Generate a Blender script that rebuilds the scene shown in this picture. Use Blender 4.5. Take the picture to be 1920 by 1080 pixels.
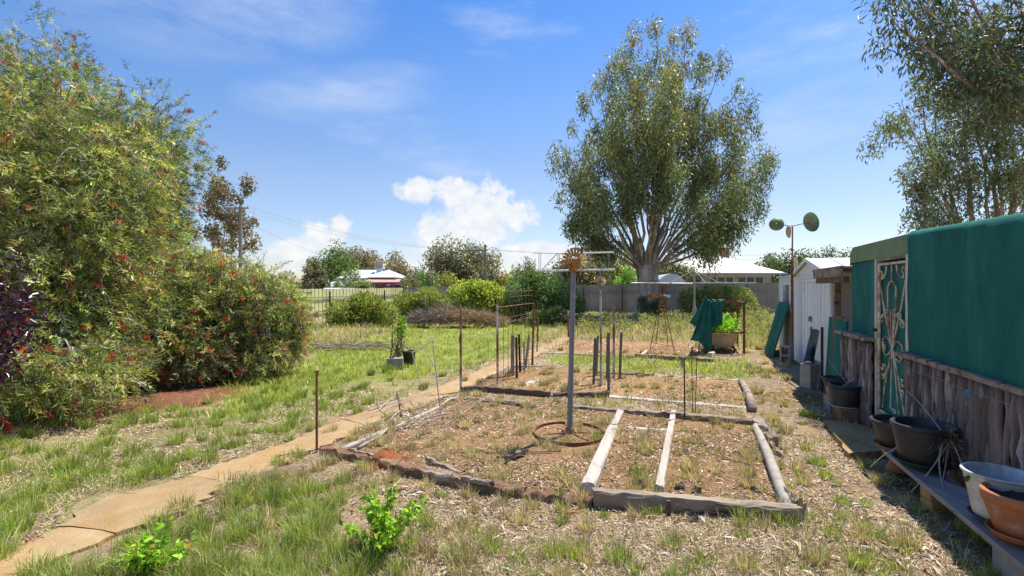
import bpy, math, random
import numpy as np
from mathutils import Vector, Matrix

# ------------------------------------------------------------------ camera, sky, sun, exposure
scene = bpy.context.scene
for o in list(bpy.data.objects):
    bpy.data.objects.remove(o, do_unlink=True)
COL = scene.collection
R = math.radians
EYE, FPX, CX, CY = 1.55, 906.67, 960.0, 540.0      # eye height, focal length in photo pixels, photo centre

cam_data = bpy.data.cameras.new('camera')
cam_data.lens = 17.0; cam_data.sensor_width = 36.0
cam_data.clip_start = 0.05; cam_data.clip_end = 3000.0
cam = bpy.data.objects.new('camera', cam_data); COL.objects.link(cam)
cam.location = (0, 0, EYE); cam.rotation_euler = (R(90), 0, 0)
scene.camera = cam

SUN = Vector((0.36, 0.29, 1.0)).normalized()
SUN_EL = math.asin(SUN.z); SUN_ROT = math.atan2(SUN.x, SUN.y)
sl = bpy.data.lights.new('sun', 'SUN'); sl.energy = 4.4; sl.angle = R(0.53); sl.color = (1.0, 0.95, 0.87)
so = bpy.data.objects.new('sun', sl); COL.objects.link(so)
so.rotation_euler = (-SUN).to_track_quat('-Z', 'Y').to_euler(); so.location = (8, 4, 30)

scene.view_settings.view_transform = 'Standard'
scene.view_settings.look = 'None'
scene.view_settings.exposure = 0.82
scene.view_settings.gamma = 1.0
scene.view_settings.use_curve_mapping = False
scene.render.engine = 'CYCLES'
scene.cycles.use_denoising = True
scene.cycles.max_bounces = 8
scene.cycles.transparent_max_bounces = 8

def build_world():
    w = bpy.data.worlds.new('World'); scene.world = w; w.use_nodes = True
    nt = w.node_tree; N = nt.nodes; L = nt.links; N.clear()
    def nd(t, **k):
        n = N.new(t)
        for a, v in k.items(): setattr(n, a, v)
        return n
    def mth(op, a, b=None, c=None, clamp=False):
        n = nd('ShaderNodeMath', operation=op); n.use_clamp = clamp
        for i, v in enumerate((a, b, c)):
            if v is None: continue
            if isinstance(v, (int, float)): n.inputs[i].default_value = v
            else: L.new(v, n.inputs[i])
        return n.outputs[0]
    sky = nd('ShaderNodeTexSky', sky_type='NISHITA')
    sky.sun_disc = False; sky.sun_elevation = SUN_EL; sky.sun_rotation = SUN_ROT
    sky.altitude = 200; sky.air_density = 1.0; sky.dust_density = 0.6; sky.ozone_density = 2.2
    hs = nd('ShaderNodeHueSaturation'); hs.inputs['Saturation'].default_value = 1.12; hs.inputs['Value'].default_value = 1.55
    L.new(sky.outputs[0], hs.inputs['Color'])
    tc = nd('ShaderNodeTexCoord'); sp = nd('ShaderNodeSeparateXYZ'); L.new(tc.outputs['Generated'], sp.inputs[0])
    x, y, z = sp.outputs
    az = mth('MULTIPLY', mth('ARCTAN2', x, y), 57.2958)
    el = mth('MULTIPLY', mth('ARCSINE', z), 57.2958)
    # the photo's clear air: deeper blue overhead, paler and less green low down
    mre = nd('ShaderNodeMapRange'); mre.inputs[1].default_value = 0.0; mre.inputs[2].default_value = 40.0; L.new(el, mre.inputs[0])
    rp = nd('ShaderNodeValToRGB'); L.new(mre.outputs[0], rp.inputs[0]); els = rp.color_ramp.elements; k = 1 / 1.5
    els[0].position = 0.08; els[0].color = (.88 * k, .80 * k, .86 * k, 1); els[1].position = .82; els[1].color = (.46 * k, .79 * k, 1.12 * k, 1)
    for pos, c in ((.30, (.97, .875, .885)), (.52, (.82, .90, 1.03))): e = els.new(pos); e.color = (c[0] * k, c[1] * k, c[2] * k, 1)
    tn = nd('ShaderNodeMix', data_type='RGBA', blend_type='MULTIPLY'); tn.inputs[0].default_value = 1; L.new(hs.outputs[0], tn.inputs[6]); L.new(rp.outputs[0], tn.inputs[7])
    # warp for billowy outlines
    cb = nd('ShaderNodeCombineXYZ'); L.new(az, cb.inputs[0]); L.new(el, cb.inputs[1])
    def noise(scale, detail=8, rough=0.6, sx=1, sy=1, off=0):
        m = nd('ShaderNodeMapping'); m.inputs['Scale'].default_value = (sx, sy, 1); m.inputs['Location'].default_value = (off, off * .37, 0)
        L.new(cb.outputs[0], m.inputs[0])
        n = nd('ShaderNodeTexNoise'); n.inputs['Scale'].default_value = scale; n.inputs['Detail'].default_value = detail; n.inputs['Roughness'].default_value = rough
        L.new(m.outputs[0], n.inputs['Vector']); return n.outputs['Fac']
    nz = noise(0.42, 9, 0.62)
    # cumulus heaps standing round the horizon: azimuth, elevation, half width, half height (degrees)
    heaps = [(-6.5, 10.9, 3.6, 2.4), (-3.0, 9.6, 4.2, 3.6), (-4.6, 7.2, 6.2, 3.6), (0.5, 8.6, 3.0, 2.2), (-11.0, 11.2, 3.2, 1.9),
             (-8.4, 5.6, 4.0, 2.8), (-21.8, 5.2, 3.0, 2.5), (-19.6, 6.8, 1.5, 1.8), (-24.5, 4.0, 3.0, 1.7), (2.5, 4.2, 8.0, 1.6), (-14, 1.8, 14, 1.6), (20, 1.6, 14, 1.2),
             (62, 8, 7, 4), (74, 6, 9, 4), (110, 9, 8, 5), (123, 6, 10, 4), (165, 9, 9, 5), (-70, 8, 7, 4), (-82, 6, 9, 4), (-120, 9, 8, 5), (-150, 6, 10, 4)]
    tot = None
    for (a, e, wa, we) in heaps:
        u = mth('DIVIDE', mth('SUBTRACT', az, a), wa); v = mth('DIVIDE', mth('SUBTRACT', el, e), we)
        q = mth('SUBTRACT', 1.0, mth('ADD', mth('MULTIPLY', u, u), mth('MULTIPLY', v, v)))
        q = mth('MAXIMUM', q, -1.0)
        tot = q if tot is None else mth('SMOOTH_MAX', tot, q, 0.35)
    cum = mth('ADD', tot, mth('MULTIPLY', mth('SUBTRACT', nz, 0.5), 2.8))
    mr = nd('ShaderNodeMapRange', interpolation_type='SMOOTHSTEP'); mr.inputs[1].default_value = 0.10; mr.inputs[2].default_value = 0.78
    mr.inputs[4].default_value = 0.97
    L.new(cum, mr.inputs[0]); cum = mr.outputs[0]
    # thin high streaks
    ci = noise(0.05, 7, 0.62, 0.55, 1.9, 7.3)
    mr2 = nd('ShaderNodeMapRange', interpolation_type='SMOOTHSTEP'); mr2.inputs[1].default_value = 0.50; mr2.inputs[2].default_value = 0.80; mr2.inputs[4].default_value = 0.62
    L.new(ci, mr2.inputs[0])
    tot2 = None
    for (a, e, wa, we) in [(-30, 27, 17, 6), (-24, 31, 15, 5), (-19, 21, 12, 3.4), (33, 17, 11, 3.4), (44, 21, 9, 4), (90, 30, 20, 7), (-100, 28, 20, 7), (150, 34, 24, 8), (-160, 30, 20, 6), (0, 62, 60, 9)]:
        u = mth('DIVIDE', mth('SUBTRACT', az, a), wa); v = mth('DIVIDE', mth('SUBTRACT', mth('SUBTRACT', el, e), mth('MULTIPLY', mth('SUBTRACT', az, a), 0.16)), we)
        q = mth('MAXIMUM', mth('SUBTRACT', 1.0, mth('ADD', mth('MULTIPLY', u, u), mth('MULTIPLY', v, v))), 0.0)
        tot2 = q if tot2 is None else mth('MAXIMUM', tot2, q)
    wisp = mth('MULTIPLY', tot2, mth('MULTIPLY', mth('SUBTRACT', noise(0.11, 8, 0.66, 0.5, 1.7, 3.1), 0.33, clamp=True), 2.4), clamp=True)
    cir = mth('MAXIMUM', mr2.outputs[0], mth('MULTIPLY', wisp, 0.6))
    # pale haze towards the horizon is the sky's own; clouds are white with faint grey bases
    shade = noise(0.5, 6, 0.6, 1, 1.3, 11)
    cr = nd('ShaderNodeMix', data_type='RGBA'); cr.inputs[6].default_value = (4.4, 4.75, 5.3, 1); cr.inputs[7].default_value = (6.0, 5.9, 5.75, 1)
    L.new(mth('MULTIPLY', mth('SUBTRACT', shade, 0.3), 2.2, clamp=True), cr.inputs[0])
    m1 = nd('ShaderNodeMix', data_type='RGBA'); L.new(cir, m1.inputs[0]); L.new(tn.outputs[2], m1.inputs[6]); m1.inputs[7].default_value = (4.7, 5.15, 5.7, 1)
    m2 = nd('ShaderNodeMix', data_type='RGBA'); L.new(cum, m2.inputs[0]); L.new(m1.outputs[2], m2.inputs[6]); L.new(cr.outputs[2], m2.inputs[7])
    bg = nd('ShaderNodeBackground'); bg.inputs['Strength'].default_value = 0.10
    L.new(m2.outputs[2], bg.inputs['Color'])
    out = nd('ShaderNodeOutputWorld'); L.new(bg.outputs[0], out.inputs['Surface'])
build_world()

# ------------------------------------------------------------------ helpers
rng = np.random.default_rng(7)
random.seed(7)

def G(px, py, z=0.0):
    """photo pixel -> the point at height z that it shows (z = 0: the ground)"""
    d = (EYE - z) * FPX / (py - CY)
    return np.array([(px - CX) / FPX * d, d, z])

def D(px, py, d):
    """photo pixel -> the point at distance d in front of the camera"""
    return np.array([(px - CX) / FPX * d, d, EYE - (py - CY) / FPX * d])

_gz = [(rng.uniform(.6, 5.5), rng.uniform(0, 6.28), rng.uniform(0, 6.28)) for _ in range(10)]
def gz(x, y):
    x = np.asarray(x, float); y = np.asarray(y, float); r = 0
    for k, a, p in _gz:
        r = r + np.sin(k * (x * math.cos(a) + y * math.sin(a)) + p) * (0.012 / (0.6 + k * .45))
    return r - 0.008

def vnoise(x, y, s, seed=0):
    """cheap smooth 2-D noise in -1..1"""
    g = np.random.default_rng(seed); r = 0
    for i in range(7):
        a = g.uniform(0, 6.28); k = s * g.uniform(.5, 2.2)
        r = r + np.sin(k * (x * math.cos(a) + y * math.sin(a)) + g.uniform(0, 6.28) + 1.3 * np.sin(k * .7 * (y * math.cos(a) - x * math.sin(a))))
    return r / 3.6

def inpoly(x, y, poly):
    x = np.asarray(x); y = np.asarray(y); r = np.zeros(x.shape, bool); n = len(poly)
    for i in range(n):
        x0, y0 = poly[i][:2]; x1, y1 = poly[(i + 1) % n][:2]
        c = ((y0 > y) != (y1 > y)) & (x < (x1 - x0) * (y - y0) / ((y1 - y0) if y1 != y0 else 1e-9) + x0)
        r ^= c
    return r
def gpoly(pts): return [tuple(G(a, b)[:2]) for a, b in pts]

def wloc(o):
    v = Vector((0, 0, 0))
    while o is not None:
        v += o.location; o = o.parent
    return np.array(v)

def tag(o, label=None, cat=None, group=None, kind=None):
    if label: o['label'] = label
    if cat: o['category'] = cat
    if group: o['group'] = group
    if kind: o['kind'] = kind
    return o

def thing(name, label, cat, loc, group=None):
    o = bpy.data.objects.new(name, None); COL.objects.link(o)
    o.location = tuple(float(v) for v in loc); o.empty_display_size = 0.1
    return tag(o, label, cat, group)

def emit(name, V, F, mat, parent=None, cols=None, smooth=False, origin=None):
    """one mesh object from world-space vertices; F is an (n,3/4) array or a list of index tuples"""
    V = np.asarray(V, np.float64)
    if parent is not None: org = wloc(parent)
    elif origin is not None: org = np.asarray(origin, float)
    else: org = np.array([(V[:, 0].min() + V[:, 0].max()) / 2, (V[:, 1].min() + V[:, 1].max()) / 2, V[:, 2].min()])
    me = bpy.data.meshes.new(name)
    if isinstance(F, np.ndarray):
        n, k = F.shape
        me.vertices.add(len(V)); me.vertices.foreach_set('co', (V - org).astype(np.float32).ravel())
        me.loops.add(n * k); me.loops.foreach_set('vertex_index', F.astype(np.int32).ravel())
        me.polygons.add(n); me.polygons.foreach_set('loop_start', np.arange(0, n * k, k, dtype=np.int32))
        try: me.polygons.foreach_set('loop_total', np.full(n, k, np.int32))
        except Exception: pass
        me.update(calc_edges=True)
    else:
        me.from_pydata((V - org).tolist(), [], [tuple(int(i) for i in f) for f in F]); me.update()
    if cols is not None:
        at = me.color_attributes.new('Col', 'FLOAT_COLOR', 'POINT')
        c = np.ones((len(V), 4), np.float32); c[:, :3] = cols
        at.data.foreach_set('color', c.ravel())
    if smooth: me.polygons.foreach_set('use_smooth', np.ones(len(me.polygons), bool))
    if mat is not None: me.materials.append(mat)
    o = bpy.data.objects.new(name, me); COL.objects.link(o)
    if parent is not None: o.parent = parent
    else: o.location = tuple(float(v) for v in org)
    return o

def copy_tree(o, parent=None):
    c = o.copy(); COL.objects.link(c)
    if parent is not None: c.parent = parent
    for ch in list(o.children): copy_tree(ch, c)
    return c

class MB:
    """collects shapes, links them as one mesh"""
    def __init__(s): s.V = []; s.F = []
    def add(s, V, F):
        b = len(s.V); s.V += [tuple(map(float, v)) for v in V]; s.F += [tuple(b + int(i) for i in f) for f in F]; return s
    def box(s, c, size, rz=0.0, M=None):
        hx, hy, hz = [v / 2 for v in size]
        P = np.array([(-hx, -hy, -hz), (hx, -hy, -hz), (hx, hy, -hz), (-hx, hy, -hz), (-hx, -hy, hz), (hx, -hy, hz), (hx, hy, hz), (-hx, hy, hz)])
        if M is not None: P = P @ np.array(M).T
        elif rz:
            c_, s_ = math.cos(rz), math.sin(rz); P = P @ np.array([[c_, s_, 0], [-s_, c_, 0], [0, 0, 1]])
        return s.add(P + np.asarray(c, float), [(0, 3, 2, 1), (4, 5, 6, 7), (0, 1, 5, 4), (1, 2, 6, 5), (2, 3, 7, 6), (3, 0, 4, 7)])
    def bar(s, p0, p1, w, h, up=(0, 0, 1)):
        """rectangular bar from p0 to p1 (centre line)"""
        p0 = np.asarray(p0, float); p1 = np.asarray(p1, float); d = p1 - p0; n = np.linalg.norm(d); d = d / n
        u = np.asarray(up, float)
        if abs(d @ u) > .98: u = np.array([1., 0, 0])
        a = np.cross(d, u); a /= np.linalg.norm(a); b = np.cross(a, d)
        P = [p + a * sx * w / 2 + b * sy * h / 2 for p in (p0, p1) for sx, sy in ((-1, -1), (1, -1), (1, 1), (-1, 1))]
        return s.add(P, [(0, 1, 2, 3), (7, 6, 5, 4), (0, 4, 5, 1), (1, 5, 6, 2), (2, 6, 7, 3), (3, 7, 4, 0)])
    def tube(s, pts, rad, n=6, cap=True):
        V, F = tube_arrays(pts, rad, n, cap); return s.add(V, F)
    def lathe(s, prof, c, n=24, sx=1, sy=1, jit=0):
        """profile [(r,z)...] turned about the vertical through c"""
        V = []; F = []; m = len(prof)
        for i in range(n):
            a = 2 * math.pi * i / n
            for r, z in prof: V.append((c[0] + r * math.cos(a) * sx, c[1] + r * math.sin(a) * sy, c[2] + z))
        for i in range(n):
            j = (i + 1) % n
            for k in range(m - 1): F.append((i * m + k, j * m + k, j * m + k + 1, i * m + k + 1))
        return s.add(V, F)
    def prism(s, poly, z0, z1):
        n = len(poly); V = [(p[0], p[1], z0) for p in poly] + [(p[0], p[1], z1) for p in poly]
        return s.add(V, [tuple(range(n))[::-1], tuple(range(n, 2 * n))] + [(i, (i + 1) % n, n + (i + 1) % n, n + i) for i in range(n)])
    def build(s, name, mat, parent=None, smooth=False, origin=None, cols=None):
        return emit(name, np.array(s.V), s.F, mat, parent, cols, smooth, origin)

def tube_arrays(pts, rad, n=6, cap=True):
    pts = np.asarray(pts, float); m = len(pts)
    rad = np.full(m, rad, float) if np.isscalar(rad) else np.asarray(rad, float)
    t = np.gradient(pts, axis=0); t /= (np.linalg.norm(t, axis=1)[:, None] + 1e-9)
    ref = np.array([0, 0, 1.]) if abs(t[0, 2]) < .9 else np.array([1., 0, 0])
    a = np.cross(t, ref); a /= (np.linalg.norm(a, axis=1)[:, None] + 1e-9); b = np.cross(t, a)
    th = np.arange(n) * 2 * math.pi / n
    V = pts[:, None, :] + rad[:, None, None] * (np.cos(th)[None, :, None] * a[:, None, :] + np.sin(th)[None, :, None] * b[:, None, :])
    V = V.reshape(-1, 3)
    F = [(k * n + i, k * n + (i + 1) % n, (k + 1) * n + (i + 1) % n, (k + 1) * n + i) for k in range(m - 1) for i in range(n)]
    if cap: F += [tuple(range(n))[::-1], tuple(range((m - 1) * n, m * n))]
    return V, F

def multi_tube(paths, n=5):
    """many (pts, radii) -> V, F(quads) arrays, no caps"""
    Vs, Fs, b = [], [], 0
    for pts, rad in paths:
        V, F = tube_arrays(pts, rad, n, False); Vs.append(V); Fs.append(np.array(F) + b); b += len(V)
    return np.concatenate(Vs), np.concatenate(Fs)

def unit(v):
    v = np.asarray(v, float); return v / (np.linalg.norm(v, axis=-1, keepdims=True) + 1e-9)

def bezier(p0, p1, p2, n):
    t = np.linspace(0, 1, n)[:, None]
    return (1 - t) ** 2 * np.asarray(p0) + 2 * t * (1 - t) * np.asarray(p1) + t * t * np.asarray(p2)

def leaves(P, Dr, length, width, cols, fold=0.25, r=rng):
    """rhombic folded leaves: base points P, directions Dr -> V, F(quads split in 2 tris), vertex colours"""
    n = len(P); Dr = unit(Dr); L_ = np.broadcast_to(np.asarray(length, float), (n,))[:, None]; W = np.broadcast_to(np.asarray(width, float), (n,))[:, None]
    s = unit(np.cross(Dr, unit(r.normal(size=(n, 3))))); nn = np.cross(s, Dr)
    tip = P + Dr * L_; mid = P + Dr * L_ * .45
    a = mid + s * W * .5 + nn * W * fold; b = mid - s * W * .5 + nn * W * fold
    V = np.stack([P, a, tip, b], 1).reshape(-1, 3)
    i = np.arange(n)[:, None] * 4
    F = np.concatenate([i + np.array([[0, 1, 2]]), i + np.array([[0, 2, 3]])], 0)
    C = np.repeat(cols, 4, 0)
    return V, F, C

def pal(n, entries, jit=0.12, r=rng):
    """n colours drawn from weighted entries [(rgb, weight)] with brightness jitter"""
    c = np.array([e[0] for e in entries], float); w = np.array([e[1] for e in entries], float); w /= w.sum()
    k = r.choice(len(c), n, p=w); q = c[k] * (1 + r.normal(0, jit, (n, 1))) * (1 + r.normal(0, jit * .4, (n, 3)))
    return np.clip(q, 0.004, 0.95)

# ------------------------------------------------------------------ materials
def _nt(name):
    m = bpy.data.materials.new(name); m.use_nodes = True
    nt = m.node_tree; b = nt.nodes['Principled BSDF']
    return m, nt, b

def pm(name, c1, c2=None, scale=6.0, c3=None, s3=2.5, t3=0.55, w3=0.12, rough=0.75, bump=0.25, bscale=None, metal=0.0, stretch=(1, 1, 1), st3=(1, 1, 1), spec=0.3, objvar=0.12, detail=6, coord='Object'):
    """procedural paint / wood / metal: two-tone noise, an optional third tone in patches (rust, stain), bump and per-object variation"""
    m, nt, b = _nt(name); N, L = nt.nodes, nt.links
    tc = N.new('ShaderNodeTexCoord'); oi = N.new('ShaderNodeObjectInfo')
    ad = N.new('ShaderNodeVectorMath'); ad.operation = 'MULTIPLY_ADD'
    cbn = N.new('ShaderNodeCombineXYZ')
    for i in range(3): L.new(oi.outputs['Random'], cbn.inputs[i])
    L.new(cbn.outputs[0], ad.inputs[0]); ad.inputs[1].default_value = (17.0, 11.0, 23.0); L.new(tc.outputs[coord], ad.inputs[2])
    mp = N.new('ShaderNodeMapping'); mp.inputs['Scale'].default_value = stretch; L.new(ad.outputs[0], mp.inputs[0])
    nz = N.new('ShaderNodeTexNoise'); nz.inputs['Scale'].default_value = scale; nz.inputs['Detail'].default_value = detail; nz.inputs['Roughness'].default_value = .65
    L.new(mp.outputs[0], nz.inputs['Vector'])
    rp = N.new('ShaderNodeMapRange'); rp.inputs[1].default_value = .32; rp.inputs[2].default_value = .68; L.new(nz.outputs['Fac'], rp.inputs[0])
    mx = N.new('ShaderNodeMix'); mx.data_type = 'RGBA'; mx.inputs[6].default_value = (*c1, 1); mx.inputs[7].default_value = (*(c2 or tuple(v * .65 for v in c1)), 1)
    L.new(rp.outputs[0], mx.inputs[0]); col = mx.outputs[2]
    if c3 is not None:
        mp3 = N.new('ShaderNodeMapping'); mp3.inputs['Scale'].default_value = st3; mp3.inputs['Location'].default_value = (3.1, 7.7, 1.3); L.new(ad.outputs[0], mp3.inputs[0])
        n3 = N.new('ShaderNodeTexNoise'); n3.inputs['Scale'].default_value = s3; n3.inputs['Detail'].default_value = 8; n3.inputs['Roughness'].default_value = .7; L.new(mp3.outputs[0], n3.inputs['Vector'])
        r3 = N.new('ShaderNodeMapRange'); r3.interpolation_type = 'SMOOTHSTEP'; r3.inputs[1].default_value = t3 - w3 / 2; r3.inputs[2].default_value = t3 + w3 / 2; L.new(n3.outputs['Fac'], r3.inputs[0])
        m3 = N.new('ShaderNodeMix'); m3.data_type = 'RGBA'; L.new(r3.outputs[0], m3.inputs[0]); L.new(col, m3.inputs[6]); m3.inputs[7].default_value = (*c3, 1); col = m3.outputs[2]
    if objvar:
        hv = N.new('ShaderNodeHueSaturation'); mr = N.new('ShaderNodeMapRange'); mr.inputs[3].default_value = 1 - objvar; mr.inputs[4].default_value = 1 + objvar
        L.new(oi.outputs['Random'], mr.inputs[0]); L.new(mr.outputs[0], hv.inputs['Value']); L.new(col, hv.inputs['Color']); col = hv.outputs[0]
    L.new(col, b.inputs['Base Color'])
    b.inputs['Roughness'].default_value = rough; b.inputs['Metallic'].default_value = metal; b.inputs['Specular IOR Level'].default_value = spec
    if bump:
        bn = N.new('ShaderNodeTexNoise'); bn.inputs['Scale'].default_value = bscale or scale * 4; bn.inputs['Detail'].default_value = 5; L.new(mp.outputs[0], bn.inputs['Vector'])
        bp = N.new('ShaderNodeBump'); bp.inputs['Strength'].default_value = bump; bp.inputs['Distance'].default_value = 0.01; L.new(bn.outputs['Fac'], bp.inputs['Height']); L.new(bp.outputs[0], b.inputs['Normal'])
    return m

def leaf_mat(name, trans=0.35, rough=0.5, spec=0.35, tint=(1.15, 1.25, 0.6), gain=1.0):
    m, nt, b = _nt(name); N, L = nt.nodes, nt.links
    at = N.new('ShaderNodeAttribute'); at.attribute_name = 'Col'
    gn = N.new('ShaderNodeVectorMath'); gn.operation = 'SCALE'; gn.inputs['Scale'].default_value = gain; L.new(at.outputs['Color'], gn.inputs[0])
    L.new(gn.outputs[0], b.inputs['Base Color']); b.inputs['Roughness'].default_value = rough; b.inputs['Specular IOR Level'].default_value = spec
    tr = N.new('ShaderNodeBsdfTranslucent'); vm = N.new('ShaderNodeVectorMath'); vm.operation = 'MULTIPLY'; vm.inputs[1].default_value = tint
    L.new(gn.outputs[0], vm.inputs[0]); L.new(vm.outputs[0], tr.inputs['Color'])
    ms = N.new('ShaderNodeMixShader'); ms.inputs[0].default_value = trans
    L.new(b.outputs[0], ms.inputs[1]); L.new(tr.outputs[0], ms.inputs[2]); L.new(ms.outputs[0], nt.nodes['Material Output'].inputs['Surface'])
    return m

M = {}
M['leaf'] = leaf_mat('leaf', 0.42, 0.5, 0.30, gain=1.45)
M['gumleaf'] = leaf_mat('gum_leaf', 0.32, 0.42, 0.45, (1.1, 1.15, 0.65), gain=1.32)
M['grass'] = leaf_mat('grass_blade', 0.34, 0.6, 0.2, gain=1.12)
M['brushleaf'] = leaf_mat('bottlebrush_leaf', 0.36, 0.45, 0.35, gain=1.5)
M['petal'] = leaf_mat('petal', 0.25, 0.6, 0.2, (1.2, 1, 1))
M['litter'] = leaf_mat('dry_leaf', 0.1, 0.7, 0.25, (1.1, 1, .8), gain=1.12)
M['plum'] = leaf_mat('plum_leaf', 0.15, 0.3, 0.5, (1.4, .6, .8))
M['bark'] = pm('gum_bark', (0.40, 0.32, 0.25), (0.22, 0.155, 0.11), 2.2, c3=(0.54, 0.47, 0.39), s3=1.3, t3=.55, stretch=(1, 1, .22), bump=.5, bscale=9, rough=.85)
M['darkbark'] = pm('dark_bark', (0.12, 0.09, 0.07), (0.06, 0.045, 0.035), 6, stretch=(1, 1, .3), bump=.6, rough=.9)
M['twig'] = pm('grey_twig', (0.30, 0.25, 0.20), (0.16, 0.125, 0.095), 9, bump=.2, rough=.85)
M['palestick'] = pm('weathered_stick', (0.44, 0.39, 0.33), (0.27, 0.23, 0.19), 7, bump=.2, rough=.85)
M['sleeper'] = pm('weathered_timber', (0.40, 0.315, 0.235), (0.19, 0.14, 0.10), 8, c3=(0.06, 0.042, 0.03), s3=9, t3=.565, stretch=(.12, 1, 1), st3=(.15, 1, 1), bump=1.0, bscale=40, rough=.9)
M['palewood'] = pm('bleached_timber', (0.55, 0.485, 0.405), (0.39, 0.325, 0.26), 7, c3=(0.20, 0.165, 0.13), s3=7, t3=.60, stretch=(.12, 1, 1), st3=(.15, 1, 1), bump=1.0, bscale=40, rough=.9)
M['darkwood'] = pm('dark_timber', (0.16, 0.115, 0.082), (0.09, 0.064, 0.046), 6, c3=(0.26, 0.22, 0.18), s3=6, t3=.6, stretch=(.15, 1, 1), st3=(.15, 1, 1), bump=.9, bscale=36, rough=.9)
M['rotwood'] = pm('rotten_timber', (0.27, 0.145, 0.075), (0.14, 0.08, 0.05), 8, c3=(0.33, 0.28, 0.23), s3=6, t3=.60, stretch=(.25, 1, 1), st3=(.2, 1, 1), bump=1.0, bscale=30, rough=.95)
M['rust'] = pm('rusty_steel', (0.25, 0.105, 0.05), (0.12, 0.055, 0.032), 9, c3=(0.36, 0.19, 0.09), s3=6, t3=.58, bump=.4, rough=.85)
M['rustpipe'] = pm('rust_and_white_pipe', (0.27, 0.125, 0.065), (0.16, 0.07, 0.04), 9, c3=(0.52, 0.49, 0.45), s3=3.2, t3=.50, st3=(1, 1, .6), bump=.3, rough=.75)
M['darkrust'] = pm('dark_rust', (0.085, 0.05, 0.035), (0.05, 0.032, 0.025), 9, bump=.4, rough=.85)
M['galv'] = pm('galvanised_steel', (0.34, 0.355, 0.37), (0.25, 0.26, 0.275), 8, bump=.1, rough=.5, metal=.55)
M['greypost'] = pm('grey_steel_post', (0.23, 0.235, 0.235), (0.17, 0.175, 0.18), 8, c3=(.16, .10, .07), s3=5, t3=.70, bump=.15, rough=.6)
M['greywood'] = pm('grey_stake', (0.20, 0.185, 0.17), (0.12, 0.11, 0.10), 12, stretch=(1, 1, .2), bump=.5, rough=.9)
M['whitebar'] = pm('white_enamel', (0.74, 0.73, 0.70), (0.62, 0.60, 0.56), 8, c3=(.35, .19, .10), s3=5, t3=.72, bump=.1, rough=.5)
M['yellowrust'] = pm('yellow_rusty_tin', (0.50, 0.29, 0.055), (0.33, 0.16, 0.04), 9, c3=(.20, .085, .04), s3=14, t3=.53, bump=.2, rough=.7)
M['creamrust'] = pm('cream_rusty_tin', (0.56, 0.48, 0.32), (0.42, 0.33, 0.20), 10, c3=(.27, .14, .07), s3=9, t3=.6, bump=.2, rough=.7)
M['concrete'] = pm('concrete', (0.33, 0.305, 0.26), (0.24, 0.22, 0.185), 9, c3=(.17, .155, .12), s3=3, t3=.62, bump=.4, bscale=70, rough=.95)
M['blackplastic'] = pm('black_plastic', (0.02, 0.021, 0.025), (0.032, 0.032, 0.034), 6, c3=(.085, .078, .068), s3=4.5, t3=.63, w3=.25, bump=.08, rough=.5, spec=.4)
M['soil'] = pm('potting_soil', (0.075, 0.05, 0.035), (0.035, 0.025, 0.02), 25, bump=1, bscale=60, rough=1)
M['terracotta'] = pm('terracotta', (0.44, 0.165, 0.066), (0.33, 0.12, 0.05), 9, c3=(.48, .31, .21), s3=6, t3=.60, w3=.25, bump=.15, rough=.8)
M['whitepot'] = pm('old_white_plastic', (0.60, 0.60, 0.58), (0.48, 0.47, 0.44), 7, c3=(.30, .27, .21), s3=5, t3=.58, w3=.2, bump=.1, rough=.6)
M['brick'] = pm('yellow_brick', (0.50, 0.29, 0.105), (0.38, 0.21, 0.085), 14, bump=.5, bscale=60, rough=.95)
M['redbrick'] = pm('red_brick', (0.36, 0.17, 0.105), (0.25, 0.12, 0.08), 14, c3=(.42, .36, .30), s3=6, t3=.6, bump=.4, bscale=60, rough=.95)
M['path'] = pm('sandy_concrete', (0.41, 0.285, 0.15), (0.30, 0.20, 0.10), 6, c3=(.33, .195, .075), s3=2.4, t3=.56, w3=.25, bump=.9, bscale=60, rough=.95, detail=10)
M['greenpaint'] = pm('peeling_green_paint', (0.19, 0.27, 0.125), (0.14, 0.205, 0.095), 6, c3=(.10, .085, .06), s3=5, t3=.66, st3=(1, 1, .3), bump=.2, rough=.65)
M['whitepeel'] = pm('peeling_white_paint', (0.62, 0.61, 0.56), (0.48, 0.46, 0.40), 7, c3=(.24, .17, .11), s3=7, t3=.58, st3=(1, 1, .4), bump=.3, rough=.75)
M['ironwork'] = pm('rust_and_white_ironwork', (0.72, 0.66, 0.54), (0.56, 0.45, 0.32), 8, c3=(.36, .16, .06), s3=7, t3=.515, bump=.2, rough=.7)
# ------------------------------------------------------------------ ground zones (outlines read off the photo, laid on the ground)
BED1 = gpoly([(612, 852), (1112, 932), (1490, 955), (1415, 788), (1075, 765), (830, 748)])
BED2 = gpoly([(868, 724), (1140, 736), (1406, 761), (1388, 711), (1110, 696), (935, 688)])
BED3 = gpoly([(1030, 663), (1335, 673), (1296, 640), (1075, 636)])
LAWN = gpoly([(330, 905), (640, 785), (870, 705), (1055, 628), (1000, 606), (560, 612), (440, 690), (430, 745), (120, 800), (-300, 850), (-900, 900), (-1100, 1250), (0, 1050)])
LAWNLUSH = gpoly([(540, 745), (700, 718), (860, 690), (1010, 628), (1000, 608), (760, 614), (560, 672), (430, 720), (400, 790)])
STRIP = gpoly([(1020, 682), (1110, 694), (1390, 710), (1440, 705), (1420, 672), (1340, 676), (1030, 664)])
REDSOIL = gpoly([(-420, 840), (0, 800), (190, 786), (400, 765), (540, 690), (540, 640), (100, 640), (-420, 650)])
FRONTL = gpoly([(0, 1075), (120, 1035), (330, 965), (500, 905), (600, 900), (640, 960), (700, 1080), (720, 1300), (-300, 1300)])
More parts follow.
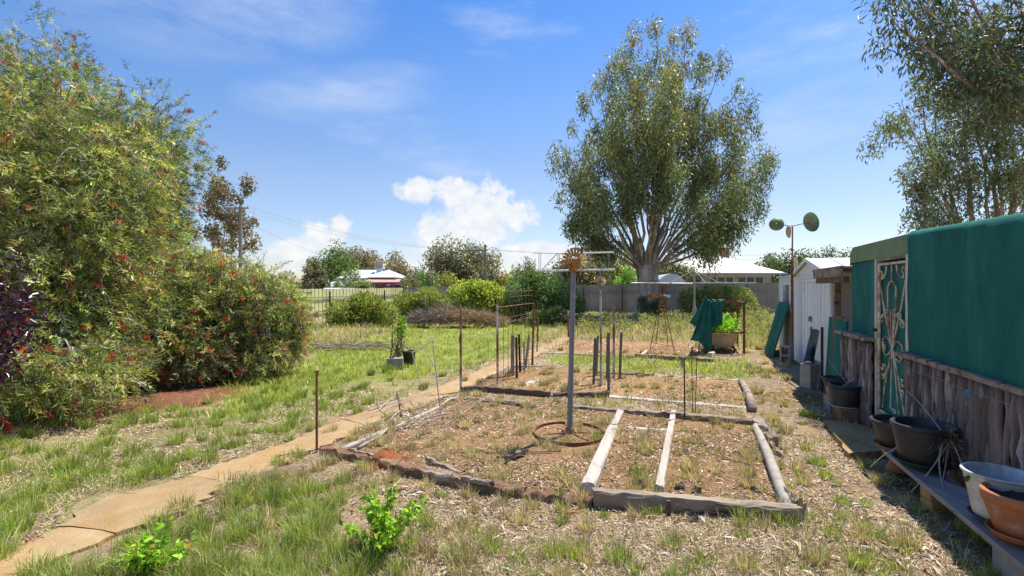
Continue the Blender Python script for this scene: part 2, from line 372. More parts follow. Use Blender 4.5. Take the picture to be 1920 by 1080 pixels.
MOSSPLUSSHADE = gpoly([(1480, 690), (1560, 770), (1600, 820), (1760, 930), (1900, 1085), (2100, 1085), (1700, 760), (1560, 690)])
PATHL = [(-260, 1165), (-60, 1072), (0, 1040), (105, 988), (205, 930), (345, 897), (352, 893), (420, 868), (530, 833), (545, 826), (640, 786), (735, 752), (800, 733), (870, 706), (930, 681), (1000, 655), (1058, 631)]
PATHR = [(-150, 1215), (0, 1108), (60, 1062), (215, 1000), (345, 957), (425, 912), (432, 908), (505, 880), (590, 842), (605, 836), (690, 800), (770, 770), (820, 750), (880, 726), (945, 696), (1028, 658), (1078, 633)]
PATH = gpoly(PATHL + PATHR[::-1])

def soft(poly, x, y, e=0.16, seed=3):
    jx = vnoise(x, y, 2.2, seed) * e + vnoise(x, y, 9, seed + 1) * e * .5; jy = vnoise(x, y, 2.2, seed + 2) * e + vnoise(x, y, 9, seed + 3) * e * .5
    return inpoly(x + jx, y + jy, poly)

def ground_colour(x, y):
    n = len(x)
    c = np.tile(np.array([[0.30, 0.215, 0.13]]), (n, 1))                     # dry thatch and dust
    a = vnoise(x, y, 1.1, 11)[:, None]; b = vnoise(x, y, 3.7, 12)[:, None]
    c = c + np.clip(a, -1, 1) * np.array([[.03, .016, .006]]) + np.clip(b, -1, 1) * np.array([[.045, .036, .024]])
    def put(mask, col, k=1.0):
        nonlocal c; mm = mask[:, None] * k; c = c * (1 - mm) + (np.array([col]) * (1 + .14 * b + .10 * a)) * mm
    far = np.clip((y - 12) / 10, 0, 1)
    put(far, (0.25, 0.215, 0.11), .7)
    put(soft(LAWN, x, y, .25), (0.27, 0.225, 0.105))
    put(soft(LAWNLUSH, x, y, .35, 21), (0.215, 0.235, 0.06))
    put(soft(STRIP, x, y, .2, 31), (0.22, 0.235, 0.065))
    put(soft(FRONTL, x, y, .3, 41), (0.30, 0.225, 0.125))
    put(soft(REDSOIL, x, y, .25, 51), (0.19, 0.085, 0.048))
    put(soft(BED1, x, y, .10, 61), (0.255, 0.155, 0.078))
    put(soft(BED2, x, y, .10, 71), (0.31, 0.19, 0.09))
    put(soft(BED3, x, y, .15, 81), (0.32, 0.19, 0.095))
    put(soft(MOSSPLUSSHADE, x, y, .2, 91) & (b[:, 0] > -.1), (0.15, 0.105, 0.05))  # dark moss tone with the hut wall's shade painted into the ground colour
    moss = (vnoise(x, y, 1.6, 101) > .45) & (x > .2) & (y < 8)
    put(moss & ~soft(BED1, x, y, .1, 61), (0.235, 0.15, 0.035), .75)
    # red dust round the path and the ant heap
    px, py = G(722, 868)[:2]; put((np.hypot(x - px, (y - py)) < .24 + .06 * b[:, 0]), (0.33, 0.11, 0.04), .8)
    beyond = (y > 36); put(beyond, (0.22, 0.19, 0.10))
    return np.clip(c, .01, .8)

def build_ground():
    xs = np.concatenate([-np.geomspace(700, 13, 26), np.arange(-12.5, 12.51, .11), np.geomspace(13, 700, 26)])
    ys = np.concatenate([[-60, -20, -6, -1, .5], np.arange(1.2, 16, .11), np.arange(16, 34, .3), np.geomspace(35, 1600, 26)])
    X, Y = np.meshgrid(xs, ys); x, y = X.ravel(), Y.ravel()
    near = np.clip(1 - (np.abs(x) - 11) / 3, 0, 1) * np.clip((30 - y) / 5, 0, 1)
    z = gz(x, y) * near + rng.normal(0, .0035, len(x)) * near * (y < 12)
    inb = soft(BED1, x, y, .02) | soft(BED2, x, y, .02); z = z + inb * .012
    z = np.where(inpoly(x, y, PATH), np.minimum(z, 0) - .03, z)
    nx, ny = len(xs), len(ys); i = np.arange(ny - 1)[:, None] * nx + np.arange(nx - 1)[None, :]
    F = np.stack([i, i + 1, i + nx + 1, i + nx], -1).reshape(-1, 4)
    m, nt, b = _nt('ground'); N, L = nt.nodes, nt.links
    at = N.new('ShaderNodeAttribute'); at.attribute_name = 'Col'; tc = N.new('ShaderNodeTexCoord')
    def nz(s, d=6, r=.65):
        n = N.new('ShaderNodeTexNoise'); n.inputs['Scale'].default_value = s; n.inputs['Detail'].default_value = d; n.inputs['Roughness'].default_value = r; L.new(tc.outputs['Object'], n.inputs['Vector']); return n.outputs['Fac']
    def mr(f, a, b_, c, d):
        n = N.new('ShaderNodeMapRange'); n.inputs[1].default_value = a; n.inputs[2].default_value = b_; n.inputs[3].default_value = c; n.inputs[4].default_value = d; L.new(f, n.inputs[0]); return n.outputs[0]
    v1 = mr(nz(7), .3, .7, .72, 1.28); v2 = mr(nz(70, 8, .8), .32, .68, .38, 1.62)
    mu = N.new('ShaderNodeMath'); mu.operation = 'MULTIPLY'; L.new(v1, mu.inputs[0]); L.new(v2, mu.inputs[1])
    vm = N.new('ShaderNodeVectorMath'); vm.operation = 'SCALE'; L.new(at.outputs['Color'], vm.inputs[0]); L.new(mu.outputs[0], vm.inputs['Scale'])
    # straw-coloured fibres and dark crumbs
    mp = N.new('ShaderNodeMapping'); mp.inputs['Scale'].default_value = (60, 22, 1); L.new(tc.outputs['Object'], mp.inputs[0])
    vr = N.new('ShaderNodeTexVoronoi'); vr.inputs['Scale'].default_value = 1.0; vr.inputs['Randomness'].default_value = 1; L.new(mp.outputs[0], vr.inputs['Vector'])
    f1 = mr(vr.outputs['Distance'], .10, .25, .55, 0.0)
    m1 = N.new('ShaderNodeMix'); m1.data_type = 'RGBA'; L.new(f1, m1.inputs[0]); L.new(vm.outputs[0], m1.inputs[6]); m1.inputs[7].default_value = (.42, .335, .225, 1)
    L.new(m1.outputs[2], b.inputs['Base Color']); b.inputs['Roughness'].default_value = 1; b.inputs['Specular IOR Level'].default_value = .08
    bp = N.new('ShaderNodeBump'); bp.inputs['Strength'].default_value = .9; bp.inputs['Distance'].default_value = .03; L.new(nz(38, 8, .7), bp.inputs['Height']); L.new(bp.outputs[0], b.inputs['Normal'])
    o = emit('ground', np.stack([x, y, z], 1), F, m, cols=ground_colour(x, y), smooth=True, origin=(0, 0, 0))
    tag(o, kind='structure')
build_ground()

def build_path():
    root = bpy.data.objects.new('path', None); COL.objects.link(root); root.location = tuple(G(500, 870)); tag(root, kind='structure')
    cuts = [(0, 3), (3, 6), (6, 8), (8, 10), (10, 12), (12, 14), (14, 16)]
    g = np.random.default_rng(5)
    for k, (a, b) in enumerate(cuts):
        Lp = [G(*p)[:2] for p in PATHL[a:b + 1]]; Rp = [G(*p)[:2] for p in PATHR[a:b + 1]]
        def dense(P):
            out = []
            for i in range(len(P) - 1):
                n = max(2, int(np.linalg.norm(P[i + 1] - P[i]) / .16))
                for t in np.linspace(0, 1, n, endpoint=False): out.append(P[i] * (1 - t) + P[i + 1] * t)
            return out + [P[-1]]
        n = 16
        def resample(P, m):
            P = np.array(dense(P)); s = np.concatenate([[0], np.cumsum(np.linalg.norm(np.diff(P, axis=0), axis=1))]); t = np.linspace(0, s[-1], m)
            return np.stack([np.interp(t, s, P[:, 0]), np.interp(t, s, P[:, 1])], 1)
        Lr, Rr = resample(Lp, n), resample(Rp, n)
        gap = .004
        dirn = unit((Lr[-1] + Rr[-1]) - (Lr[0] + Rr[0]))
        Lr[0] += dirn * gap; Rr[0] += dirn * gap; Lr[-1] -= dirn * gap; Rr[-1] -= dirn * gap
        wn = np.sin(np.linspace(0, math.pi, n))[:, None] ** .5; Lr += g.normal(0, .03, (n, 2)) * wn; Rr += g.normal(0, .03, (n, 2)) * wn
        z = .012 + g.uniform(-.002, .002); cols = 5; V = []; F = []
        for i in range(n):
            for j in range(cols):
                t = j / (cols - 1); p = Lr[i] * (1 - t) + Rr[i] * t
                V.append((p[0], p[1], z + g.normal(0, .0018) - (.012 if j in (0, cols - 1) else 0)))
        for i in range(n - 1):
            for j in range(cols - 1): F.append((i * cols + j, i * cols + j + 1, (i + 1) * cols + j + 1, (i + 1) * cols + j))
        edge = [i * cols for i in range(n)] + [(n - 1) * cols + j for j in range(1, cols)] + [i * cols + cols - 1 for i in range(n - 2, -1, -1)] + [j for j in range(cols - 2, 0, -1)]
        b0 = len(V)
        for e in edge: V.append((V[e][0], V[e][1], -.06))
        m_ = len(edge)
        for i in range(m_): F.append((edge[i], b0 + i, b0 + (i + 1) % m_, edge[(i + 1) % m_]))
        emit('slab', np.array(V), F, M['path'], root)
build_path()

def build_road():
    m = pm('asphalt', (0.06, 0.06, 0.06), (0.045, 0.045, 0.045), 3, bump=.3, bscale=60, rough=.95)
    V = [(-300, 47, .03), (300, 38, .03), (300, 45, .03), (-300, 54, .03)]
    tag(emit('road', np.array(V), [(0, 1, 2, 3)], m), kind='structure')
build_road()

# ------------------------------------------------------------------ steel sheet fences
def sheet_mesh(name, w, h, ribs, depth, mat, kind='corrugated'):
    V, F = [], []
    if kind == 'corrugated':
        n = ribs * 4
        prof = [(w * i / n, depth * math.sin(2 * math.pi * ribs * i / n)) for i in range(n + 1)]
    else:   # flat pans with narrow upstanding ribs
        prof = []
        for k in range(ribs):
            x0 = w * k / ribs; p = w / ribs
            prof += [(x0, 0), (x0 + p * .74, 0), (x0 + p * .79, depth), (x0 + p * .95, depth)]
        prof.append((w, 0))
    for x, y in prof: V += [(x, y, 0), (x, y, h)]
    for i in range(len(prof) - 1): F.append((2 * i, 2 * i + 2, 2 * i + 3, 2 * i + 1))
    me = bpy.data.meshes.new(name); me.from_pydata(V, [], F); me.update(); me.materials.append(mat); return me

def fence(name, label, A, B, hA, hB, w, ribs, depth, mats, kind, railmat, postmat, post_every, rails, side):
    """sheets from A to B (ground points); side = +1/-1: where posts and rails stand"""
    A = np.array(A, float); B = np.array(B, float); d = B - A; Ln = np.linalg.norm(d); d /= Ln; nrm = np.array([d[1], -d[0]]) * side
    root = thing(name, label, 'fence', (A[0], A[1], 0)); n = int(round(Ln / w)); w = Ln / n; rz = math.atan2(d[1], d[0])
    meshes = {}
    for i in range(n):
        h = hA + (hB - hA) * (i + .5) / n; hk = round(h + random.uniform(-.012, .012), 2); mi = random.randrange(len(mats)); key = (hk, mi)
        if key not in meshes: meshes[key] = sheet_mesh('sheet', w * 1.0, hk, ribs, depth, mats[mi], kind)
        o = bpy.data.objects.new('sheet', meshes[key]); COL.objects.link(o); o.parent = root
        p = A + d * w * i + nrm * (.004 if i % 2 else 0); o.location = (p[0] - A[0], p[1] - A[1], .03); o.rotation_euler = (random.uniform(-.008, .008), 0, rz)
    q = A + nrm * .05; e = B + nrm * .05
    for f in rails:
        mb = MB(); mb.bar((q[0], q[1], hA * f), (e[0], e[1], hB * f), .04, .045); mb.build('rail', railmat, root)
    k = int(Ln / post_every)
    for i in range(k + 1):
        p = A + d * Ln * i / k + nrm * .105; h = hA + (hB - hA) * i / k
        mb = MB(); mb.box((p[0], p[1], h * .46), (.06, .06, h * .94), rz); mb.build('post', postmat, root)
    return root

greenA = pm('cream_green_sheet', (0.62, 0.60, 0.31), (0.55, 0.53, 0.265), 3, bump=.05, rough=.55)
greyA = pm('grey_corrugated_sheet', (0.36, 0.34, 0.315), (0.27, 0.26, 0.24), 3, c3=(.13, .10, .075), s3=2.5, t3=.66, st3=(1, 1, .3), bump=.1, rough=.6)
greyB = pm('bluish_corrugated_sheet', (0.36, 0.365, 0.385), (0.28, 0.29, 0.31), 3, bump=.1, rough=.6)
FC = (-7.3, 32.5)
fence('steel_fence', 'cream green ribbed steel fence on the left behind the bottlebrush', (-14.05, 1.4), FC, 1.36, 1.53, .9, 3, .035, [greenA], 'pan', M['galv'], M['darkrust'], 2.7, (.28, .74), 1)
fence('corrugated_fence', 'grey corrugated iron fence across the back of the yard', (FC[0] + .05, FC[1]), (18.5, 27.6), 1.58, 1.88, .78, 9, .012, [greyA, greyA, greyB], 'corrugated', M['galv'], M['darkrust'], 2.35, (.72,), 1)
# ------------------------------------------------------------------ trees
GUM = [((0.095, 0.122, 0.048), 3), ((0.145, 0.178, 0.07), 3), ((0.205, 0.235, 0.095), 2.2), ((0.30, 0.32, 0.20), 1.3)]
GUMTIP = [((0.40, 0.27, 0.055), 2), ((0.31, 0.28, 0.07), 3), ((0.19, 0.19, 0.075), 3)]

def gum_tree(name, label, base, trunk_r, crotch, stems, n_leaf, leaf_len, leaf_w, pals, tip_pal=None, clump=(.55, .9), per=5, seed=1, hang=1.0, group=None, trunk_top=.75, start=.45, spread=.9, bark=None, mat='gumleaf', rad0=None, bow=(.62, .38), zs=1.25):
    """many-stemmed tree: stems rise from the crotch to given end points; leaf clumps hang along their upper part"""
    g = np.random.default_rng(seed); base = np.array(base, float); crotch = np.array(crotch, float)
    root = thing(name, label, 'tree', base, group)
    # trunk with buttress and lumps
    H = crotch[2] - base[2]; k = 9; t = np.linspace(0, 1, k)
    pts = base + (crotch - base) * t[:, None]; pts[1:-1, :2] += g.normal(0, trunk_r * .06, (k - 2, 2)); pts[0, 2] -= .1
    rad = trunk_r * (1 + .55 * np.exp(-t * 9) - (1 - trunk_top) * t)
    V, F = tube_arrays(pts, rad, 14, True); V = V + g.normal(0, trunk_r * .035, V.shape)
    emit('trunk', V, F, bark or M['bark'], root, smooth=True)
    paths = []; C = []; CR = []; H0 = crotch[2]; top = max(s[2] for s in stems)
    for s in stems:
        s = np.array(s, float); off = unit(np.array([s[0] - crotch[0], s[1] - crotch[1], 0])) * trunk_r * .45
        p0 = crotch + off + np.array([0, 0, -trunk_r * .6]); hgt = s[2] - p0[2]
        ctrl = p0 + (s - p0) * np.array([bow[0], bow[0], bow[1]]) + g.normal(0, .05 * hgt, 3) * np.array([1, 1, .3])
        n = 10; P = bezier(p0, ctrl, s, n); P[1:-1] += g.normal(0, .012 * hgt, (n - 2, 3))
        r0 = (rad0 or trunk_r * .24) * g.uniform(.65, 1.1); paths.append((P, np.linspace(r0, r0 * .12, n)))
        m = per + int(g.integers(-1, 2))
        for j in range(max(2, m)):
            u = start + (1 - start) * (j + g.uniform(0, .9)) / m; u = min(u, 1)
            f = u * (n - 1); i0 = min(int(f), n - 2); q = P[i0] + (P[i0 + 1] - P[i0]) * (f - i0)
            c = q + g.normal(0, 1, 3) * np.array([1, 1, .7]) * spread * (1.15 - .5 * u)
            if u > .93: c = s
            C.append(c); CR.append(g.uniform(*clump)); mid = (q + c) / 2 + np.array([0, 0, .12])
            paths.append((bezier(q, mid, c, 4), np.linspace(r0 * .3, r0 * .07, 4)))
    V, F = multi_tube(paths, 5); emit('limb', V, F, bark or M['bark'], root, smooth=True)
    C = np.array(C); CR = np.array(CR); w = CR ** 2; w /= w.sum()
    idx = g.choice(len(C), n_leaf, p=w)
    q = g.normal(0, 1, (n_leaf, 3)); q = unit(q) * (g.uniform(0, 1, (n_leaf, 1)) ** .55)
    P = C[idx] + q * CR[idx][:, None] * np.array([1, 1, zs])
    Dr = np.stack([g.normal(0, .6, n_leaf), g.normal(0, .6, n_leaf), -hang * np.abs(g.normal(.8, .4, n_leaf)) + g.normal(0, .3, n_leaf)], 1)
    cl = g.normal(0, .16, len(C)); cols = pal(n_leaf, pals, .16, g) * (1 + cl[idx])[:, None]
    if tip_pal is not None:
        tipc = pal(n_leaf, tip_pal, .15, g); rel = (P[:, 2] - H0) / (top - H0); pr = np.clip(rel * 1.1 - .25, 0, .8) * (g.uniform(0, 1, len(C)) < .65)[idx] * (q[:, 2] > -.3)
        sel = g.uniform(0, 1, n_leaf) < pr; cols[sel] = tipc[sel]
    Ls = leaf_len * g.uniform(.6, 1.3, n_leaf)
    V, F, Cc = leaves(P, Dr, Ls, leaf_w * g.uniform(.7, 1.25, n_leaf), np.clip(cols, .01, .9), .2, g)
    emit('crown', V, F, M[mat], root, Cc)
    return root

def big_gum():
    d = 26.5; base = G(1214, 593); base[1] = d; base[0] = (1214 - CX) / FPX * d; base[2] = 0
    crotch = D(1212, 497, d)
    # outline of the crown read off the photo: (x, y) ends of the outer stems, inner ones between
    rim = [(1048, 372), (1044, 300), (1072, 240), (1095, 190), (1122, 160), (1150, 120), (1188, 75), (1228, 52), (1262, 70), (1290, 68), (1318, 110), (1352, 122), (1385, 165), (1405, 205), (1430, 225), (1428, 300), (1448, 300), (1420, 380), (1392, 415), (1368, 450), (1072, 420), (1105, 450), (1058, 340), (1410, 340)]
    inner = [(1240, 110), (1200, 150), (1160, 200), (1120, 250), (1265, 150), (1310, 190), (1350, 230), (1385, 280), (1090, 320), (1150, 300), (1210, 240), (1270, 250), (1330, 300), (1375, 350), (1100, 290), (1250, 200), (1225, 190), (1290, 120), (1175, 130)]
    g = np.random.default_rng(4); st = []
    for x, y in rim: st.append(D(x, y, d + g.uniform(-1.6, 1.6)))
    for x, y in inner:
        a = g.choice([-1, 1]) * g.uniform(1.5, 4.6); st.append(D(x, y, d + a))
    gum_tree('gum_tree', 'tall many-stemmed gum tree with an egg shaped crown at the back fence', base, .52, crotch, st, 82000, .25, .060, GUM, GUMTIP, (.38, .74), 8, 11, trunk_top=1.12, start=.46, spread=.55, rad0=.095, bow=(.5, .48), zs=1.7)
big_gum()

def right_gums():
    d = 17.0; cx = (1815 - CX) / FPX * d
    st = []; g = np.random.default_rng(8)
    for x, y in [(1690, 330), (1680, 240), (1690, 190), (1720, 160), (1745, 130), (1780, 100), (1830, 60), (1870, 100), (1905, 160), (1940, 60), (1990, 120), (2050, 200), (1850, 200), (1800, 240), (1760, 300), (1720, 400), (1745, 420), (1900, 300), (1960, 330), (2010, 300), (1780, 190), (1880, 20), (1930, 230)]:
        st.append(D(x, y, d + g.uniform(-1.5, 1.5)))
    gum_tree('gum_tree', 'bushy gum tree with slender stems rising behind the green screened hut', (cx + .7, d, 0), .34, (cx + .7, d, 1.5), st, 25000, .19, .048, GUM, [((.26, .26, .07), 1), ((.13, .15, .06), 2)], (.3, .58), 7, 21, start=.55, spread=.55, rad0=.085, bow=(.5, .48), zs=1.3)
    d = 7.6; st = []
    for x, y in [(1655, 12), (1690, 45), (1700, -40), (1735, 70), (1765, -90), (1770, 40), (1805, 90), (1810, 20), (1840, 150), (1850, 70), (1880, -60), (1885, 170), (1905, 110), (1930, 40), (1960, 160), (1990, 60), (2040, 0), (2100, 120), (1750, -10), (1860, 130), (2150, -60), (1680, -10)]:
        st.append(D(x, y, d + g.uniform(-.7, .9)))
    gum_tree('gum_tree', 'near gum tree hanging large dark leaves into the top right corner', (9.9, d + .6, 0), .22, (9.9, d + .6, 4.0), st, 11000, .14, .030, [((.06, .078, .04), 3), ((.095, .115, .055), 3), ((.15, .16, .10), 1.2), ((.20, .12, .05), .25)], None, (.24, .42), 5, 22, start=.62, spread=.36, rad0=.06)
right_gums()

OLIVE = [((0.18, 0.175, 0.085), 3), ((0.235, 0.22, 0.115), 3), ((0.30, 0.28, 0.16), 1)]
BROWN = [((0.18, 0.145, 0.078), 3), ((0.23, 0.17, 0.09), 2), ((0.28, 0.18, 0.085), 1.2), ((.15, .155, .068), 2)]
LUSH = [((0.10, 0.16, 0.035), 3), ((0.145, 0.215, 0.05), 3), ((0.20, 0.27, 0.065), 1)]
DARK = [((0.055, 0.09, 0.03), 3), ((0.09, 0.135, 0.042), 3), ((0.15, 0.19, 0.06), 1)]
YEL = [((0.36, 0.32, 0.065), 3), ((0.28, 0.28, 0.07), 3), ((0.18, 0.20, 0.05), 1)]
PALEG = [((0.29, 0.33, 0.125), 3), ((0.36, 0.385, 0.17), 3), ((.19, .22, .08), 2)]

def far_tree(name, label, d, base_px, outline, pals, n, leaf=.3, clump=(.8, 1.5), trunk=.25, crotch_f=.3, seed=1, per=4, spread=.8, hang=.6, group='trees standing beyond the yard', mat='gumleaf', start=.5, width=.5):
    g = np.random.default_rng(seed); bx = (base_px - CX) / FPX * d
    st = [D(x, y, d + g.uniform(-1, 1) * d * .03) for x, y in outline]
    zmax = max(s[2] for s in st)
    return gum_tree(name, label, (bx, d, 0), trunk, (bx + g.uniform(-.2, .2), d, zmax * crotch_f), st, n, leaf, leaf * width, pals, None, clump, per, seed, hang, group, start=start, spread=spread, mat=mat)

far_tree('gum_tree', 'slim gum tree with rusty brown crown beside the left power pole', 42, 425, [(390, 330), (402, 316), (415, 305), (440, 340), (464, 345), (480, 382), (398, 360), (447, 372), (390, 395), (474, 425), (458, 410), (422, 335)], BROWN, 5200, .3, (.35, .8), .2, .2, 31, 3, .45)
far_tree('gum_tree', 'spreading grey green gum behind the back fence, left of centre', 60, 868, [(812, 480), (822, 462), (845, 465), (865, 470), (885, 468), (905, 472), (925, 485), (935, 508), (850, 500), (880, 500), (905, 510), (840, 515), (870, 520), (895, 478), (815, 500)], OLIVE, 13000, .38, (.9, 1.7), .4, .2, 32, 5, .8)
far_tree('leafy_tree', 'bright green leafy tree behind the blue roofed house', 85, 640, [(618, 488), (632, 475), (645, 480), (655, 490), (625, 505), (645, 500), (612, 500)], LUSH, 6000, .45, (1.6, 2.6), .35, .15, 33, 3, 1.2)
far_tree('gum_tree', 'brown green gum tree with a tuft above the house ridge', 92, 675, [(643, 470), (655, 470), (668, 482), (684, 480), (700, 490), (690, 500), (665, 495)], BROWN, 7000, .48, (1.4, 2.3), .4, .15, 34, 3, 1.2)
far_tree('gum_tree', 'dull brown gum tree right of the roof cooler', 90, 738, [(715, 495), (728, 490), (742, 492), (755, 500), (762, 510), (735, 505), (722, 510), (750, 520)], BROWN, 6500, .48, (1.4, 2.3), .35, .12, 35, 3, 1.2)
far_tree('pepper_tree', 'grey olive rounded tree beside the left end of the house', 46, 592, [(578, 505), (586, 492), (596, 498), (604, 510), (588, 520), (600, 525), (576, 525)], OLIVE, 6000, .26, (.4, .75), .2, .12, 36, 3, .6)
far_tree('acacia_tree', 'pale feathery tree in front of the blue roofed house', 50, 657, [(640, 524), (646, 515), (656, 511), (668, 515), (678, 522), (684, 532), (650, 528), (668, 529)], PALEG, 3800, .22, (.3, .6), .16, .15, 37, 3, .5)
far_tree('fruit_tree', 'rounded mid green tree beside the give way sign', 52, 795, [(783, 518), (790, 512), (800, 513), (810, 522), (818, 532), (785, 532), (800, 530)], LUSH, 5000, .28, (.6, 1.0), .15, .12, 38, 3, .5)
far_tree('wattle_bush', 'yellow green wattle behind the fence, right of the give way sign', 46, 838, [(828, 526), (836, 522), (846, 524), (850, 534), (832, 534)], YEL, 3600, .25, (.5, .9), .12, .1, 39, 3, .4)
far_tree('wattle_bush', 'dull olive bush at the end of the cream fence', 40, 768, [(758, 530), (768, 526), (778, 530), (762, 538), (775, 540)], [((.19, .18, .06), 2), ((.13, .14, .05), 2)], 2800, .22, (.4, .7), .1, .1, 40, 3, .35)
far_tree('gum_tree', 'thin dark gum on the skyline left of the tin windmill', 80, 985, [(978, 500), (985, 495), (992, 505), (975, 515), (995, 515)], OLIVE, 2600, .4, (.9, 1.5), .2, .2, 41, 3, .6)
far_tree('wattle_bush', 'low yellow green bush behind the fence under the skyline gum', 60, 948, [(938, 524), (948, 520), (960, 525), (930, 532), (968, 532)], YEL, 2600, .3, (.6, 1.0), .12, .1, 42, 3, .4)
far_tree('gum_tree', 'brownish gum behind the fence, left of the big trunk', 48, 1085, [(1040, 505), (1055, 495), (1075, 490), (1100, 478), (1125, 475), (1140, 490), (1070, 515), (1105, 505), (1130, 515), (1050, 525), (1150, 510)], BROWN, 9000, .32, (.8, 1.4), .3, .15, 43, 4, .7)
far_tree('wattle_tree', 'yellow olive wattle seen left of the big trunk', 44, 1160, [(1148, 490), (1160, 482), (1172, 492), (1152, 510), (1170, 512), (1145, 520)], YEL, 4200, .26, (.6, 1.0), .15, .15, 44, 3, .45)
far_tree('fruit_tree', 'small vivid green tree just left of the big trunk', 38, 1178, [(1166, 518), (1176, 506), (1188, 514), (1194, 525), (1170, 530), (1184, 530)], [((.17, .30, .05), 3), ((.24, .38, .07), 3)], 3800, .2, (.4, .65), .1, .12, 45, 3, .3)
far_tree('gum_tree', 'dark green tree between the cream house and the spinner mast', 62, 1500, [(1450, 500), (1465, 488), (1482, 490), (1498, 485), (1515, 492), (1535, 495), (1480, 505), (1510, 508), (1530, 512), (1465, 512)], DARK, 9500, .36, (1.1, 1.8), .35, .15, 46, 4, .9)
far_tree('gum_tree', 'olive tree above the roof of the white shed', 66, 1560, [(1540, 490), (1556, 478), (1575, 485), (1590, 490), (1550, 500), (1580, 505)], [((.10, .13, .04), 2), ((.15, .17, .05), 2)], 6000, .38, (1.1, 1.8), .3, .15, 47, 3, .9)
far_tree('gum_tree', 'small gum on the skyline right of the chimney', 72, 1440, [(1434, 490), (1441, 483), (1450, 492), (1438, 505)], DARK, 2600, .36, (.8, 1.2), .2, .15, 48, 3, .6)
far_tree('gum_tree', 'grey green gum half hidden behind the big trunk', 46, 1262, [(1235, 505), (1245, 495), (1262, 500), (1278, 510), (1240, 520), (1290, 505)], OLIVE, 4600, .28, (.7, 1.1), .2, .15, 49, 3, .5)

def bare_tree():
    d = 62; g = np.random.default_rng(3); base = np.array([(790 - CX) / FPX * d, d, 0]); root = thing('dead_tree', 'leafless dead tree behind the give way sign', 'tree', base)
    V, F = tube_arrays([base, base + (0, 0, 2.2)], [.14, .1], 7); emit('trunk', V, F, M['darkbark'], root)
    paths = []
    for x, y in [(783, 487), (776, 500), (800, 490), (808, 502), (792, 495), (786, 505), (815, 508)]:
        p = bezier(base + (0, 0, 2.1), base + (g.normal(0, .3), 0, 3.2), D(x, y, d), 6); paths.append((p, np.linspace(.07, .02, 6)))
        for _ in range(3):
            q = p[int(g.integers(2, 5))]; paths.append((np.stack([q, q + g.normal(0, .5, 3) + (0, 0, .5)]), np.array([.03, .012])))
    V, F = multi_tube(paths, 4); emit('limb', V, F, M['darkbark'], root)
bare_tree()

def far_wood():
    """the belt of scrub on the horizon, too far to tell trees apart"""
    g = np.random.default_rng(12); n = 26000
    c = np.stack([g.uniform(-190, 200, 420), g.uniform(118, 160, 420), g.uniform(1.0, 4.2, 420)], 1); r = g.uniform(1.6, 3.6, 420)
    i = g.integers(0, 420, n); P = c[i] + unit(g.normal(size=(n, 3))) * (g.uniform(0, 1, (n, 1)) ** .5) * r[i][:, None]; P[:, 2] = np.maximum(P[:, 2], .1)
    cols = pal(n, OLIVE + DARK, .15, g) * (1 + g.normal(0, .15, 420)[i])[:, None]
    V, F, C = leaves(P, g.normal(size=(n, 3)), 1.1, .6, np.clip(cols, .01, .5), .2, g)
    tag(emit('far_woodland', V, F, M['leaf'], cols=C), 'far belt of grey green scrub along the horizon', 'woodland', kind='stuff')
far_wood()

# ------------------------------------------------------------------ bottlebrush thicket on the left
BB = [((0.075, 0.108, 0.03), 2.4), ((0.155, 0.185, 0.048), 3), ((0.275, 0.29, 0.08), 2.8), ((0.43, 0.42, 0.13), 1.7), ((0.42, 0.41, 0.24), .8), ((0.28, 0.17, 0.085), 1.0)]
BBD = [((0.05, 0.08, 0.028), 3), ((0.085, 0.12, 0.04), 3), ((0.15, 0.17, 0.06), 1.2)]
def brush_flowers(P, Dr, g, pals, n_fil=60, ln=.105, r=.036):
    """each flower a short cylinder of thin filaments"""
    m = len(P); Dr = unit(Dr); t = g.uniform(0, 1, (m, n_fil)); A = P[:, None, :] + Dr[:, None, :] * (t * ln)[..., None]
    o = unit(np.cross(Dr[:, None, :], g.normal(size=(m, n_fil, 3)))); o = unit(o + Dr[:, None, :] * .35)
    c = np.repeat(pal(m, pals, .18, g), n_fil, 0)
    return leaves(A.reshape(-1, 3), o.reshape(-1, 3), r * g.uniform(.7, 1.3, m * n_fil), .0075, c, .1, g)

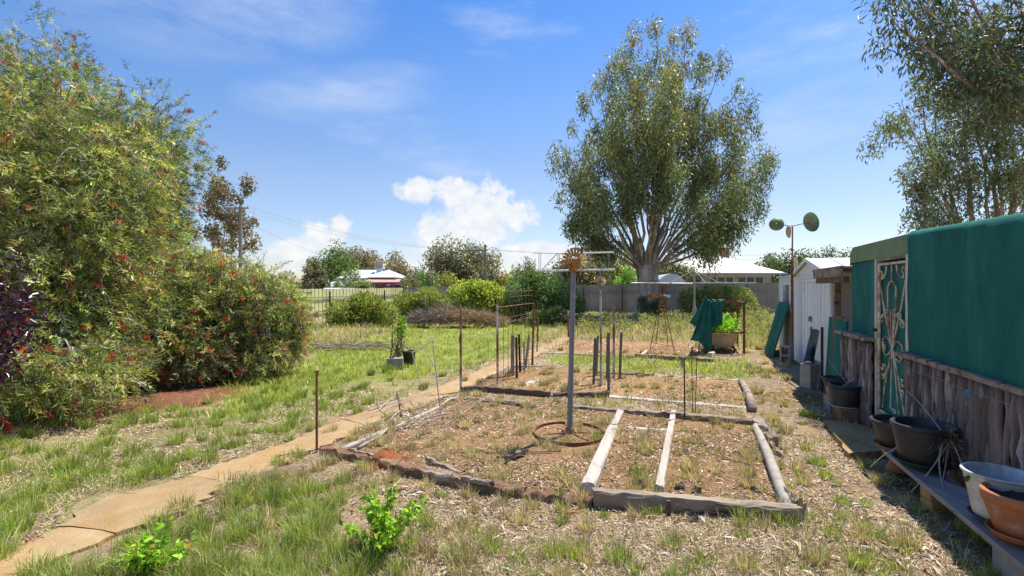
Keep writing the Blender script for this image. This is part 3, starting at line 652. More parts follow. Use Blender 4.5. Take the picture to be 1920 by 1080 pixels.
def bottlebrush(name, label, foot, lobes, n_twig, pals, n_flower, seed, weep=1.0, per=20, leaf=(.074, .0125), trunks=4, redness=1.0, zlow=.12, twigs=.3):
    g = np.random.default_rng(seed); foot = np.array(foot, float); root = thing(name, label, 'shrub', foot, 'bottlebrush bushes on the left')
    big = [(np.array(c, float), np.array(r, float)) for c, r in lobes]; lobes = list(big)
    for c, r in big:      # boughs: smaller lumps standing out of each mass, hollows between them
        for _ in range(9):
            q = unit(g.normal(size=3)); q[2] = abs(q[2]) * .9 - .25; k = g.uniform(.30, .46); lobes.append((c + q * r * (1 - k * .75), r * k * np.array([1.0, 1.0, g.uniform(.8, 1.3)])))
    nb = len(big)
    wt = np.array([r[0] * r[2] + r[1] * r[2] + r[0] * r[1] for c, r in lobes]); wt[:nb] *= .26; wt /= wt.sum()
    ids = g.choice(len(lobes), n_twig, p=wt)
    C = np.array([l[0] for l in lobes])[ids]; Rr = np.array([l[1] for l in lobes])[ids]
    dirs = unit(g.normal(size=(n_twig, 3)))
    sh = np.clip(1 - np.abs(g.normal(0, .16, n_twig)), .45, 1.0) + .08 * vnoise(dirs[:, 0] * 3 + ids, dirs[:, 2] * 3, 2.0, seed)
    P = C + dirs * Rr * sh[:, None]; ok = P[:, 2] > zlow; P = P[ok]; dirs = dirs[ok]; sh = sh[ok]; n = len(P)
    horiz = unit(dirs * np.array([1, 1, 0]) + 1e-6)
    up = np.clip(dirs[:, 2], -1, 1)
    Dr = unit(horiz * .75 + np.stack([g.normal(0, .6, n), g.normal(0, .6, n), g.normal(0, .5, n) + up * .7 - weep * (1 - np.clip(up, 0, 1)) * .55], 1))
    ln = g.uniform(.14, .36, n)
    # twigs, slightly drooping
    tip = P + Dr * ln[:, None] + np.array([0, 0, -1]) * (weep * .16 * ln)[:, None]; tip[:, 2] = np.maximum(tip[:, 2], .03)
    mid = P + Dr * ln[:, None] * .5
    # leaves round each twig
    t = np.tile(np.linspace(.05, 1.0, per), (n, 1)) + g.uniform(-.02, .02, (n, per)); t3 = t[..., None]
    B = (1 - t3) ** 2 * P[:, None, :] + 2 * t3 * (1 - t3) * mid[:, None, :] + t3 ** 2 * tip[:, None, :]
    side = unit(np.cross(Dr[:, None, :], g.normal(size=(n, per, 3)))); ld = unit(side * .85 + Dr[:, None, :] * .75 + g.normal(0, .15, (n, per, 3)))
    cols = np.repeat(pal(n, pals, .16, g), per, 0) * (1 + g.normal(0, .14, (n * per, 1))) * np.repeat(1 + .3 * vnoise(P[:, 0] * 1.0 + P[:, 1], P[:, 2] + P[:, 1] * .5, 3.2, seed + 5), per)[:, None]
    V, F, Cc = leaves(B.reshape(-1, 3), ld.reshape(-1, 3), leaf[0] * g.uniform(.65, 1.35, n * per), leaf[1] * g.uniform(.8, 1.3, n * per), np.clip(cols, .01, .6), .15, g)
    V[:, 2] = np.maximum(V[:, 2], .015)
    emit('foliage', V, F, M['brushleaf'], root, Cc)
    # bare twigs as thin strips of three sides, thicker weeping canes among them
    k = g.choice(n, int(n * twigs), replace=False); paths = [(np.stack([P[i] - Dr[i] * .12, mid[i], tip[i] * .7 + mid[i] * .3]), np.array([.0045, .0035, .0015])) for i in k]
    canes = []
    for _ in range(int(n * .018)):
        i = int(g.integers(0, n)); a = P[i]; ctr = C[ok][i]; s = ctr + (a - ctr) * .25 + np.array([0, 0, .35 * Rr[ok][i][2]])
        canes.append((bezier(s, (s + a) / 2 + np.array([0, 0, .35]), a + np.array([0, 0, -.05]), 7), np.linspace(.014, .004, 7)))
    V, F = multi_tube(paths, 3); emit('twig', V, F, M['twig'], root)
    V, F = multi_tube(canes, 4); tag(emit('branch', V, F, M['palestick'], root), kind='stuff')
    for j in range(trunks):
        c, r = big[j % nb]; b = foot + np.array([g.normal(0, .25), g.normal(0, .2), -.05]); e = c + g.normal(0, .2, 3)
        V, F = tube_arrays(bezier(b, b + (e - b) * np.array([.3, .3, .6]), e, 8), np.linspace(.075, .025, 8), 8); emit('trunk', V, F, M['darkbark'], root, smooth=True)
    # flowers near the outside, spent ones duller
    i = g.choice(n, n_flower, replace=False, p=(sh ** 6) / (sh ** 6).sum())
    V, F, Cc = brush_flowers(tip[i] - Dr[i] * .03, Dr[i], g, [((.62, .022, .028), 3.4 * redness), ((.50, .06, .06), 2), ((.26, .075, .05), 2.6), ((.20, .10, .055), 2.2)])
    tag(emit('flowers', V, F, M['petal'], root, Cc), kind='stuff')
    return root

def X(px, d): return (px - CX) / FPX * d
bottlebrush('bottlebrush_bush', 'tall dark bottlebrush behind, reaching the top left corner', (X(150, 9.6), 9.6, 0),
            [((X(40, 9.4), 9.4, 5.0), (1.5, 1.4, 2.1)), ((X(95, 9.2), 9.2, 4.4), (1.25, 1.2, 1.5)), ((X(268, 9.0), 9.0, 4.30), (.95, 1.0, 1.1)), ((X(306, 9.0), 9.0, 3.9), (.62, .8, .95)), ((X(200, 9.4), 9.4, 3.3), (1.4, 1.0, 1.6)), ((X(250, 9.2), 9.2, 2.4), (.9, .9, 1.4))],
            7000, BBD + BB[:4], 420, 51, .6)
bottlebrush('bottlebrush_bush', 'big weeping olive green bottlebrush filling the left edge', (X(60, 7.0), 7.0, 0),
            [((X(110, 6.6), 6.6, 3.1), (1.35, 1.2, 1.35)), ((X(40, 6.5), 6.5, 2.6), (1.4, 1.3, 1.5)), ((X(165, 6.6), 6.6, 2.5), (.78, .9, 1.4)), ((X(60, 6.4), 6.4, 1.4), (1.35, 1.1, 1.35)), ((X(190, 6.8), 6.8, 1.4), (.85, .8, 1.2)), ((X(-120, 6.6), 6.6, 2.6), (1.5, 1.3, 1.7)), ((X(-60, 6.1), 6.1, .9), (1.3, .9, .85)), ((X(40, 5.9), 5.9, .95), (1.0, .7, .85)), ((X(130, 6.1), 6.1, .75), (.75, .6, .65)), ((X(60, 5.9), 5.9, 1.9), (1.0, .7, .9)), ((X(-20, 5.3), 5.3, .7), (1.0, .55, .62)), ((X(70, 5.35), 5.35, .55), (.7, .5, .48)), ((X(170, 5.9), 5.9, .5), (.6, .5, .42))],
            10000, BB, 560, 52, 1.15)
bottlebrush('bottlebrush_bush', 'low spreading bottlebrush with many red flowers toward the fence', (X(410, 8.7), 8.7, 0),
            [((X(415, 8.6), 8.6, 1.40), (.85, .9, .80)), ((X(492, 8.7), 8.7, 1.22), (.62, .7, .78)), ((X(345, 8.4), 8.4, 1.40), (.80, .9, .95)), ((X(280, 8.0), 8.0, 1.55), (.8, .8, 1.1)), ((X(465, 8.6), 8.6, .75), (.75, .7, .65)), ((X(380, 8.2), 8.2, .8), (.8, .7, .7)), ((X(290, 7.7), 7.7, .95), (.6, .6, .7)), ((X(520, 8.9), 8.9, .95), (.42, .5, .62)), ((X(455, 8.3), 8.3, .42), (.75, .5, .42)), ((X(360, 7.9), 7.9, .42), (.6, .45, .4)), ((X(515, 8.7), 8.7, .4), (.4, .4, .38))],
            8000, BB, 560, 53, 1.1, redness=2.2, zlow=.06, twigs=.6)

def plum():
    g = np.random.default_rng(5); d = 4.1; foot = np.array([X(-90, d), d, 0]); root = thing('plum_shrub', 'dark purple leaved plum branch at the left edge', 'shrub', foot)
    paths = []; tips = []
    for x, y in [(30, 500), (55, 560), (20, 590), (60, 610), (30, 650), (10, 690), (-20, 520), (-30, 620), (-60, 560), (25, 545), (45, 585), (5, 640), (-40, 680), (-110, 560), (-150, 620), (-180, 540), (-120, 680), (-210, 640), (-90, 740), (-160, 730), (-40, 760), (-230, 720), (-70, 480), (-140, 480)]:
        e = D(x, y, d + g.uniform(-.25, .25)); p = bezier(foot + (0, 0, .0), foot + (g.normal(0, .1), 0, 1.1), e, 8); paths.append((p, np.linspace(.018, .004, 8))); tips.append(p[-5:])
    V, F = multi_tube(paths, 5); emit('stem', V, F, M['darkbark'], root)
    T = np.concatenate(tips); n = 4600; i = g.integers(0, len(T), n); P = T[i] + g.normal(0, .075, (n, 3))
    V, F, C = leaves(P, np.stack([g.normal(.3, .6, n), g.normal(0, .6, n), g.normal(-.3, .5, n)], 1), .062 * g.uniform(.7, 1.2, n), .032, pal(n, [((.035, .012, .02), 4), ((.06, .018, .03), 3), ((.14, .02, .025), .5)], .2, g), .25, g)
    emit('foliage', V, F, M['plum'], root, C)
plum()
# ------------------------------------------------------------------ shrubs inside the yard
def shrub(name, label, foot, blobs, n, leaf, width, pals, seed, flowers=None, mat='leaf', hang=0.0, shell=.30, cat='shrub', stems=7, group='shrubs along the back of the yard'):
    """blobs: (offset, radii) lumps round the foot; leaves thick towards their outsides; flowers (count, size, palette)"""
    g = np.random.default_rng(seed); foot = np.array(foot, float); root = thing(name, label, cat, foot, group)
    B = [(foot + np.array(o, float), np.array(r, float)) for o, r in blobs]
    w = np.array([np.prod(r) ** .67 for _, r in B]); w /= w.sum(); i = g.choice(len(B), n, p=w)
    Cn = np.array([b[0] for b in B])[i]; Rr = np.array([b[1] for b in B])[i]
    q = unit(g.normal(size=(n, 3))); s = 1 - np.abs(g.normal(0, shell, n)); s = np.clip(s, .1, 1.15) + .16 * vnoise(q[:, 0] * 4 + i, q[:, 2] * 4 + q[:, 1] * 3, 1.5, seed)
    P = Cn + q * Rr * s[:, None]; ok = P[:, 2] > .03; P, q, i = P[ok], q[ok], i[ok]; m = len(P)
    tw = g.normal(0, .1, 400); cl = (np.floor(P[:, 0] * 4) * 7 + np.floor(P[:, 1] * 4) * 13 + np.floor(P[:, 2] * 5) * 29).astype(int) % 400
    cols = pal(m, pals, .15, g) * (1 + tw[cl] * 1.4)[:, None]
    V, F, C = leaves(P, q + g.normal(0, .6, (m, 3)) + np.array([0, 0, .25 - hang]), leaf * g.uniform(.65, 1.35, m), width * g.uniform(.8, 1.25, m), np.clip(cols, .01, .7), .2, g)
    V[:, 2] = np.maximum(V[:, 2], .01)
    emit('foliage', V, F, M[mat], root, C)
    paths = []
    for k in range(stems):
        c, r = B[k % len(B)]; e = c + g.normal(0, .3, 3) * r; b = foot + np.array([g.normal(0, .08), g.normal(0, .08), -.03])
        paths.append((bezier(b, b + (e - b) * np.array([.3, .3, .7]), e, 6), np.linspace(.022, .006, 6)))
    V, F = multi_tube(paths, 5); emit('stem', V, F, M['darkbark'], root)
    if flowers:
        k, size, fp = flowers; out = np.where((s[ok] > .85) & (q[:, 1] < .45))[0]; j = g.choice(out, min(k, len(out)), replace=False)
        pts = P[j] + q[j] * .02; petals = 9
        Pp = np.repeat(pts, petals, 0); Dp = unit(g.normal(size=(len(Pp), 3)) + np.repeat(q[j], petals, 0) * .8)
        V, F, C = leaves(Pp, Dp, size, size * .7, np.repeat(pal(len(j), fp, .15, g), petals, 0), .2, g); tag(emit('flowers', V, F, M['petal'], root, C), kind='stuff')
    return root

ROSE = [((0.14, 0.20, 0.045), 3), ((0.22, 0.28, 0.065), 3), ((0.33, 0.36, 0.10), 2), ((.28, .19, .08), .9)]
d = 19.8
shrub('rose_bush', 'wide bush speckled with dark red flowers before the cream fence', (X(678, d), d, 0), [((-.75, 0, .5), (.75, .6, .55)), ((.2, .1, .72), (.8, .7, .62)), ((.9, 0, .5), (.6, .6, .55)), ((-.25, -.1, .35), (.9, .6, .4)), ((-.1, .2, .95), (.5, .5, .38))], 11000, .10, .05, ROSE, 61, (150, .06, [((.38, .012, .045), 3), ((.28, .02, .06), 2), ((.45, .06, .05), 1)]))
d = 22.5
shrub('rose_bush', 'taller bush with pale pink flowers, right of the dark red one', (X(788, d), d, 0), [((-.6, 0, .7), (.7, .6, .7)), ((.35, .1, .95), (.75, .7, .62)), ((.95, 0, .6), (.55, .6, .6)), ((0, 0, .5), (.8, .6, .5))], 10000, .11, .055, ROSE, 62, (120, .075, [((.62, .28, .27), 3), ((.55, .18, .20), 2), ((.6, .36, .3), 1)]))
d = 23.5
shrub('lemon_tree', 'rounded yellow green citrus shrub behind the brush pile', (X(898, d), d, 0), [((-.75, 0, .95), (.85, .8, .85)), ((.2, .1, 1.15), (.95, .8, .75)), ((.95, 0, .8), (.7, .7, .8)), ((.1, -.2, .6), (1.1, .7, .6)), ((-.2, 0, 1.5), (.6, .5, .42))], 15000, .13, .07, [((0.27, 0.31, 0.06), 3), ((0.37, 0.40, 0.095), 3), ((0.17, 0.21, 0.045), 2), ((.5, .5, .16), .8)], 63)
d = 21.0
shrub('dense_shrub', 'large dark green shrub left of the tin windmill pole', (X(1015, d), d, 0), [((-.85, 0, 1.25), (.85, .9, .85)), ((.1, .1, 1.5), (1.0, .9, .8)), ((.95, 0, 1.1), (.8, .8, .85)), ((.1, -.2, .7), (1.3, .8, .7)), ((-.3, 0, 1.95), (.55, .5, .38)), ((1.5, .1, .75), (.45, .5, .5)), ((-1.2, 0, .7), (.5, .6, .6))], 20000, .10, .045, [((0.065, 0.115, 0.042), 3), ((0.105, 0.165, 0.06), 3), ((0.175, 0.24, 0.10), 1.6)], 64)
d = 19.5
shrub('geranium_clump', 'clump of pale pink geraniums at the foot of the dark shrub', (X(1030, d), d, 0), [((-.35, 0, .33), (.5, .4, .36)), ((.3, .05, .4), (.5, .4, .4)), ((.7, 0, .25), (.3, .3, .28))], 4200, .07, .06, [((.09, .15, .035), 3), ((.14, .21, .05), 2)], 65, (80, .07, [((.75, .50, .58), 3), ((.78, .66, .68), 2), ((.55, .12, .06), .25)]))
d = 24.5
shrub('olive_shrub', 'dusty olive green bush behind the draped bath frame', (X(1340, d), d, 0), [((-1.1, 0, .85), (.8, .7, .75)), ((0, .1, 1.05), (.95, .8, .8)), ((1.0, 0, .95), (.8, .7, .75)), ((1.6, 0, .7), (.5, .6, .7)), ((-.4, 0, .6), (1.1, .7, .6))], 14000, .11, .05, [((0.13, 0.15, 0.055), 3), ((0.20, 0.215, 0.08), 3), ((0.30, 0.30, 0.12), 1.3)], 66)
d = 25.6
shrub('sucker_growth', 'grey green sucker shoots round the foot of the big trunk', (X(1218, d), d, 0), [((-.35, 0, .55), (.28, .25, .6)), ((.45, -.1, .5), (.35, .3, .55)), ((.1, -.25, .35), (.5, .25, .4))], 3400, .12, .035, [((.10, .12, .05), 3), ((.16, .17, .09), 2)], 67)

def brush_pile():
    g = np.random.default_rng(71); d = 19.2; foot = np.array([X(862, d), d, 0]); root = thing('brush_pile', 'long heap of dry brown brushwood behind the lawn', 'brush pile', foot)
    lumps = [(-1.55, .42, .55, .5), (-.75, .5, .7, .55), (.15, .5, .8, .55), (.95, .4, .7, .45), (1.5, .25, .45, .3)]
    for nm, n, mat, cols in (('grey_twigs', 3600, 'litter', [((.25, .20, .17), 3), ((.17, .13, .11), 2)]), ('straw', 6500, 'litter', [((.42, .31, .17), 3), ((.32, .22, .12), 3), ((.24, .155, .085), 2)])):
        i = g.choice(2 if nm == 'grey_twigs' else 5, n) if nm == 'grey_twigs' else g.choice([1, 2, 2, 3, 3, 4], n)
        L_ = np.array(lumps)[i]; q = unit(g.normal(size=(n, 3))) * (g.uniform(0, 1, (n, 1)) ** .45)
        P = foot + np.stack([L_[:, 0] + q[:, 0] * L_[:, 2], q[:, 1] * .55, L_[:, 1] * .55 + np.abs(q[:, 2]) * L_[:, 3] * .85], 1)
        V, F, C = leaves(P, np.stack([g.normal(0, 1, n), g.normal(0, .6, n), g.normal(-.1, .6, n)], 1), g.uniform(.16, .42, n), .014, pal(n, cols, .2, g), .1, g); V[:, 2] = np.maximum(V[:, 2], .005)
        tag(emit(nm, V, F, M[mat], root, C), kind='stuff')
brush_pile()

def grey_bush():
    g = np.random.default_rng(72); d = 21; foot = np.array([X(835, d), d, 0]); root = thing('dead_shrub', 'grey leafless shrub between the pink bush and the citrus', 'shrub', foot)
    paths = []
    for _ in range(70):
        e = foot + np.array([g.normal(0, .45), g.normal(0, .3), g.uniform(.5, 1.12)]); p = bezier(foot + g.normal(0, .05, 3) * (1, 1, 0), foot + (e - foot) * np.array([.3, .3, .7]), e, 5); paths.append((p, np.linspace(.012, .004, 5)))
        for _ in range(6):
            q = p[int(g.integers(1, 5))]; paths.append((np.stack([q, q + g.normal(0, .16, 3)]), np.array([.005, .003])))
    V, F = multi_tube(paths, 3); emit('twig', V, F, M['twig'], root)
grey_bush()

def sapling(name, label, foot, h, spread, n, seed, leafsize=.034):
    g = np.random.default_rng(seed); foot = np.array(foot, float); root = thing(name, label, 'sapling', foot)
    paths, P, Dd = [], [], []
    for k in range(17):
        a = g.uniform(0, 6.28); r = spread * g.uniform(.2, 1); e = foot + np.array([math.cos(a) * r, math.sin(a) * r, h * g.uniform(.5, 1.05) * (1.05 - .35 * r / spread)])
        p = bezier(foot + (g.normal(0, .02), g.normal(0, .02), -.01), foot + (e - foot) * np.array([.25, .25, .6]), e, 8); paths.append((p, np.linspace(.005, .0015, 8)))
        for j in range(n):
            t = g.uniform(.22, 1); f = t * 7; i0 = min(int(f), 6); q = p[i0] + (p[i0 + 1] - p[i0]) * (f - i0); P.append(q + g.normal(0, .012, 3)); Dd.append(unit(g.normal(size=3)) + np.array([math.cos(a) * .5, math.sin(a) * .5, .25]))
    V, F = multi_tube(paths, 4); emit('stem', V, F, M['twig'], root)
    P = np.array(P); m = len(P)
    V, F, C = leaves(P, np.array(Dd), leafsize * g.uniform(.6, 1.3, m), leafsize * .62, pal(m, [((.19, .33, .028), 3), ((.27, .42, .04), 3), ((.12, .22, .025), 2), ((.40, .40, .07), .8), ((.36, .22, .06), .3)], .14, g), .2, g); emit('foliage', V, F, M['leaf'], root, C)
sapling('sapling', 'bright green leafy seedling bush standing in front of the rotten log', G(722, 1030), .35, .25, 60, 81, .042)
sapling('sapling', 'bright green seedling at the bottom edge, left of the other', G(292, 1075), .27, .22, 44, 82, .042)

# ------------------------------------------------------------------ grass, weeds, fallen leaves (nobody could count them)
def blades(P, h, lean, ang, w, cols, g):
    n = len(P); d = np.stack([np.cos(ang), np.sin(ang), np.zeros(n)], 1); s = np.stack([-np.sin(ang + g.normal(0, .8, n)), np.cos(ang + g.normal(0, .8, n)), np.zeros(n)], 1)
    W = (w / 2)[:, None]; up = np.array([0, 0, 1.])
    b0 = P - s * W; b1 = P + s * W; m = P + d * (lean * .32)[:, None] + up * (h * .62)[:, None]; m0 = m - s * W * .8; m1 = m + s * W * .8; tip = P + d * lean[:, None] + up * h[:, None]
    V = np.stack([b0, b1, m1, m0, tip], 1).reshape(-1, 3); i = np.arange(n)[:, None] * 5
    F = np.concatenate([i + np.array([[0, 1, 2]]), i + np.array([[0, 2, 3]]), i + np.array([[3, 2, 4]])], 0)
    return V, F, np.repeat(cols, 5, 0)

def scatter(n, g, y0, y1, p=1.0, xr=1.12):
    """ground points in front of the camera, thinning with distance"""
    u = g.uniform(0, 1, n); k = 1 - p
    y = (y0 ** k + u * (y1 ** k - y0 ** k)) ** (1 / k) if abs(k) > 1e-3 else y0 * (y1 / y0) ** u
    x = g.uniform(-1, 1, n) * xr * (y + .25); return x, y

GREEN = [((0.20, 0.29, 0.04), 3), ((0.28, 0.37, 0.06), 3), ((0.38, 0.42, 0.10), 2), ((.50, .43, .22), 1.2)]
LIME = [((0.31, 0.37, 0.05), 3), ((0.42, 0.46, 0.085), 3), ((0.50, 0.48, 0.14), 2), ((.60, .51, .25), 1.3)]
MIXED = [((0.25, 0.28, 0.085), 3), ((0.33, 0.325, 0.13), 2), ((.52, .42, .27), 3), ((.40, .30, .18), 2), ((.18, .22, .055), 1.2)]
STRAW = [((.58, .455, .285), 3), ((.45, .345, .205), 3), ((.30, .21, .115), 2.4), ((.66, .56, .42), 1.0)]

def on_path(x, y): return soft(PATH, x, y, .13, 201)

def grass_layer(name, label, pick, n_tuft, per, hgt, wid, pals, seed, y0, y1, p=1.0, rad=.06, leanf=.75, cap=None, xr=1.12):
    g = np.random.default_rng(seed); x, y = scatter(n_tuft, g, y0, y1, p, xr); k = pick(x, y, g) & ~on_path(x, y); x, y = x[k], y[k]; n = len(x)
    sz = np.clip(g.lognormal(0, .38, n), .4, 2.0); cnt = np.maximum(3, (per * sz * g.uniform(.5, 1.4, n)).astype(int)); i = np.repeat(np.arange(n), cnt); m = len(i)
    r = rad * np.sqrt(g.uniform(0, 1, m)) * sz[i]; a = g.uniform(0, 6.28, m); bx = x[i] + r * np.cos(a); by = y[i] + r * np.sin(a)
    h = hgt * sz[i] * g.uniform(.35, 1.15, m) * (1 - .35 * r / (rad * 2)); ang = a + g.normal(0, .7, m); lean = h * np.abs(g.normal(leanf * .6, leanf * .5, m))
    dist = np.hypot(bx, by); w = np.maximum(wid, .0011 * dist) * g.uniform(.7, 1.3, m)
    tuftc = g.normal(0, .15, n); cols = pal(m, pals, .14, g) * (1 + tuftc[i])[:, None]
    V, F, C = blades(np.stack([bx, by, gz(bx, by) - .006], 1), h, lean, ang, w, np.clip(cols, .01, .8), g)
    tag(emit(name, V, F, M['grass'], cols=C), label, 'grass', kind='stuff')
    return m

def not_bed(x, y): return ~(inpoly(x, y, BED1) | inpoly(x, y, BED2) | inpoly(x, y, BED3))
HUT = [(2.0, .5), (4.6, 7.6), (5.4, 9.9), (9, 14), (14, 9), (9, .5)]
def pk_lush(x, y, g): return (soft(LAWNLUSH, x, y, .3, 21) | soft(STRIP, x, y, .15, 31)) & (g.uniform(0, 1, len(x)) < .95)
def pk_lawn(x, y, g):
    d = vnoise(x, y, 1.4, 301) * .5 + .5 + vnoise(x, y, 5, 302) * .3
    return soft(LAWN, x, y, .2) & ~soft(REDSOIL, x, y, .2, 51) & (g.uniform(0, 1, len(x)) < np.clip(d * 1.3 - .25, .04, 1)) | (soft(REDSOIL, x, y, .2, 51) & (vnoise(x, y, 2.5, 303) > .0) & (g.uniform(0, 1, len(x)) < .5) & (y < 7.6))
def pk_frontl(x, y, g): return soft(FRONTL, x, y, .35, 41) & (g.uniform(0, 1, len(x)) < np.clip(.55 + .7 * vnoise(x, y, 2.6, 304), .05, 1)) & not_bed(x, y)
def pk_mixed(x, y, g):
    d = np.clip(.34 + .85 * vnoise(x, y, 1.9, 305) + .3 * vnoise(x, y, 6, 306), .03, 1)
    return not_bed(x, y) & ~inpoly(x, y, LAWN) & ~inpoly(x, y, HUT) & ~soft(REDSOIL, x, y, .1, 51) & (g.uniform(0, 1, len(x)) < d)
def pk_bed(x, y, g): return ~not_bed(x, y) & (g.uniform(0, 1, len(x)) < np.clip(.15 + .4 * vnoise(x, y, 3.0, 307), .05, 1))
def pk_back(x, y, g):
    return ~inpoly(x, y, LAWNLUSH) & ~inpoly(x, y, HUT) & not_bed(x, y) & (x > -8.5 + (y - 20) * .1)
def pk_straw(x, y, g): return ~inpoly(x, y, LAWNLUSH) & ~inpoly(x, y, HUT) & ~soft(REDSOIL, x, y, .1, 51) & (not_bed(x, y) | (g.uniform(0, 1, len(x)) < .6)) & (g.uniform(0, 1, len(x)) < np.clip(.55 + .8 * vnoise(x, y, 2.2, 308), .1, 1))

grass_layer('lawn_grass', 'lush green grass of the lawn beyond the path and between the beds', pk_lush, 12000, 12, .10, .004, LIME, 401, 5.5, 22, .7, .10)
grass_layer('lawn_grass', 'patchy green grass between the bottlebrush and the path', pk_lawn, 16000, 13, .085, .0035, GREEN, 402, 2.5, 14, 1.1, .07, xr=1.6)
grass_layer('tall_grass', 'ragged green grass in the front left corner', pk_frontl, 1300, 28, .085, .0030, GREEN + MIXED, 403, 2.3, 5, .9, .055)
grass_layer('dry_tufts', 'dry grey green tufts dotted over the bare yard', pk_mixed, 6500, 22, .078, .003, MIXED, 404, 2.3, 14, 1.1, .05)
grass_layer('bed_weeds', 'small weedy tufts growing in the garden beds', pk_bed, 4600, 18, .078, .003, MIXED, 405, 3.3, 12, .9, .055)
grass_layer('back_grass', 'pale rank grass at the back of the yard', pk_back, 9000, 9, .17, .004, STRAW[:3] + LIME[1:3] + MIXED[:3], 406, 12.2, 31, .4, .16, xr=.85)
def thatch():
    """flattened straw, chips and crumbs: one thin triangle each"""
    g = np.random.default_rng(407); x, y = scatter(430000, g, 2.3, 15, 1.35, 1.4); k = pk_straw(x, y, g) & ~on_path(x, y); x, y = x[k], y[k]; n = len(x)
    a = g.uniform(0, 6.28, n); ln = g.uniform(.010, .055, n) * (1 + .05 * y); w = np.maximum(.0013, .00065 * y) * g.uniform(.6, 1.7, n); inb = ~not_bed(x, y); ln = np.where(inb, ln * .75, ln); w = np.where(inb, w * 1.7, w)
    d = np.stack([np.cos(a), np.sin(a), np.abs(g.normal(0, .28, n))], 1); s_ = np.stack([-np.sin(a), np.cos(a), g.normal(0, .3, n)], 1); P = np.stack([x, y, gz(x, y) + inb * .012 + g.uniform(.001, .012, n)], 1)
    V = np.stack([P - s_ * w[:, None], P + s_ * w[:, None], P + d * ln[:, None]], 1).reshape(-1, 3)
    c = pal(n, STRAW + [((.20, .13, .075), 2.5), ((.11, .075, .05), 1.6)], .16, g); cb = pal(n, [((.40, .275, .14), 3), ((.28, .185, .09), 3), ((.15, .085, .05), 3.5), ((.09, .055, .04), 2), ((.56, .46, .34), 2.2), ((.66, .60, .52), .8), ((.33, .29, .10), 1)], .16, g); c[inb] = cb[inb]
    tag(emit('thatch', V, np.arange(3 * n).reshape(-1, 3), M['litter'], cols=np.repeat(c, 3, 0)), 'flattened straw and chips covering the bare ground', 'thatch', kind='stuff')
thatch()

def rand_spots(seed, n, fn, s0, s1):
    g = np.random.default_rng(500 + seed); out = []
    while len(out) < n:
        x, y = scatter(200, g, 2.4, 12, 1.2); k = fn(x, y) & ~on_path(x, y) & ~inpoly(x, y, HUT)
        for a, b in zip(x[k], y[k]): out.append((CX + a / b * FPX, CY + EYE * FPX / b, g.uniform(s0, s1)))
    return out[:n]
def clumps(name, label, pts, per, hgt, pals, seed, rad=.062, wid=.0036, leanf=.85):
    """distinct grass clumps at places read off the photo"""
    g = np.random.default_rng(seed); B = np.array([G(a, b)[:2] for a, b, s in pts]); S = np.array([s for a, b, s in pts]); cnt = (per * S).astype(int); i = np.repeat(np.arange(len(B)), cnt); m = len(i)
    r = rad * np.sqrt(g.uniform(0, 1, m)) * S[i]; a = g.uniform(0, 6.28, m); bx = B[i, 0] + r * np.cos(a); by = B[i, 1] + r * np.sin(a); h = hgt * S[i] * g.uniform(.35, 1.15, m); ang = a + g.normal(0, .6, m)
    V, F, C = blades(np.stack([bx, by, gz(bx, by) - .006], 1), h, h * np.abs(g.normal(.5, .4, m)) * leanf, ang, np.maximum(wid, .001 * by) * g.uniform(.7, 1.3, m), pal(m, pals, .15, g) * (1 + g.normal(0, .12, len(B))[i])[:, None], g)
    tag(emit(name, V, F, M['grass'], cols=C), label, 'grass', kind='stuff')
clumps('grass_clumps', 'separate green grass clumps on the bare front ground', [(925, 1020, .9), (765, 1020, 1.3), (850, 1030, 1), (1160, 1050, 1.1), (1040, 1035, 1.1), (1260, 1030, .9), (1320, 1060, .7), (690, 1060, 1.2), (560, 1010, 1.3), (470, 1000, 1.3), (600, 985, 1), (390, 1030, 1.3), (430, 960, 1.1), (1225, 965, .8), (1390, 975, 1.1), (1470, 985, .9), (1120, 830, .9), (1200, 900, .9), (1190, 890, .8), (640, 905, .9), (680, 880, .8), (1045, 930, .8), (960, 925, .8), (900, 905, .7), (520, 870, .9), (560, 855, .9), (130, 880, 1.4), (250, 850, 1.2), (330, 830, 1.2), (60, 930, 1.3), (320, 870, 1), (1580, 950, .8), (1640, 1010, .8), (1560, 1010, .8), (1540, 870, .8), (1700, 1040, .7)] + rand_spots(1, 110, lambda x, y: soft(FRONTL, x, y, .2, 41), .6, 1.4) + rand_spots(2, 80, lambda x, y: not_bed(x, y) & (x > -1) & (y < 6), .4, .9) + rand_spots(3, 130, lambda x, y: inpoly(x, y, LAWN) & (y < 9), .6, 1.3), 150, .12, GREEN + MIXED[:2], 411)
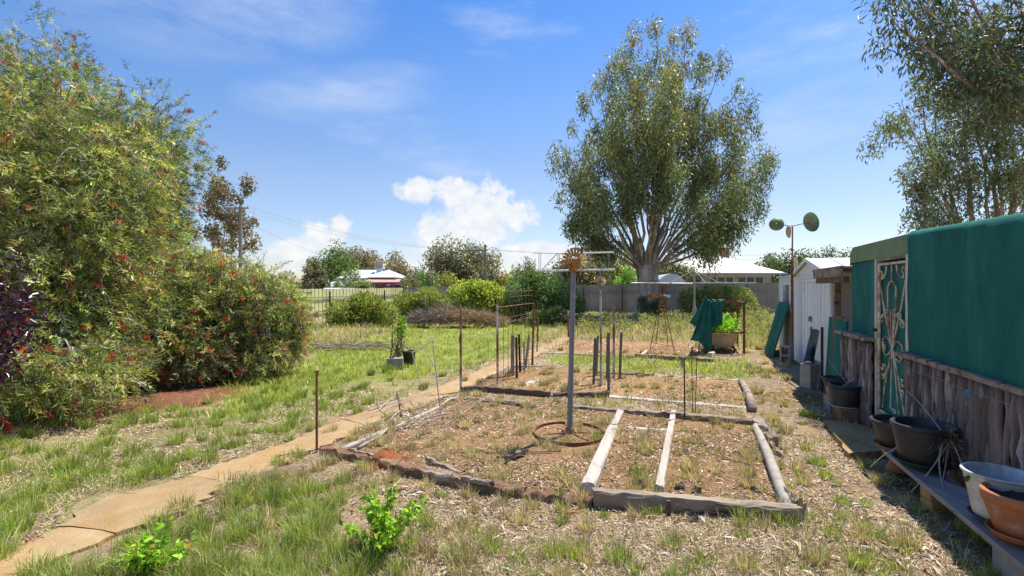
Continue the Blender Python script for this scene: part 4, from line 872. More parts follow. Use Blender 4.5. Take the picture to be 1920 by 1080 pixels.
clumps('dry_clumps', 'bleached dry grass clumps about the timbers', [(1215, 845, 1.2), (1205, 830, 1.1), (1140, 800, 1), (1285, 830, .6), (1230, 730, 1), (1200, 728, 1), (1060, 735, 1.1), (1020, 725, 1), (955, 735, .9), (700, 830, .9), (660, 825, 1), (730, 815, .9), (620, 810, 1), (800, 820, .7), (895, 795, .7), (700, 810, .8), (765, 800, .7), (1470, 690, 1.3), (1450, 700, 1.2), (1480, 715, 1.1), (1435, 680, 1), (1190, 700, .8), (1080, 700, 1), (1005, 780, .7), (930, 790, .7), (1065, 790, .6), (870, 715, .9), (895, 745, .9), (1395, 965, 1), (1350, 960, .7), (560, 900, 1.2), (500, 905, 1.1), (470, 920, 1), (600, 880, 1), (1440, 815, .9), (1455, 800, .8), (1410, 700, 1.0), (625, 868, .9), (690, 885, 1), (735, 900, .9), (800, 912, .7), (880, 925, .9), (940, 938, .8), (1000, 945, .9), (1060, 955, .9), (1090, 945, .8), (1425, 655, 1.4), (1450, 640, 1.3), (1430, 625, 1.3), (1400, 650, 1.1)] + rand_spots(4, 210, lambda x, y: ~not_bed(x, y), .4, .95) + rand_spots(5, 85, lambda x, y: not_bed(x, y) & (x > -2.5) & (y < 8), .5, 1.1), 150, .115, MIXED[2:4] + STRAW + MIXED[:1], 412)

def weeds():
    g = np.random.default_rng(421); P, S = [], []
    def reg(n, poly, s):
        q = np.array(gpoly(poly)); lo, hi = q.min(0), q.max(0); c = 0
        while c < n:
            x, y = g.uniform(lo[0], hi[0]), g.uniform(lo[1], hi[1])
            if inpoly(np.array([x]), np.array([y]), [tuple(v) for v in q])[0]: P.append((x, y, 0)); S.append(s * g.uniform(.6, 1.3)); c += 1
    reg(70, [(1130, 625), (1300, 632), (1300, 600), (1130, 598)], .42); reg(60, [(1390, 640), (1445, 650), (1455, 605), (1390, 600)], .6); reg(40, [(1085, 625), (1180, 632), (1180, 605), (1085, 605)], .35)
    Pa, Da, Wi = [], [], []; paths = []
    for p, s in zip(P, S):
        p = np.array(p); e = p + np.array([g.normal(0, .1), g.normal(0, .1), s]); pth = bezier(p, (p + e) / 2 + g.normal(0, .03, 3), e, 5); paths.append((pth, np.linspace(.006, .003, 5)))
        for _ in range(34): Pa.append(p + (e - p) * g.uniform(.15, 1) + g.normal(0, .07, 3)); Da.append(g.normal(0, 1, 3) + np.array([0, 0, .3]))
    Pa = np.array(Pa); n = len(Pa); Pa[:, 2] = np.maximum(Pa[:, 2], .02)
    V, F, C = leaves(Pa, np.array(Da), .10 * g.uniform(.6, 1.3, n), .045, pal(n, [((.20, .29, .05), 3), ((.29, .34, .08), 2), ((.36, .29, .15), 2.4), ((.42, .32, .20), 2)], .15, g), .2, g)
    tag(emit('tall_weeds', V, F, M['grass'], cols=C), 'leafy green weeds growing before the back fence', 'weeds', kind='stuff')
    V, F = multi_tube(paths, 3); tag(emit('weed_stalks', V, F, M['palestick']), 'dry stalks among the weeds at the back', 'weeds', kind='stuff')
weeds()

def litter():
    g = np.random.default_rng(431); x, y = scatter(20000, g, 2.3, 11, 1.3)
    dens = np.clip(.25 + .55 * (x / (y + 1) + .25), .10, .9) * np.clip(.7 + .6 * vnoise(x, y, 2.0, 309), .1, 1.2)
    k = (g.uniform(0, 1, len(x)) < dens) & ~inpoly(x, y, LAWN) & ~on_path(x, y) & ~inpoly(x, y, FRONTL); x, y = x[k], y[k]; n = len(x)
    P = np.stack([x, y, gz(x, y) + g.uniform(.006, .018, n)], 1); a = g.uniform(0, 6.28, n); Dd = np.stack([np.cos(a), np.sin(a), g.normal(0, .12, n)], 1)
    # leaves lie flat, gently cupped
    L_ = (.072 * g.uniform(.45, 1.35, n))[:, None]; W = (.0135 * g.uniform(.5, 1.5, n))[:, None]; s = np.stack([-np.sin(a), np.cos(a), g.normal(0, .25, n)], 1)
    bend = g.normal(0, .18, n)[:, None] * L_
    v = np.stack([P, P + Dd * L_ * .45 + s * (W * .5 + bend * .5), P + Dd * L_ + s * bend * .1, P + Dd * L_ * .45 - s * (W * .5 - bend * .5)], 1); v[:, 1, 2] += .004; v[:, 3, 2] += .004
    i = np.arange(n)[:, None] * 4; F = np.concatenate([i + np.array([[0, 1, 2]]), i + np.array([[0, 2, 3]])], 0)
    C = np.repeat(pal(n, [((.48, .38, .27), 3), ((.38, .26, .165), 3), ((.56, .50, .42), 2), ((.26, .14, .075), 2), ((.44, .34, .10), .4)], .14, g), 4, 0)
    tag(emit('leaf_litter', v.reshape(-1, 3), F, M['litter'], cols=C), 'fallen gum leaves scattered over the bare ground', 'leaf litter', kind='stuff')
    # clods and pebbles of the bed soil
    x, y = scatter(9000, g, 3.2, 12, 1.0); k = ~not_bed(x, y) | (g.uniform(0, 1, len(x)) < .12); k &= ~inpoly(x, y, LAWN) & ~on_path(x, y); x, y = x[k], y[k]; n = len(x); r = g.uniform(.004, .017, n) * g.uniform(.5, 1.3, n)
    o8 = np.array([(1, 0, 0), (0, 1, 0), (-1, 0, 0), (0, -1, 0), (0, 0, .8), (0, 0, -.6)], float); V = np.stack([x, y, gz(x, y) + .012], 1)[:, None, :] + o8[None] * r[:, None, None] * g.uniform(.6, 1.3, (n, 6, 3))
    f8 = np.array([(0, 1, 4), (1, 2, 4), (2, 3, 4), (3, 0, 4), (1, 0, 5), (2, 1, 5), (3, 2, 5), (0, 3, 5)]); C = np.repeat(pal(n, [((.27, .165, .09), 3), ((.19, .11, .06), 3), ((.40, .30, .20), 1)], .15, g), 6, 0)
    tag(emit('soil_clods', V.reshape(-1, 3), (np.arange(n)[:, None, None] * 6 + f8[None]).reshape(-1, 3), M['litter'], cols=C), 'small clods and pebbles on the soil of the beds', 'soil', kind='stuff')
    # twigs and crumbs
    x, y = scatter(8000, g, 2.3, 10, 1.2); k = ~inpoly(x, y, LAWN) & ~on_path(x, y); x, y = x[k], y[k]; n = len(x); a = g.uniform(0, 6.28, n)
    V, F, C = leaves(np.stack([x, y, gz(x, y) + .008], 1), np.stack([np.cos(a), np.sin(a), g.normal(0, .06, n)], 1), g.uniform(.03, .16, n), .005, pal(n, [((.36, .28, .20), 3), ((.20, .14, .10), 3), ((.5, .45, .38), 1)], .15, g), .4, g)
    tag(emit('twig_litter', V, F, M['litter'], cols=C), 'broken twigs scattered over the bare ground', 'twigs', kind='stuff')
    # red fallen stamens under the bottlebrush and along the path
    x, y = scatter(9000, g, 2.4, 9.5, .9); k = (soft(REDSOIL, x, y, .3, 51) | (inpoly(x, y, LAWN) & (np.abs(vnoise(x, y, 2, 310)) < .25) & (y < 6))) & (x < -1.2); x, y = x[k], y[k]; n = len(x); a = g.uniform(0, 6.28, n)
    V, F, C = leaves(np.stack([x, y, gz(x, y) + .010], 1), np.stack([np.cos(a), np.sin(a), g.normal(0, .1, n)], 1), g.uniform(.02, .05, n), .007, pal(n, [((.34, .045, .035), 3), ((.26, .10, .06), 3), ((.35, .22, .13), 2)], .2, g), .3, g)
    tag(emit('fallen_stamens', V, F, M['petal'], cols=C), 'red fallen flower threads under the bottlebrush', 'flower litter', kind='stuff')
    # dead twigs lying along the lawn
    n = 900; t = g.uniform(0, 1, n); p0, p1 = G(545, 655), G(735, 652); P = p0 + (p1 - p0) * t[:, None] + np.stack([g.normal(0, .1, n), g.normal(0, .35, n), g.uniform(.02, .12, n)], 1)
    V, F, C = leaves(P, np.stack([g.normal(0, 1, n), g.normal(0, .5, n), g.normal(0, .15, n)], 1), g.uniform(.12, .4, n), .014, pal(n, [((.33, .27, .20), 3), ((.20, .155, .115), 2)], .15, g), .3, g)
    tag(emit('dead_twigs', V, F, M['litter'], cols=C), 'low windrow of dead grey twigs across the lawn', 'twigs', kind='stuff')
litter()
# ------------------------------------------------------------------ timbers round the beds
def beam(name, label, p0, p1, w, h, mat, seed=0, jag=.006, z=-.02, taper=1.0, segs=10, cat='timber', group=None, roll=0.0, tilt=0.0, wave=0.0):
    """weathered timber from ground point p0 to p1: a box with worn edges and an uneven top"""
    g = np.random.default_rng(seed + 900); p0 = np.array(p0, float); p1 = np.array(p1, float); d = p1 - p0; L_ = np.linalg.norm(d[:2]); d = d / L_; s = np.array([-d[1], d[0], 0]); segs = max(segs, int(L_ / .07))
    V, F = [], []; prof = [(-.5, 0), (-.5, .86), (-.40, 1.0), (0, 1.02), (.40, 1.0), (.5, .86), (.5, 0)]; k = len(prof)
    wv = [[(g.uniform(6, 42), g.uniform(0, 6.28), g.uniform(.3, 1)) for _ in range(4)] for _ in prof]
    for i in range(segs + 1):
        t = i / segs; c = p0 + (p1 - p0) * t; ww = w * (1 + (taper - 1) * t); e = g.normal(0, jag) * .6
        for (a, b), wq in zip(prof, wv):
            hw = wave * sum(A * math.sin(f * t * L_ + ph) for f, ph, A in wq) / 1.6 * (b > .5)
            q = c + s * (a * ww + hw * .5 + g.normal(0, jag * .5) + roll * b) + np.array([0, 0, z + b * h + (g.normal(0, jag) if b > .5 else 0) + hw + tilt * t])
            if i in (0, segs): q = q + d * g.normal(0, jag * 1.5) * np.array([1, 1, 0])
            V.append(q)
    for i in range(segs):
        for j in range(k - 1): F.append((i * k + j, i * k + j + 1, (i + 1) * k + j + 1, (i + 1) * k + j))
        F.append((i * k + k - 1, i * k, (i + 1) * k, (i + 1) * k + k - 1))
    F += [tuple(range(k))[::-1], tuple(range(segs * k, segs * k + k))]
    Vl = (np.array(V) - p0) @ np.stack([d * np.array([1, 1, 0]), s, np.array([0, 0, 1.])], 1); o = emit(name, Vl, F, mat, origin=(0, 0, 0)); o.location = tuple(p0); o.rotation_euler = (0, 0, math.atan2(d[1], d[0])); tag(o, label, cat, group); return o
TG = 'timbers edging the garden beds'
beam('timber_sleeper', 'long squared grey sleeper nearest the camera, front of the first bed', G(1113, 944), G(1500, 980), .085, .125, M['sleeper'], 1, .005, group=TG)
mbk = MB(); p = G(1253, 968); mbk.box((p[0], p[1] - .008, .05), (.028, .018, .12), .1); tag(mbk.build('timber_peg', M['darkwood']), 'short peg driven against the face of the nearest sleeper', 'peg')
beam('timber_beam', 'thick bleached beam left of the first bed, ending at the sleeper', G(1102, 928), G(1150, 812), .105, .11, M['palewood'], 2, .0035, group=TG)
beam('timber_beam', 'short pale beam end beyond the thick bleached beam', G(1150, 808), G(1163, 781), .075, .10, M['palewood'], 3, .006, group=TG)
beam('timber_beam', 'narrow bleached rail dividing the first bed', G(1236, 928), G(1263, 780), .065, .095, M['palewood'], 4, .003, group=TG)
beam('timber_batten', 'thin pale cross batten between the two bleached beams', G(1163, 805), G(1252, 811), .06, .05, M['palewood'], 5, .004, group=TG)
def pole(name, label, pts, rad, mat, n=9, group=TG, cat='timber', seed=0, jag=.003):
    g = np.random.default_rng(seed); pts = np.array(pts, float); V, F = tube_arrays(pts, rad, n); V = V + g.normal(0, jag, V.shape); tag(emit(name, V, F, mat, smooth=True), label, cat, group)
pole('round_pole', 'smooth pale round pole along the right side of the first bed', [G(1482, 965, .045), G(1462, 912, .05), G(1440, 852, .05), G(1417, 800, .05)], [.042, .044, .042, .038], M['palestick'], seed=1)
for k, (a, b, w, h, lab) in enumerate([((1420, 800), (1450, 838), .10, .11, 'cracked rotten timber chunk lying right of the pale round pole'), ((1450, 838), (1462, 858), .07, .06, 'splintered timber end behind the cracked chunk'), ((1478, 948), (1500, 962), .05, .09, 'short split stump at the right end of the nearest sleeper')]):
    beam('rotten_timber', lab, G(*a), G(*b), w, h, M['sleeper'], 10 + k, .016, group=TG)
beam('timber_sleeper', 'long grey sleeper at the back of the first bed, right part', G(1210, 782), G(1414, 800), .10, .10, M['sleeper'], 20, .006, group=TG)
beam('timber_sleeper', 'grey sleeper at the back of the first bed behind the wheel', G(1075, 770), G(1208, 781), .09, .085, M['sleeper'], 21, .006, group=TG)
beam('timber_sleeper', 'dark half sunk sleeper at the back left of the first bed', G(872, 754), G(1003, 767), .10, .07, M['darkwood'], 22, .008, group=TG)
beam('rotten_timber', 'grey broken stub beside the top of the stick pile', G(826, 752), G(862, 748), .10, .05, M['sleeper'], 23, .012, group=TG)
# second bed
beam('timber_board', 'short dark board at the foot of the left rusty post', G(866, 737), G(905, 733), .06, .11, M['darkwood'], 30, .005, group=TG)
beam('timber_board', 'long dark board at the front of the second bed', G(897, 736), G(1032, 748), .055, .12, M['darkwood'], 31, .005, group=TG)
beam('timber_board', 'dark board of the second bed right of the windmill pole', G(1036, 747), G(1142, 745), .06, .095, M['darkwood'], 32, .006, group=TG)
beam('timber_batten', 'white weathered batten lying at the front of the second bed', G(1142, 744), G(1241, 752), .11, .035, M['palewood'], 33, .004, group=TG)
beam('timber_batten', 'white weathered batten ending at the curved edge board', G(1243, 753), G(1400, 766), .09, .04, M['palewood'], 34, .004, group=TG)
pole('edge_board', 'curved grey edging board at the right of the second bed', [G(1389, 713, .05), G(1397, 727, .05), G(1404, 742, .05), G(1411, 768, .05)], [.045, .05, .055, .06], M['sleeper'], 5, seed=2)
beam('timber_batten', 'long pale batten along the back of the second bed', G(1228, 706), G(1392, 716), .06, .05, M['palewood'], 35, .004, group=TG)
beam('timber_batten', 'darker batten along the back of the second bed among the stakes', G(1098, 699), G(1226, 705), .06, .055, M['sleeper'], 36, .005, group=TG)
beam('timber_batten', 'pale batten edging the path beside the trellis', G(905, 712), G(957, 688), .05, .05, M['palewood'], 37, .004, group=TG)
beam('timber_batten', 'grey batten across the back of the trellis bed', G(960, 688), G(1036, 688), .06, .045, M['sleeper'], 38, .004, group=TG)
beam('timber_plank', 'tan plank lying aslant in the trellis bed', G(978, 729), G(1016, 706), .13, .035, M['palewood'], 39, .004, group=TG)
beam('timber_plank', 'short tan plank just left of the windmill pole', G(1046, 727), G(1064, 705), .10, .035, M['palewood'], 40, .004, group=TG)
# third bed
beam('timber_sleeper', 'long pale sleeper at the front of the farthest bed', G(1028, 664), G(1190, 670), .07, .06, M['palewood'], 41, .004, group=TG)
beam('timber_sleeper', 'grey sleeper of the farthest bed in front of the bath', G(1191, 670), G(1337, 679), .08, .10, M['sleeper'], 42, .005, group=TG)
beam('timber_block', 'small upright block at the right end of the farthest sleeper', G(1331, 672), G(1337, 669), .09, .14, M['palewood'], 43, .004, group=TG)
beam('timber_batten', 'small pale batten lying by the path near the geraniums', G(1022, 655), G(1035, 649), .06, .05, M['palewood'], 44, .004, group=TG)
beam('timber_batten', 'tilted pale stick in the farthest bed', G(1202, 668), G(1214, 658), .06, .06, M['palewood'], 45, .004, group=TG)

# rotten log across the front left
for k, (a, b, w, h, mt, lab) in enumerate([((607, 850), (745, 880), .105, .085, 'rotwood', 'rotten red brown log end beside the tall bolt post'), ((745, 884), (868, 910), .115, .095, 'rotwood', 'grey topped rotten log, middle part, right of the ant heap'), ((868, 910), (985, 926), .11, .068, 'rotwood', 'crumbling red brown log left of centre'), ((985, 926), (1112, 944), .09, .045, 'rotwood', 'low splintered remains of the log touching the nearest sleeper')]):
    beam('rotten_log', lab, G(*a), G(*b), w, h, M[mt], 50 + k, .0035, wave=.015, segs=44, group='rotten log lengths at the front of the bed', cat='log')
for k, (a, b, lab) in enumerate([((862, 898), (925, 912), 'long grey splinter lying on top of the log'), ((800, 862), (862, 892), 'dark split strip leaning behind the log'), ((655, 848), (700, 858), 'grey bark strip at the left end of the log'), ((950, 862), (985, 848), 'short dark stick lying in the bed left of the wheel')]):
    beam('wood_splinter', lab, G(*a, .05), G(*b, .05), .035, .03, M['sleeper'], 60 + k, .007, z=0, cat='splinter')
def ant_heap():
    g = np.random.default_rng(61); c = G(722, 868); V, F = [], []; n, m = 18, 7
    for i in range(m):
        t = i / (m - 1); r = .17 * t ** .8
        for j in range(n):
            a = 2 * math.pi * j / n; V.append((c[0] + r * math.cos(a) * 1.1 + g.normal(0, .008), c[1] + r * math.sin(a) + g.normal(0, .008), .135 * (1 - t ** 1.3) + g.normal(0, .004) - .01))
    for i in range(m - 1):
        for j in range(n): F.append((i * n + j, (i + 1) * n + j, (i + 1) * n + (j + 1) % n, i * n + (j + 1) % n))
    mt = pm('red_earth', (.36, .125, .045), (.27, .085, .03), 20, bump=1, bscale=90, rough=1); tag(emit('ant_heap', np.array(V), F, mt, smooth=True), 'small heap of orange red earth on the rotten log', 'ant heap')
ant_heap()
def sticks():
    g = np.random.default_rng(62)
    for k, (a, b, r, lab) in enumerate([((630, 848), (860, 745), .028, 'long thick grey branch along the left side of the first bed'), ((672, 840), (735, 800), .018, 'forked grey branch at the lower end of the stick pile')]):
        p0, p1 = G(*a, .03), G(*b, .04); P = bezier(p0, (p0 + p1) / 2 + np.array([.08, 0, .02]), p1, 9); P[1:-1] += g.normal(0, .012, (7, 3)); V, F = tube_arrays(P, np.linspace(r, r * .6, 9), 7); tag(emit('fallen_branch', V, F, M['palestick'], smooth=True), lab, 'branch')
    paths = []
    for _ in range(44):
        a = G(g.uniform(690, 810), g.uniform(765, 815), .02); b = a + np.array([.45 + g.normal(0, .4), .6 + g.normal(0, .5), g.uniform(0, .10)]) * g.uniform(.25, .9); paths.append((bezier(a, (a + b) / 2 + g.normal(0, .05, 3), b, 5), np.linspace(.008, .003, 5)))
    V, F = multi_tube(paths, 5); V[:, 2] = np.maximum(V[:, 2], .004); tag(emit('stick_pile', V, F, M['palestick']), 'pile of thin pale sticks on the left side of the first bed', 'sticks', kind='stuff')
sticks()
def cones():
    g = np.random.default_rng(63); mt = pm('pine_cone', (.24, .20, .17), (.12, .09, .07), 20, bump=.5)
    for k, (x, y, lab) in enumerate([(1205, 911, 'pine cone in the narrow bed strip against the sleeper'), (1275, 918, 'pine cone beside the narrow bleached rail'), (1306, 926, 'pine cone touching the back of the nearest sleeper'), (1415, 925, 'pine cone near the right end of the first bed'), (1300, 980, 'pine cone lying in front of the nearest sleeper'), (1290, 968, 'smaller pine cone tucked against the front of the sleeper')]):
        c = G(x, y); mb = MB(); R_ = .025 if k != 5 else .021; a0 = g.uniform(0, 3)
        ax = np.array([math.cos(a0), math.sin(a0), 0]); sd = np.array([-ax[1], ax[0], 0]); up = np.array([0, 0, 1.])
        mb.tube([c + ax * t * R_ * 1.5 + up * R_ * .85 for t in (-1, -.6, 0, .6, 1)], [R_ * .3, R_ * .75, R_ * .85, R_ * .6, R_ * .15], 8)
        for r in range(7):
            for j in range(9):
                a = j * 2 * math.pi / 9 + r * .35; t = -0.9 + r * .28; rr = R_ * (1.02 - .5 * max(0, t)) ; o = sd * math.cos(a) + up * math.sin(a); q = c + ax * t * R_ * 1.5 + up * R_ * .85 + o * rr * .8; e = q + (o * .8 + ax * .55) * R_ * .42; s = np.cross(o, ax) * R_ * .26
                mb.add([q - s, q + s, e + s * .8, e - s * .8, (q + e) / 2 + ax * R_ * .12], [(0, 1, 4), (1, 2, 4), (2, 3, 4), (3, 0, 4)])
        o = mb.build('pine_cone', mt); tag(o, lab, 'pine cone', 'pine cones in and before the first bed')
cones()
def stones():
    g = np.random.default_rng(64); mt = pm('stone', (.40, .33, .27), (.28, .22, .18), 14, bump=.4)
    for k, (x, y, r, lab) in enumerate([(892, 818, .022, 'small white stone in the bed below the tin windmill'), (1262, 822, .03, 'brown stone right of the narrow bleached rail'), (1325, 860, .02, 'small pale stone in the middle of the first bed')]):
        c = G(x, y); mb = MB(); mb.lathe([(.001, -.3 * r), (r * .9, 0), (r * .95, r * .5), (r * .5, r * .95), (.001, r)], c, 9, 1.2, .9); V = np.array(mb.V) + g.normal(0, r * .09, (len(mb.V), 3)); tag(emit('stone', V, mb.F, mt), lab, 'stone')
stones()

# ------------------------------------------------------------------ posts and stakes
def post(name, label, px0, py0, px1, py1, rad, mat, n=8, group='posts and stakes among the beds', cat='post', top=None, square=False, bend=0.0):
    """base pixel on the ground, top pixel at the same distance"""
    b = G(px0, py0); t = D(px1, py1, b[1]); t[1] += bend; b2 = b + (b - t) / np.linalg.norm(b - t) * .06
    mb = MB()
    if square: mb.bar(b2, t, rad * 2, rad * 1.3, up=(0, 1, 0))
    else: mb.tube([b2, (b2 + t) / 2, t], rad, n)
    return b, t, mb
def simple_post(name, label, *a, mat, **k):
    b, t, mb = post(name, label, *a, mat, **k); o = mb.build(name, mat, smooth=False); return tag(o, label, k.get('cat', 'post'), k.get('group', 'posts and stakes among the beds'))
b, t, mb = post('', '', 594, 843, 594, 698, .0125, None)
r = thing('bolt_post', 'tall rusty bolt with a flat head standing beside the path', 'post', b); mb.build('shaft', M['rust'], r)
mb = MB(); mb.tube([t - (0, 0, .004), t + (0, 0, .018)], .024, 6); mb.build('bolt_head', M['rust'], r)
b, t, mb = post('', '', 864, 735, 864, 592, .018, None); r = thing('steel_post', 'rust over white steel post at the left front of the second bed', 'post', b, 'posts and stakes among the beds'); mb.build('tube', M['rustpipe'], r)
mb = MB(); mb.tube([t, t + (.003, 0, .12)], .009, 6); mb.build('rod', M['rust'], r)
mb = MB(); c = D(861, 637, b[1] - .02); mb.box(c, (.012, .012, .09)); mb.build('bracket', M['greypost'], r)
simple_post('steel_post', 'rusty pipe post at the near end of the wire trellis', 933, 724, 932, 573, .017, mat=M['rustpipe'])
simple_post('steel_post', 'rusty pipe post at the far end of the wire trellis', 998, 686, 1001, 568, .022, mat=M['rust'])
simple_post('steel_post', 'short rusty post with a white top behind the trellis', 1007, 660, 1009, 595, .021, mat=M['rustpipe'])
simple_post('steel_post', 'white and rust pipe post right of the small windmill', 1151, 708, 1151, 576, .021, mat=M['rustpipe'])
simple_post('steel_post', 'short red brown post by the path near the geraniums', 1066, 633, 1065, 596, .028, mat=M['rust'])
for k, (x0, y0, x1, y1, mt, rd, lab) in enumerate([
    (961, 704, 961, 628, 'galv', .034, 'broad galvanised stake at the trellis'), (969, 709, 968, 632, 'darkrust', .020, 'dark notched stake just right of the galvanised one'), (975, 699, 973, 627, 'darkrust', .020, 'taller dark notched stake in the trellis'),
    (983, 701, 982, 640, 'galv', .013, 'thin grey stake in the trellis'), (985, 692, 992, 628, 'galv', .022, 'leaning grey steel stake in the trellis'),
    (1113, 721, 1116, 634, 'greywood', .020, 'grey timber stake, left of the small windmill'), (1118, 704, 1121, 630, 'greywood', .018, 'leaning grey stake behind the left one'), (1141, 733, 1141, 624, 'greywood', .019, 'tallest grey stake, right of the small windmill'),
    (1138, 708, 1139, 630, 'greywood', .016, 'grey stake hidden behind the tallest one'), (1162, 709, 1165, 623, 'greywood', .021, 'grey stake right of the white and rust post')]):
    simple_post('garden_stake', lab, x0, y0, x1, y1, rd, mat=M[mt], square=True, cat='stake')
def rods():
    r_ = thing('tied_rod', 'thin steel rod carrying a small clear cup in the second bed', 'rod', G(1284, 792), 'posts and stakes among the beds')
    b, t = G(1284, 792), D(1283, 671, G(1284, 792)[1]); mb = MB(); mb.tube([b - (0, 0, .05), t], .008, 6); mb.build('rod', M['darkrust'], r_)
    c = D(1280, 676, b[1]); mb = MB(); mb.lathe([(.028, 0), (.018, -.085), (.001, -.085)], c, 10); mb.build('cup', M['whitepot'], r_)
    b = G(1302, 785); r_ = thing('wire_hoop', 'narrow hoop of bent black wire right of the thin rod', 'wire', b, 'posts and stakes among the beds'); mb = MB()
    mb.tube([G(1299, 786) - (0, 0, .05), D(1297, 668, b[1])], .0045, 5); mb.tube([G(1303, 785) - (0, 0, .05), D(1307, 669, b[1] + .1)], .0045, 5); mb.build('wire', M['darkrust'], r_)
rods()
def trellis():
    a, b = G(933, 722), G(999, 687); root = thing('wire_trellis', 'tall rusty wire mesh trellis strung between two pipe posts', 'trellis', (a + b) / 2, None)
    d = (b - a) / np.linalg.norm(b - a); n = 9; mt = M['rust']
    for i in range(n):
        p = a + (b - a) * ((i + .15) / (n - .7)); mb = MB(); mb.tube([p + (0, 0, .01), p + (0, 0, 1.49)], .004, 4); mb.build('upright_wire', mt, root)
    for z, f in ((1.49, 0), (1.40, .3), (1.24, .0), (1.05, 0), (.97, .1), (.72, 0), (.5, 0), (.22, 0)):
        p = a + (b - a) * f; mb = MB(); mb.tube([p + (0, 0, z), b + (0, 0, z + .01)], .0045 if z != 1.24 else .007, 4); mb.build('cross_wire', mt, root)
    q = G(864, 735); mb = MB(); mb.tube([q + (0, 0, .80), a + (0, 0, .82)], .0025, 4); tag(mb.build('tie_wire', M['twig']), 'thin slack wire from the left rusty post to the trellis', 'wire')
trellis()

# ------------------------------------------------------------------ ornamental windmills
def fan(mb_mat, root, c, r, n, hub, axis_tilt=0.0, w=.30, name='blade'):
    """n flat blades in the vertical plane facing the camera"""
    for i in range(n):
        a = 2 * math.pi * i / n + .1; u = np.array([math.cos(a), 0, math.sin(a)]); v = np.array([-math.sin(a), 0, math.cos(a)]); y = np.array([0, 1., 0])
        r0, r1 = r * .30, r; w0, w1 = r * w * .28, r * w * .52; mb = MB()
        P = []
        for o in (-.0015, .0015):
            P += [c + u * r0 - v * w0 + y * (o - .004), c + u * r0 + v * w0 + y * (o + .004), c + u * r1 + v * w1 + y * (o + .010), c + u * r1 - v * w1 + y * (o - .010)]
        mb.add(P, [(0, 1, 2, 3), (7, 6, 5, 4), (0, 4, 5, 1), (1, 5, 6, 2), (2, 6, 7, 3), (3, 7, 4, 0)]); mb.build(name, mb_mat, root)
    mb = MB(); mb.tube([c - (0, hub, 0), c + (0, hub, 0)], r * .2, 10); mb.build('hub', M['rust'], root)
    for rr in (.36, .62):
        ring = [c + np.array([math.cos(t) * r * rr, .012, math.sin(t) * r * rr]) for t in np.linspace(0, 2 * math.pi, 25)]; mb = MB(); mb.tube(ring, .0035 if rr > .5 else .005, 4, False); mb.build('ring', mb_mat, root)
def tin_windmill():
    b = G(1068, 822); d = b[1]; root = thing('tin_windmill', 'yellow tin windmill with white rails on a grey pole set in an iron wheel', 'windmill', b)
    top = D(1075, 506, d); mb = MB(); mb.tube([b + (0, 0, .02), (b + top) / 2, top], [.029, .027, .026], 8); mb.build('pole', M['greypost'], root)
    # iron wheel lying on the ground
    R_, n = .375, 40; mb = MB(); V, F = [], []
    for i in range(n):
        a = 2 * math.pi * i / n
        for r, z in ((R_, .0), (R_, .075), (R_ - .014, .075), (R_ - .014, .0)): V.append((b[0] + r * math.cos(a), b[1] + r * math.sin(a), z))
    for i in range(n):
        j = (i + 1) % n
        for k in range(4): F.append((i * 4 + k, j * 4 + k, j * 4 + (k + 1) % 4, i * 4 + (k + 1) % 4))
    mb.add(V, F); wh = mb.build('iron_wheel', M['rust'], root)
    for i in range(6):
        a = i * math.pi / 3 + .1; u = np.array([math.cos(a), math.sin(a), 0]); mb = MB(); mb.tube([b + u * .04 + (0, 0, .06), b + u * (R_ - .01) + (0, 0, .035)], .011, 6); mb.build('spoke', M['rust'], wh)
    mb = MB(); mb.tube([b + (0, 0, -.01), b + (0, 0, .11)], [.055, .042], 10); mb.build('wheel_hub', M['rust'], wh)
    c = D(1077, 487, d - .09); fan(M['yellowrust'], root, c, .122, 18, .03, w=.19)
    # tail and crosspiece
    mb = MB(); p0 = D(1074, 508, d - .06); p1 = D(1079, 484, d - .20); mb.bar(p0, p1, .022, .05, up=(1, 0, 0)); mb.build('tail', M['yellowrust'], root)
    lo, up_ = 507, 475
    for y0, y1, x0, x1, r in ((508, 505.5, 1003, 1153, .0105), (475.5, 473, 1046, 1151, .0085)):
        mb = MB(); mb.tube([D(x0, y0, d), D(x1, y1, d)], r, 7); mb.build('rail', M['whitebar'], root)
    mb = MB(); mb.tube([D(1000, 475, d + .02), D(1046, 475, d)], .0025, 5); mb.build('wire', M['galv'], root)
    for x0, y0, x1, y1, r in ((1003, 486, 1003, 508, .004), (1010.5, 475, 1010.5, 508, .003), (1014, 475, 1014, 508, .003), (1046, 474, 1046, 507, .0035), (1049, 474, 1049, 507, .003), (1015, 507, 1045, 475, .004), (1104, 474, 1104, 506, .0035), (1141, 473, 1141, 506, .0035), (1079, 484, 1103, 506, .0045), (1124, 490, 1140, 506, .0035)):
        mb = MB(); mb.tube([D(x0, y0, d + .006), D(x1, y1, d + .006)], r, 5); mb.build('strut', M['galv'], root)
    mb = MB(); mb.tube([D(1060, 518, d + .01), D(1092, 518, d + .01)], .005, 6); mb.build('crossbar', M['darkrust'], root)
    for x in (1060, 1092): mb = MB(); mb.tube([D(x, 512, d + .01), D(x, 524, d + .01)], .012, 8); mb.build('bracket', M['darkrust'], root)
tin_windmill()
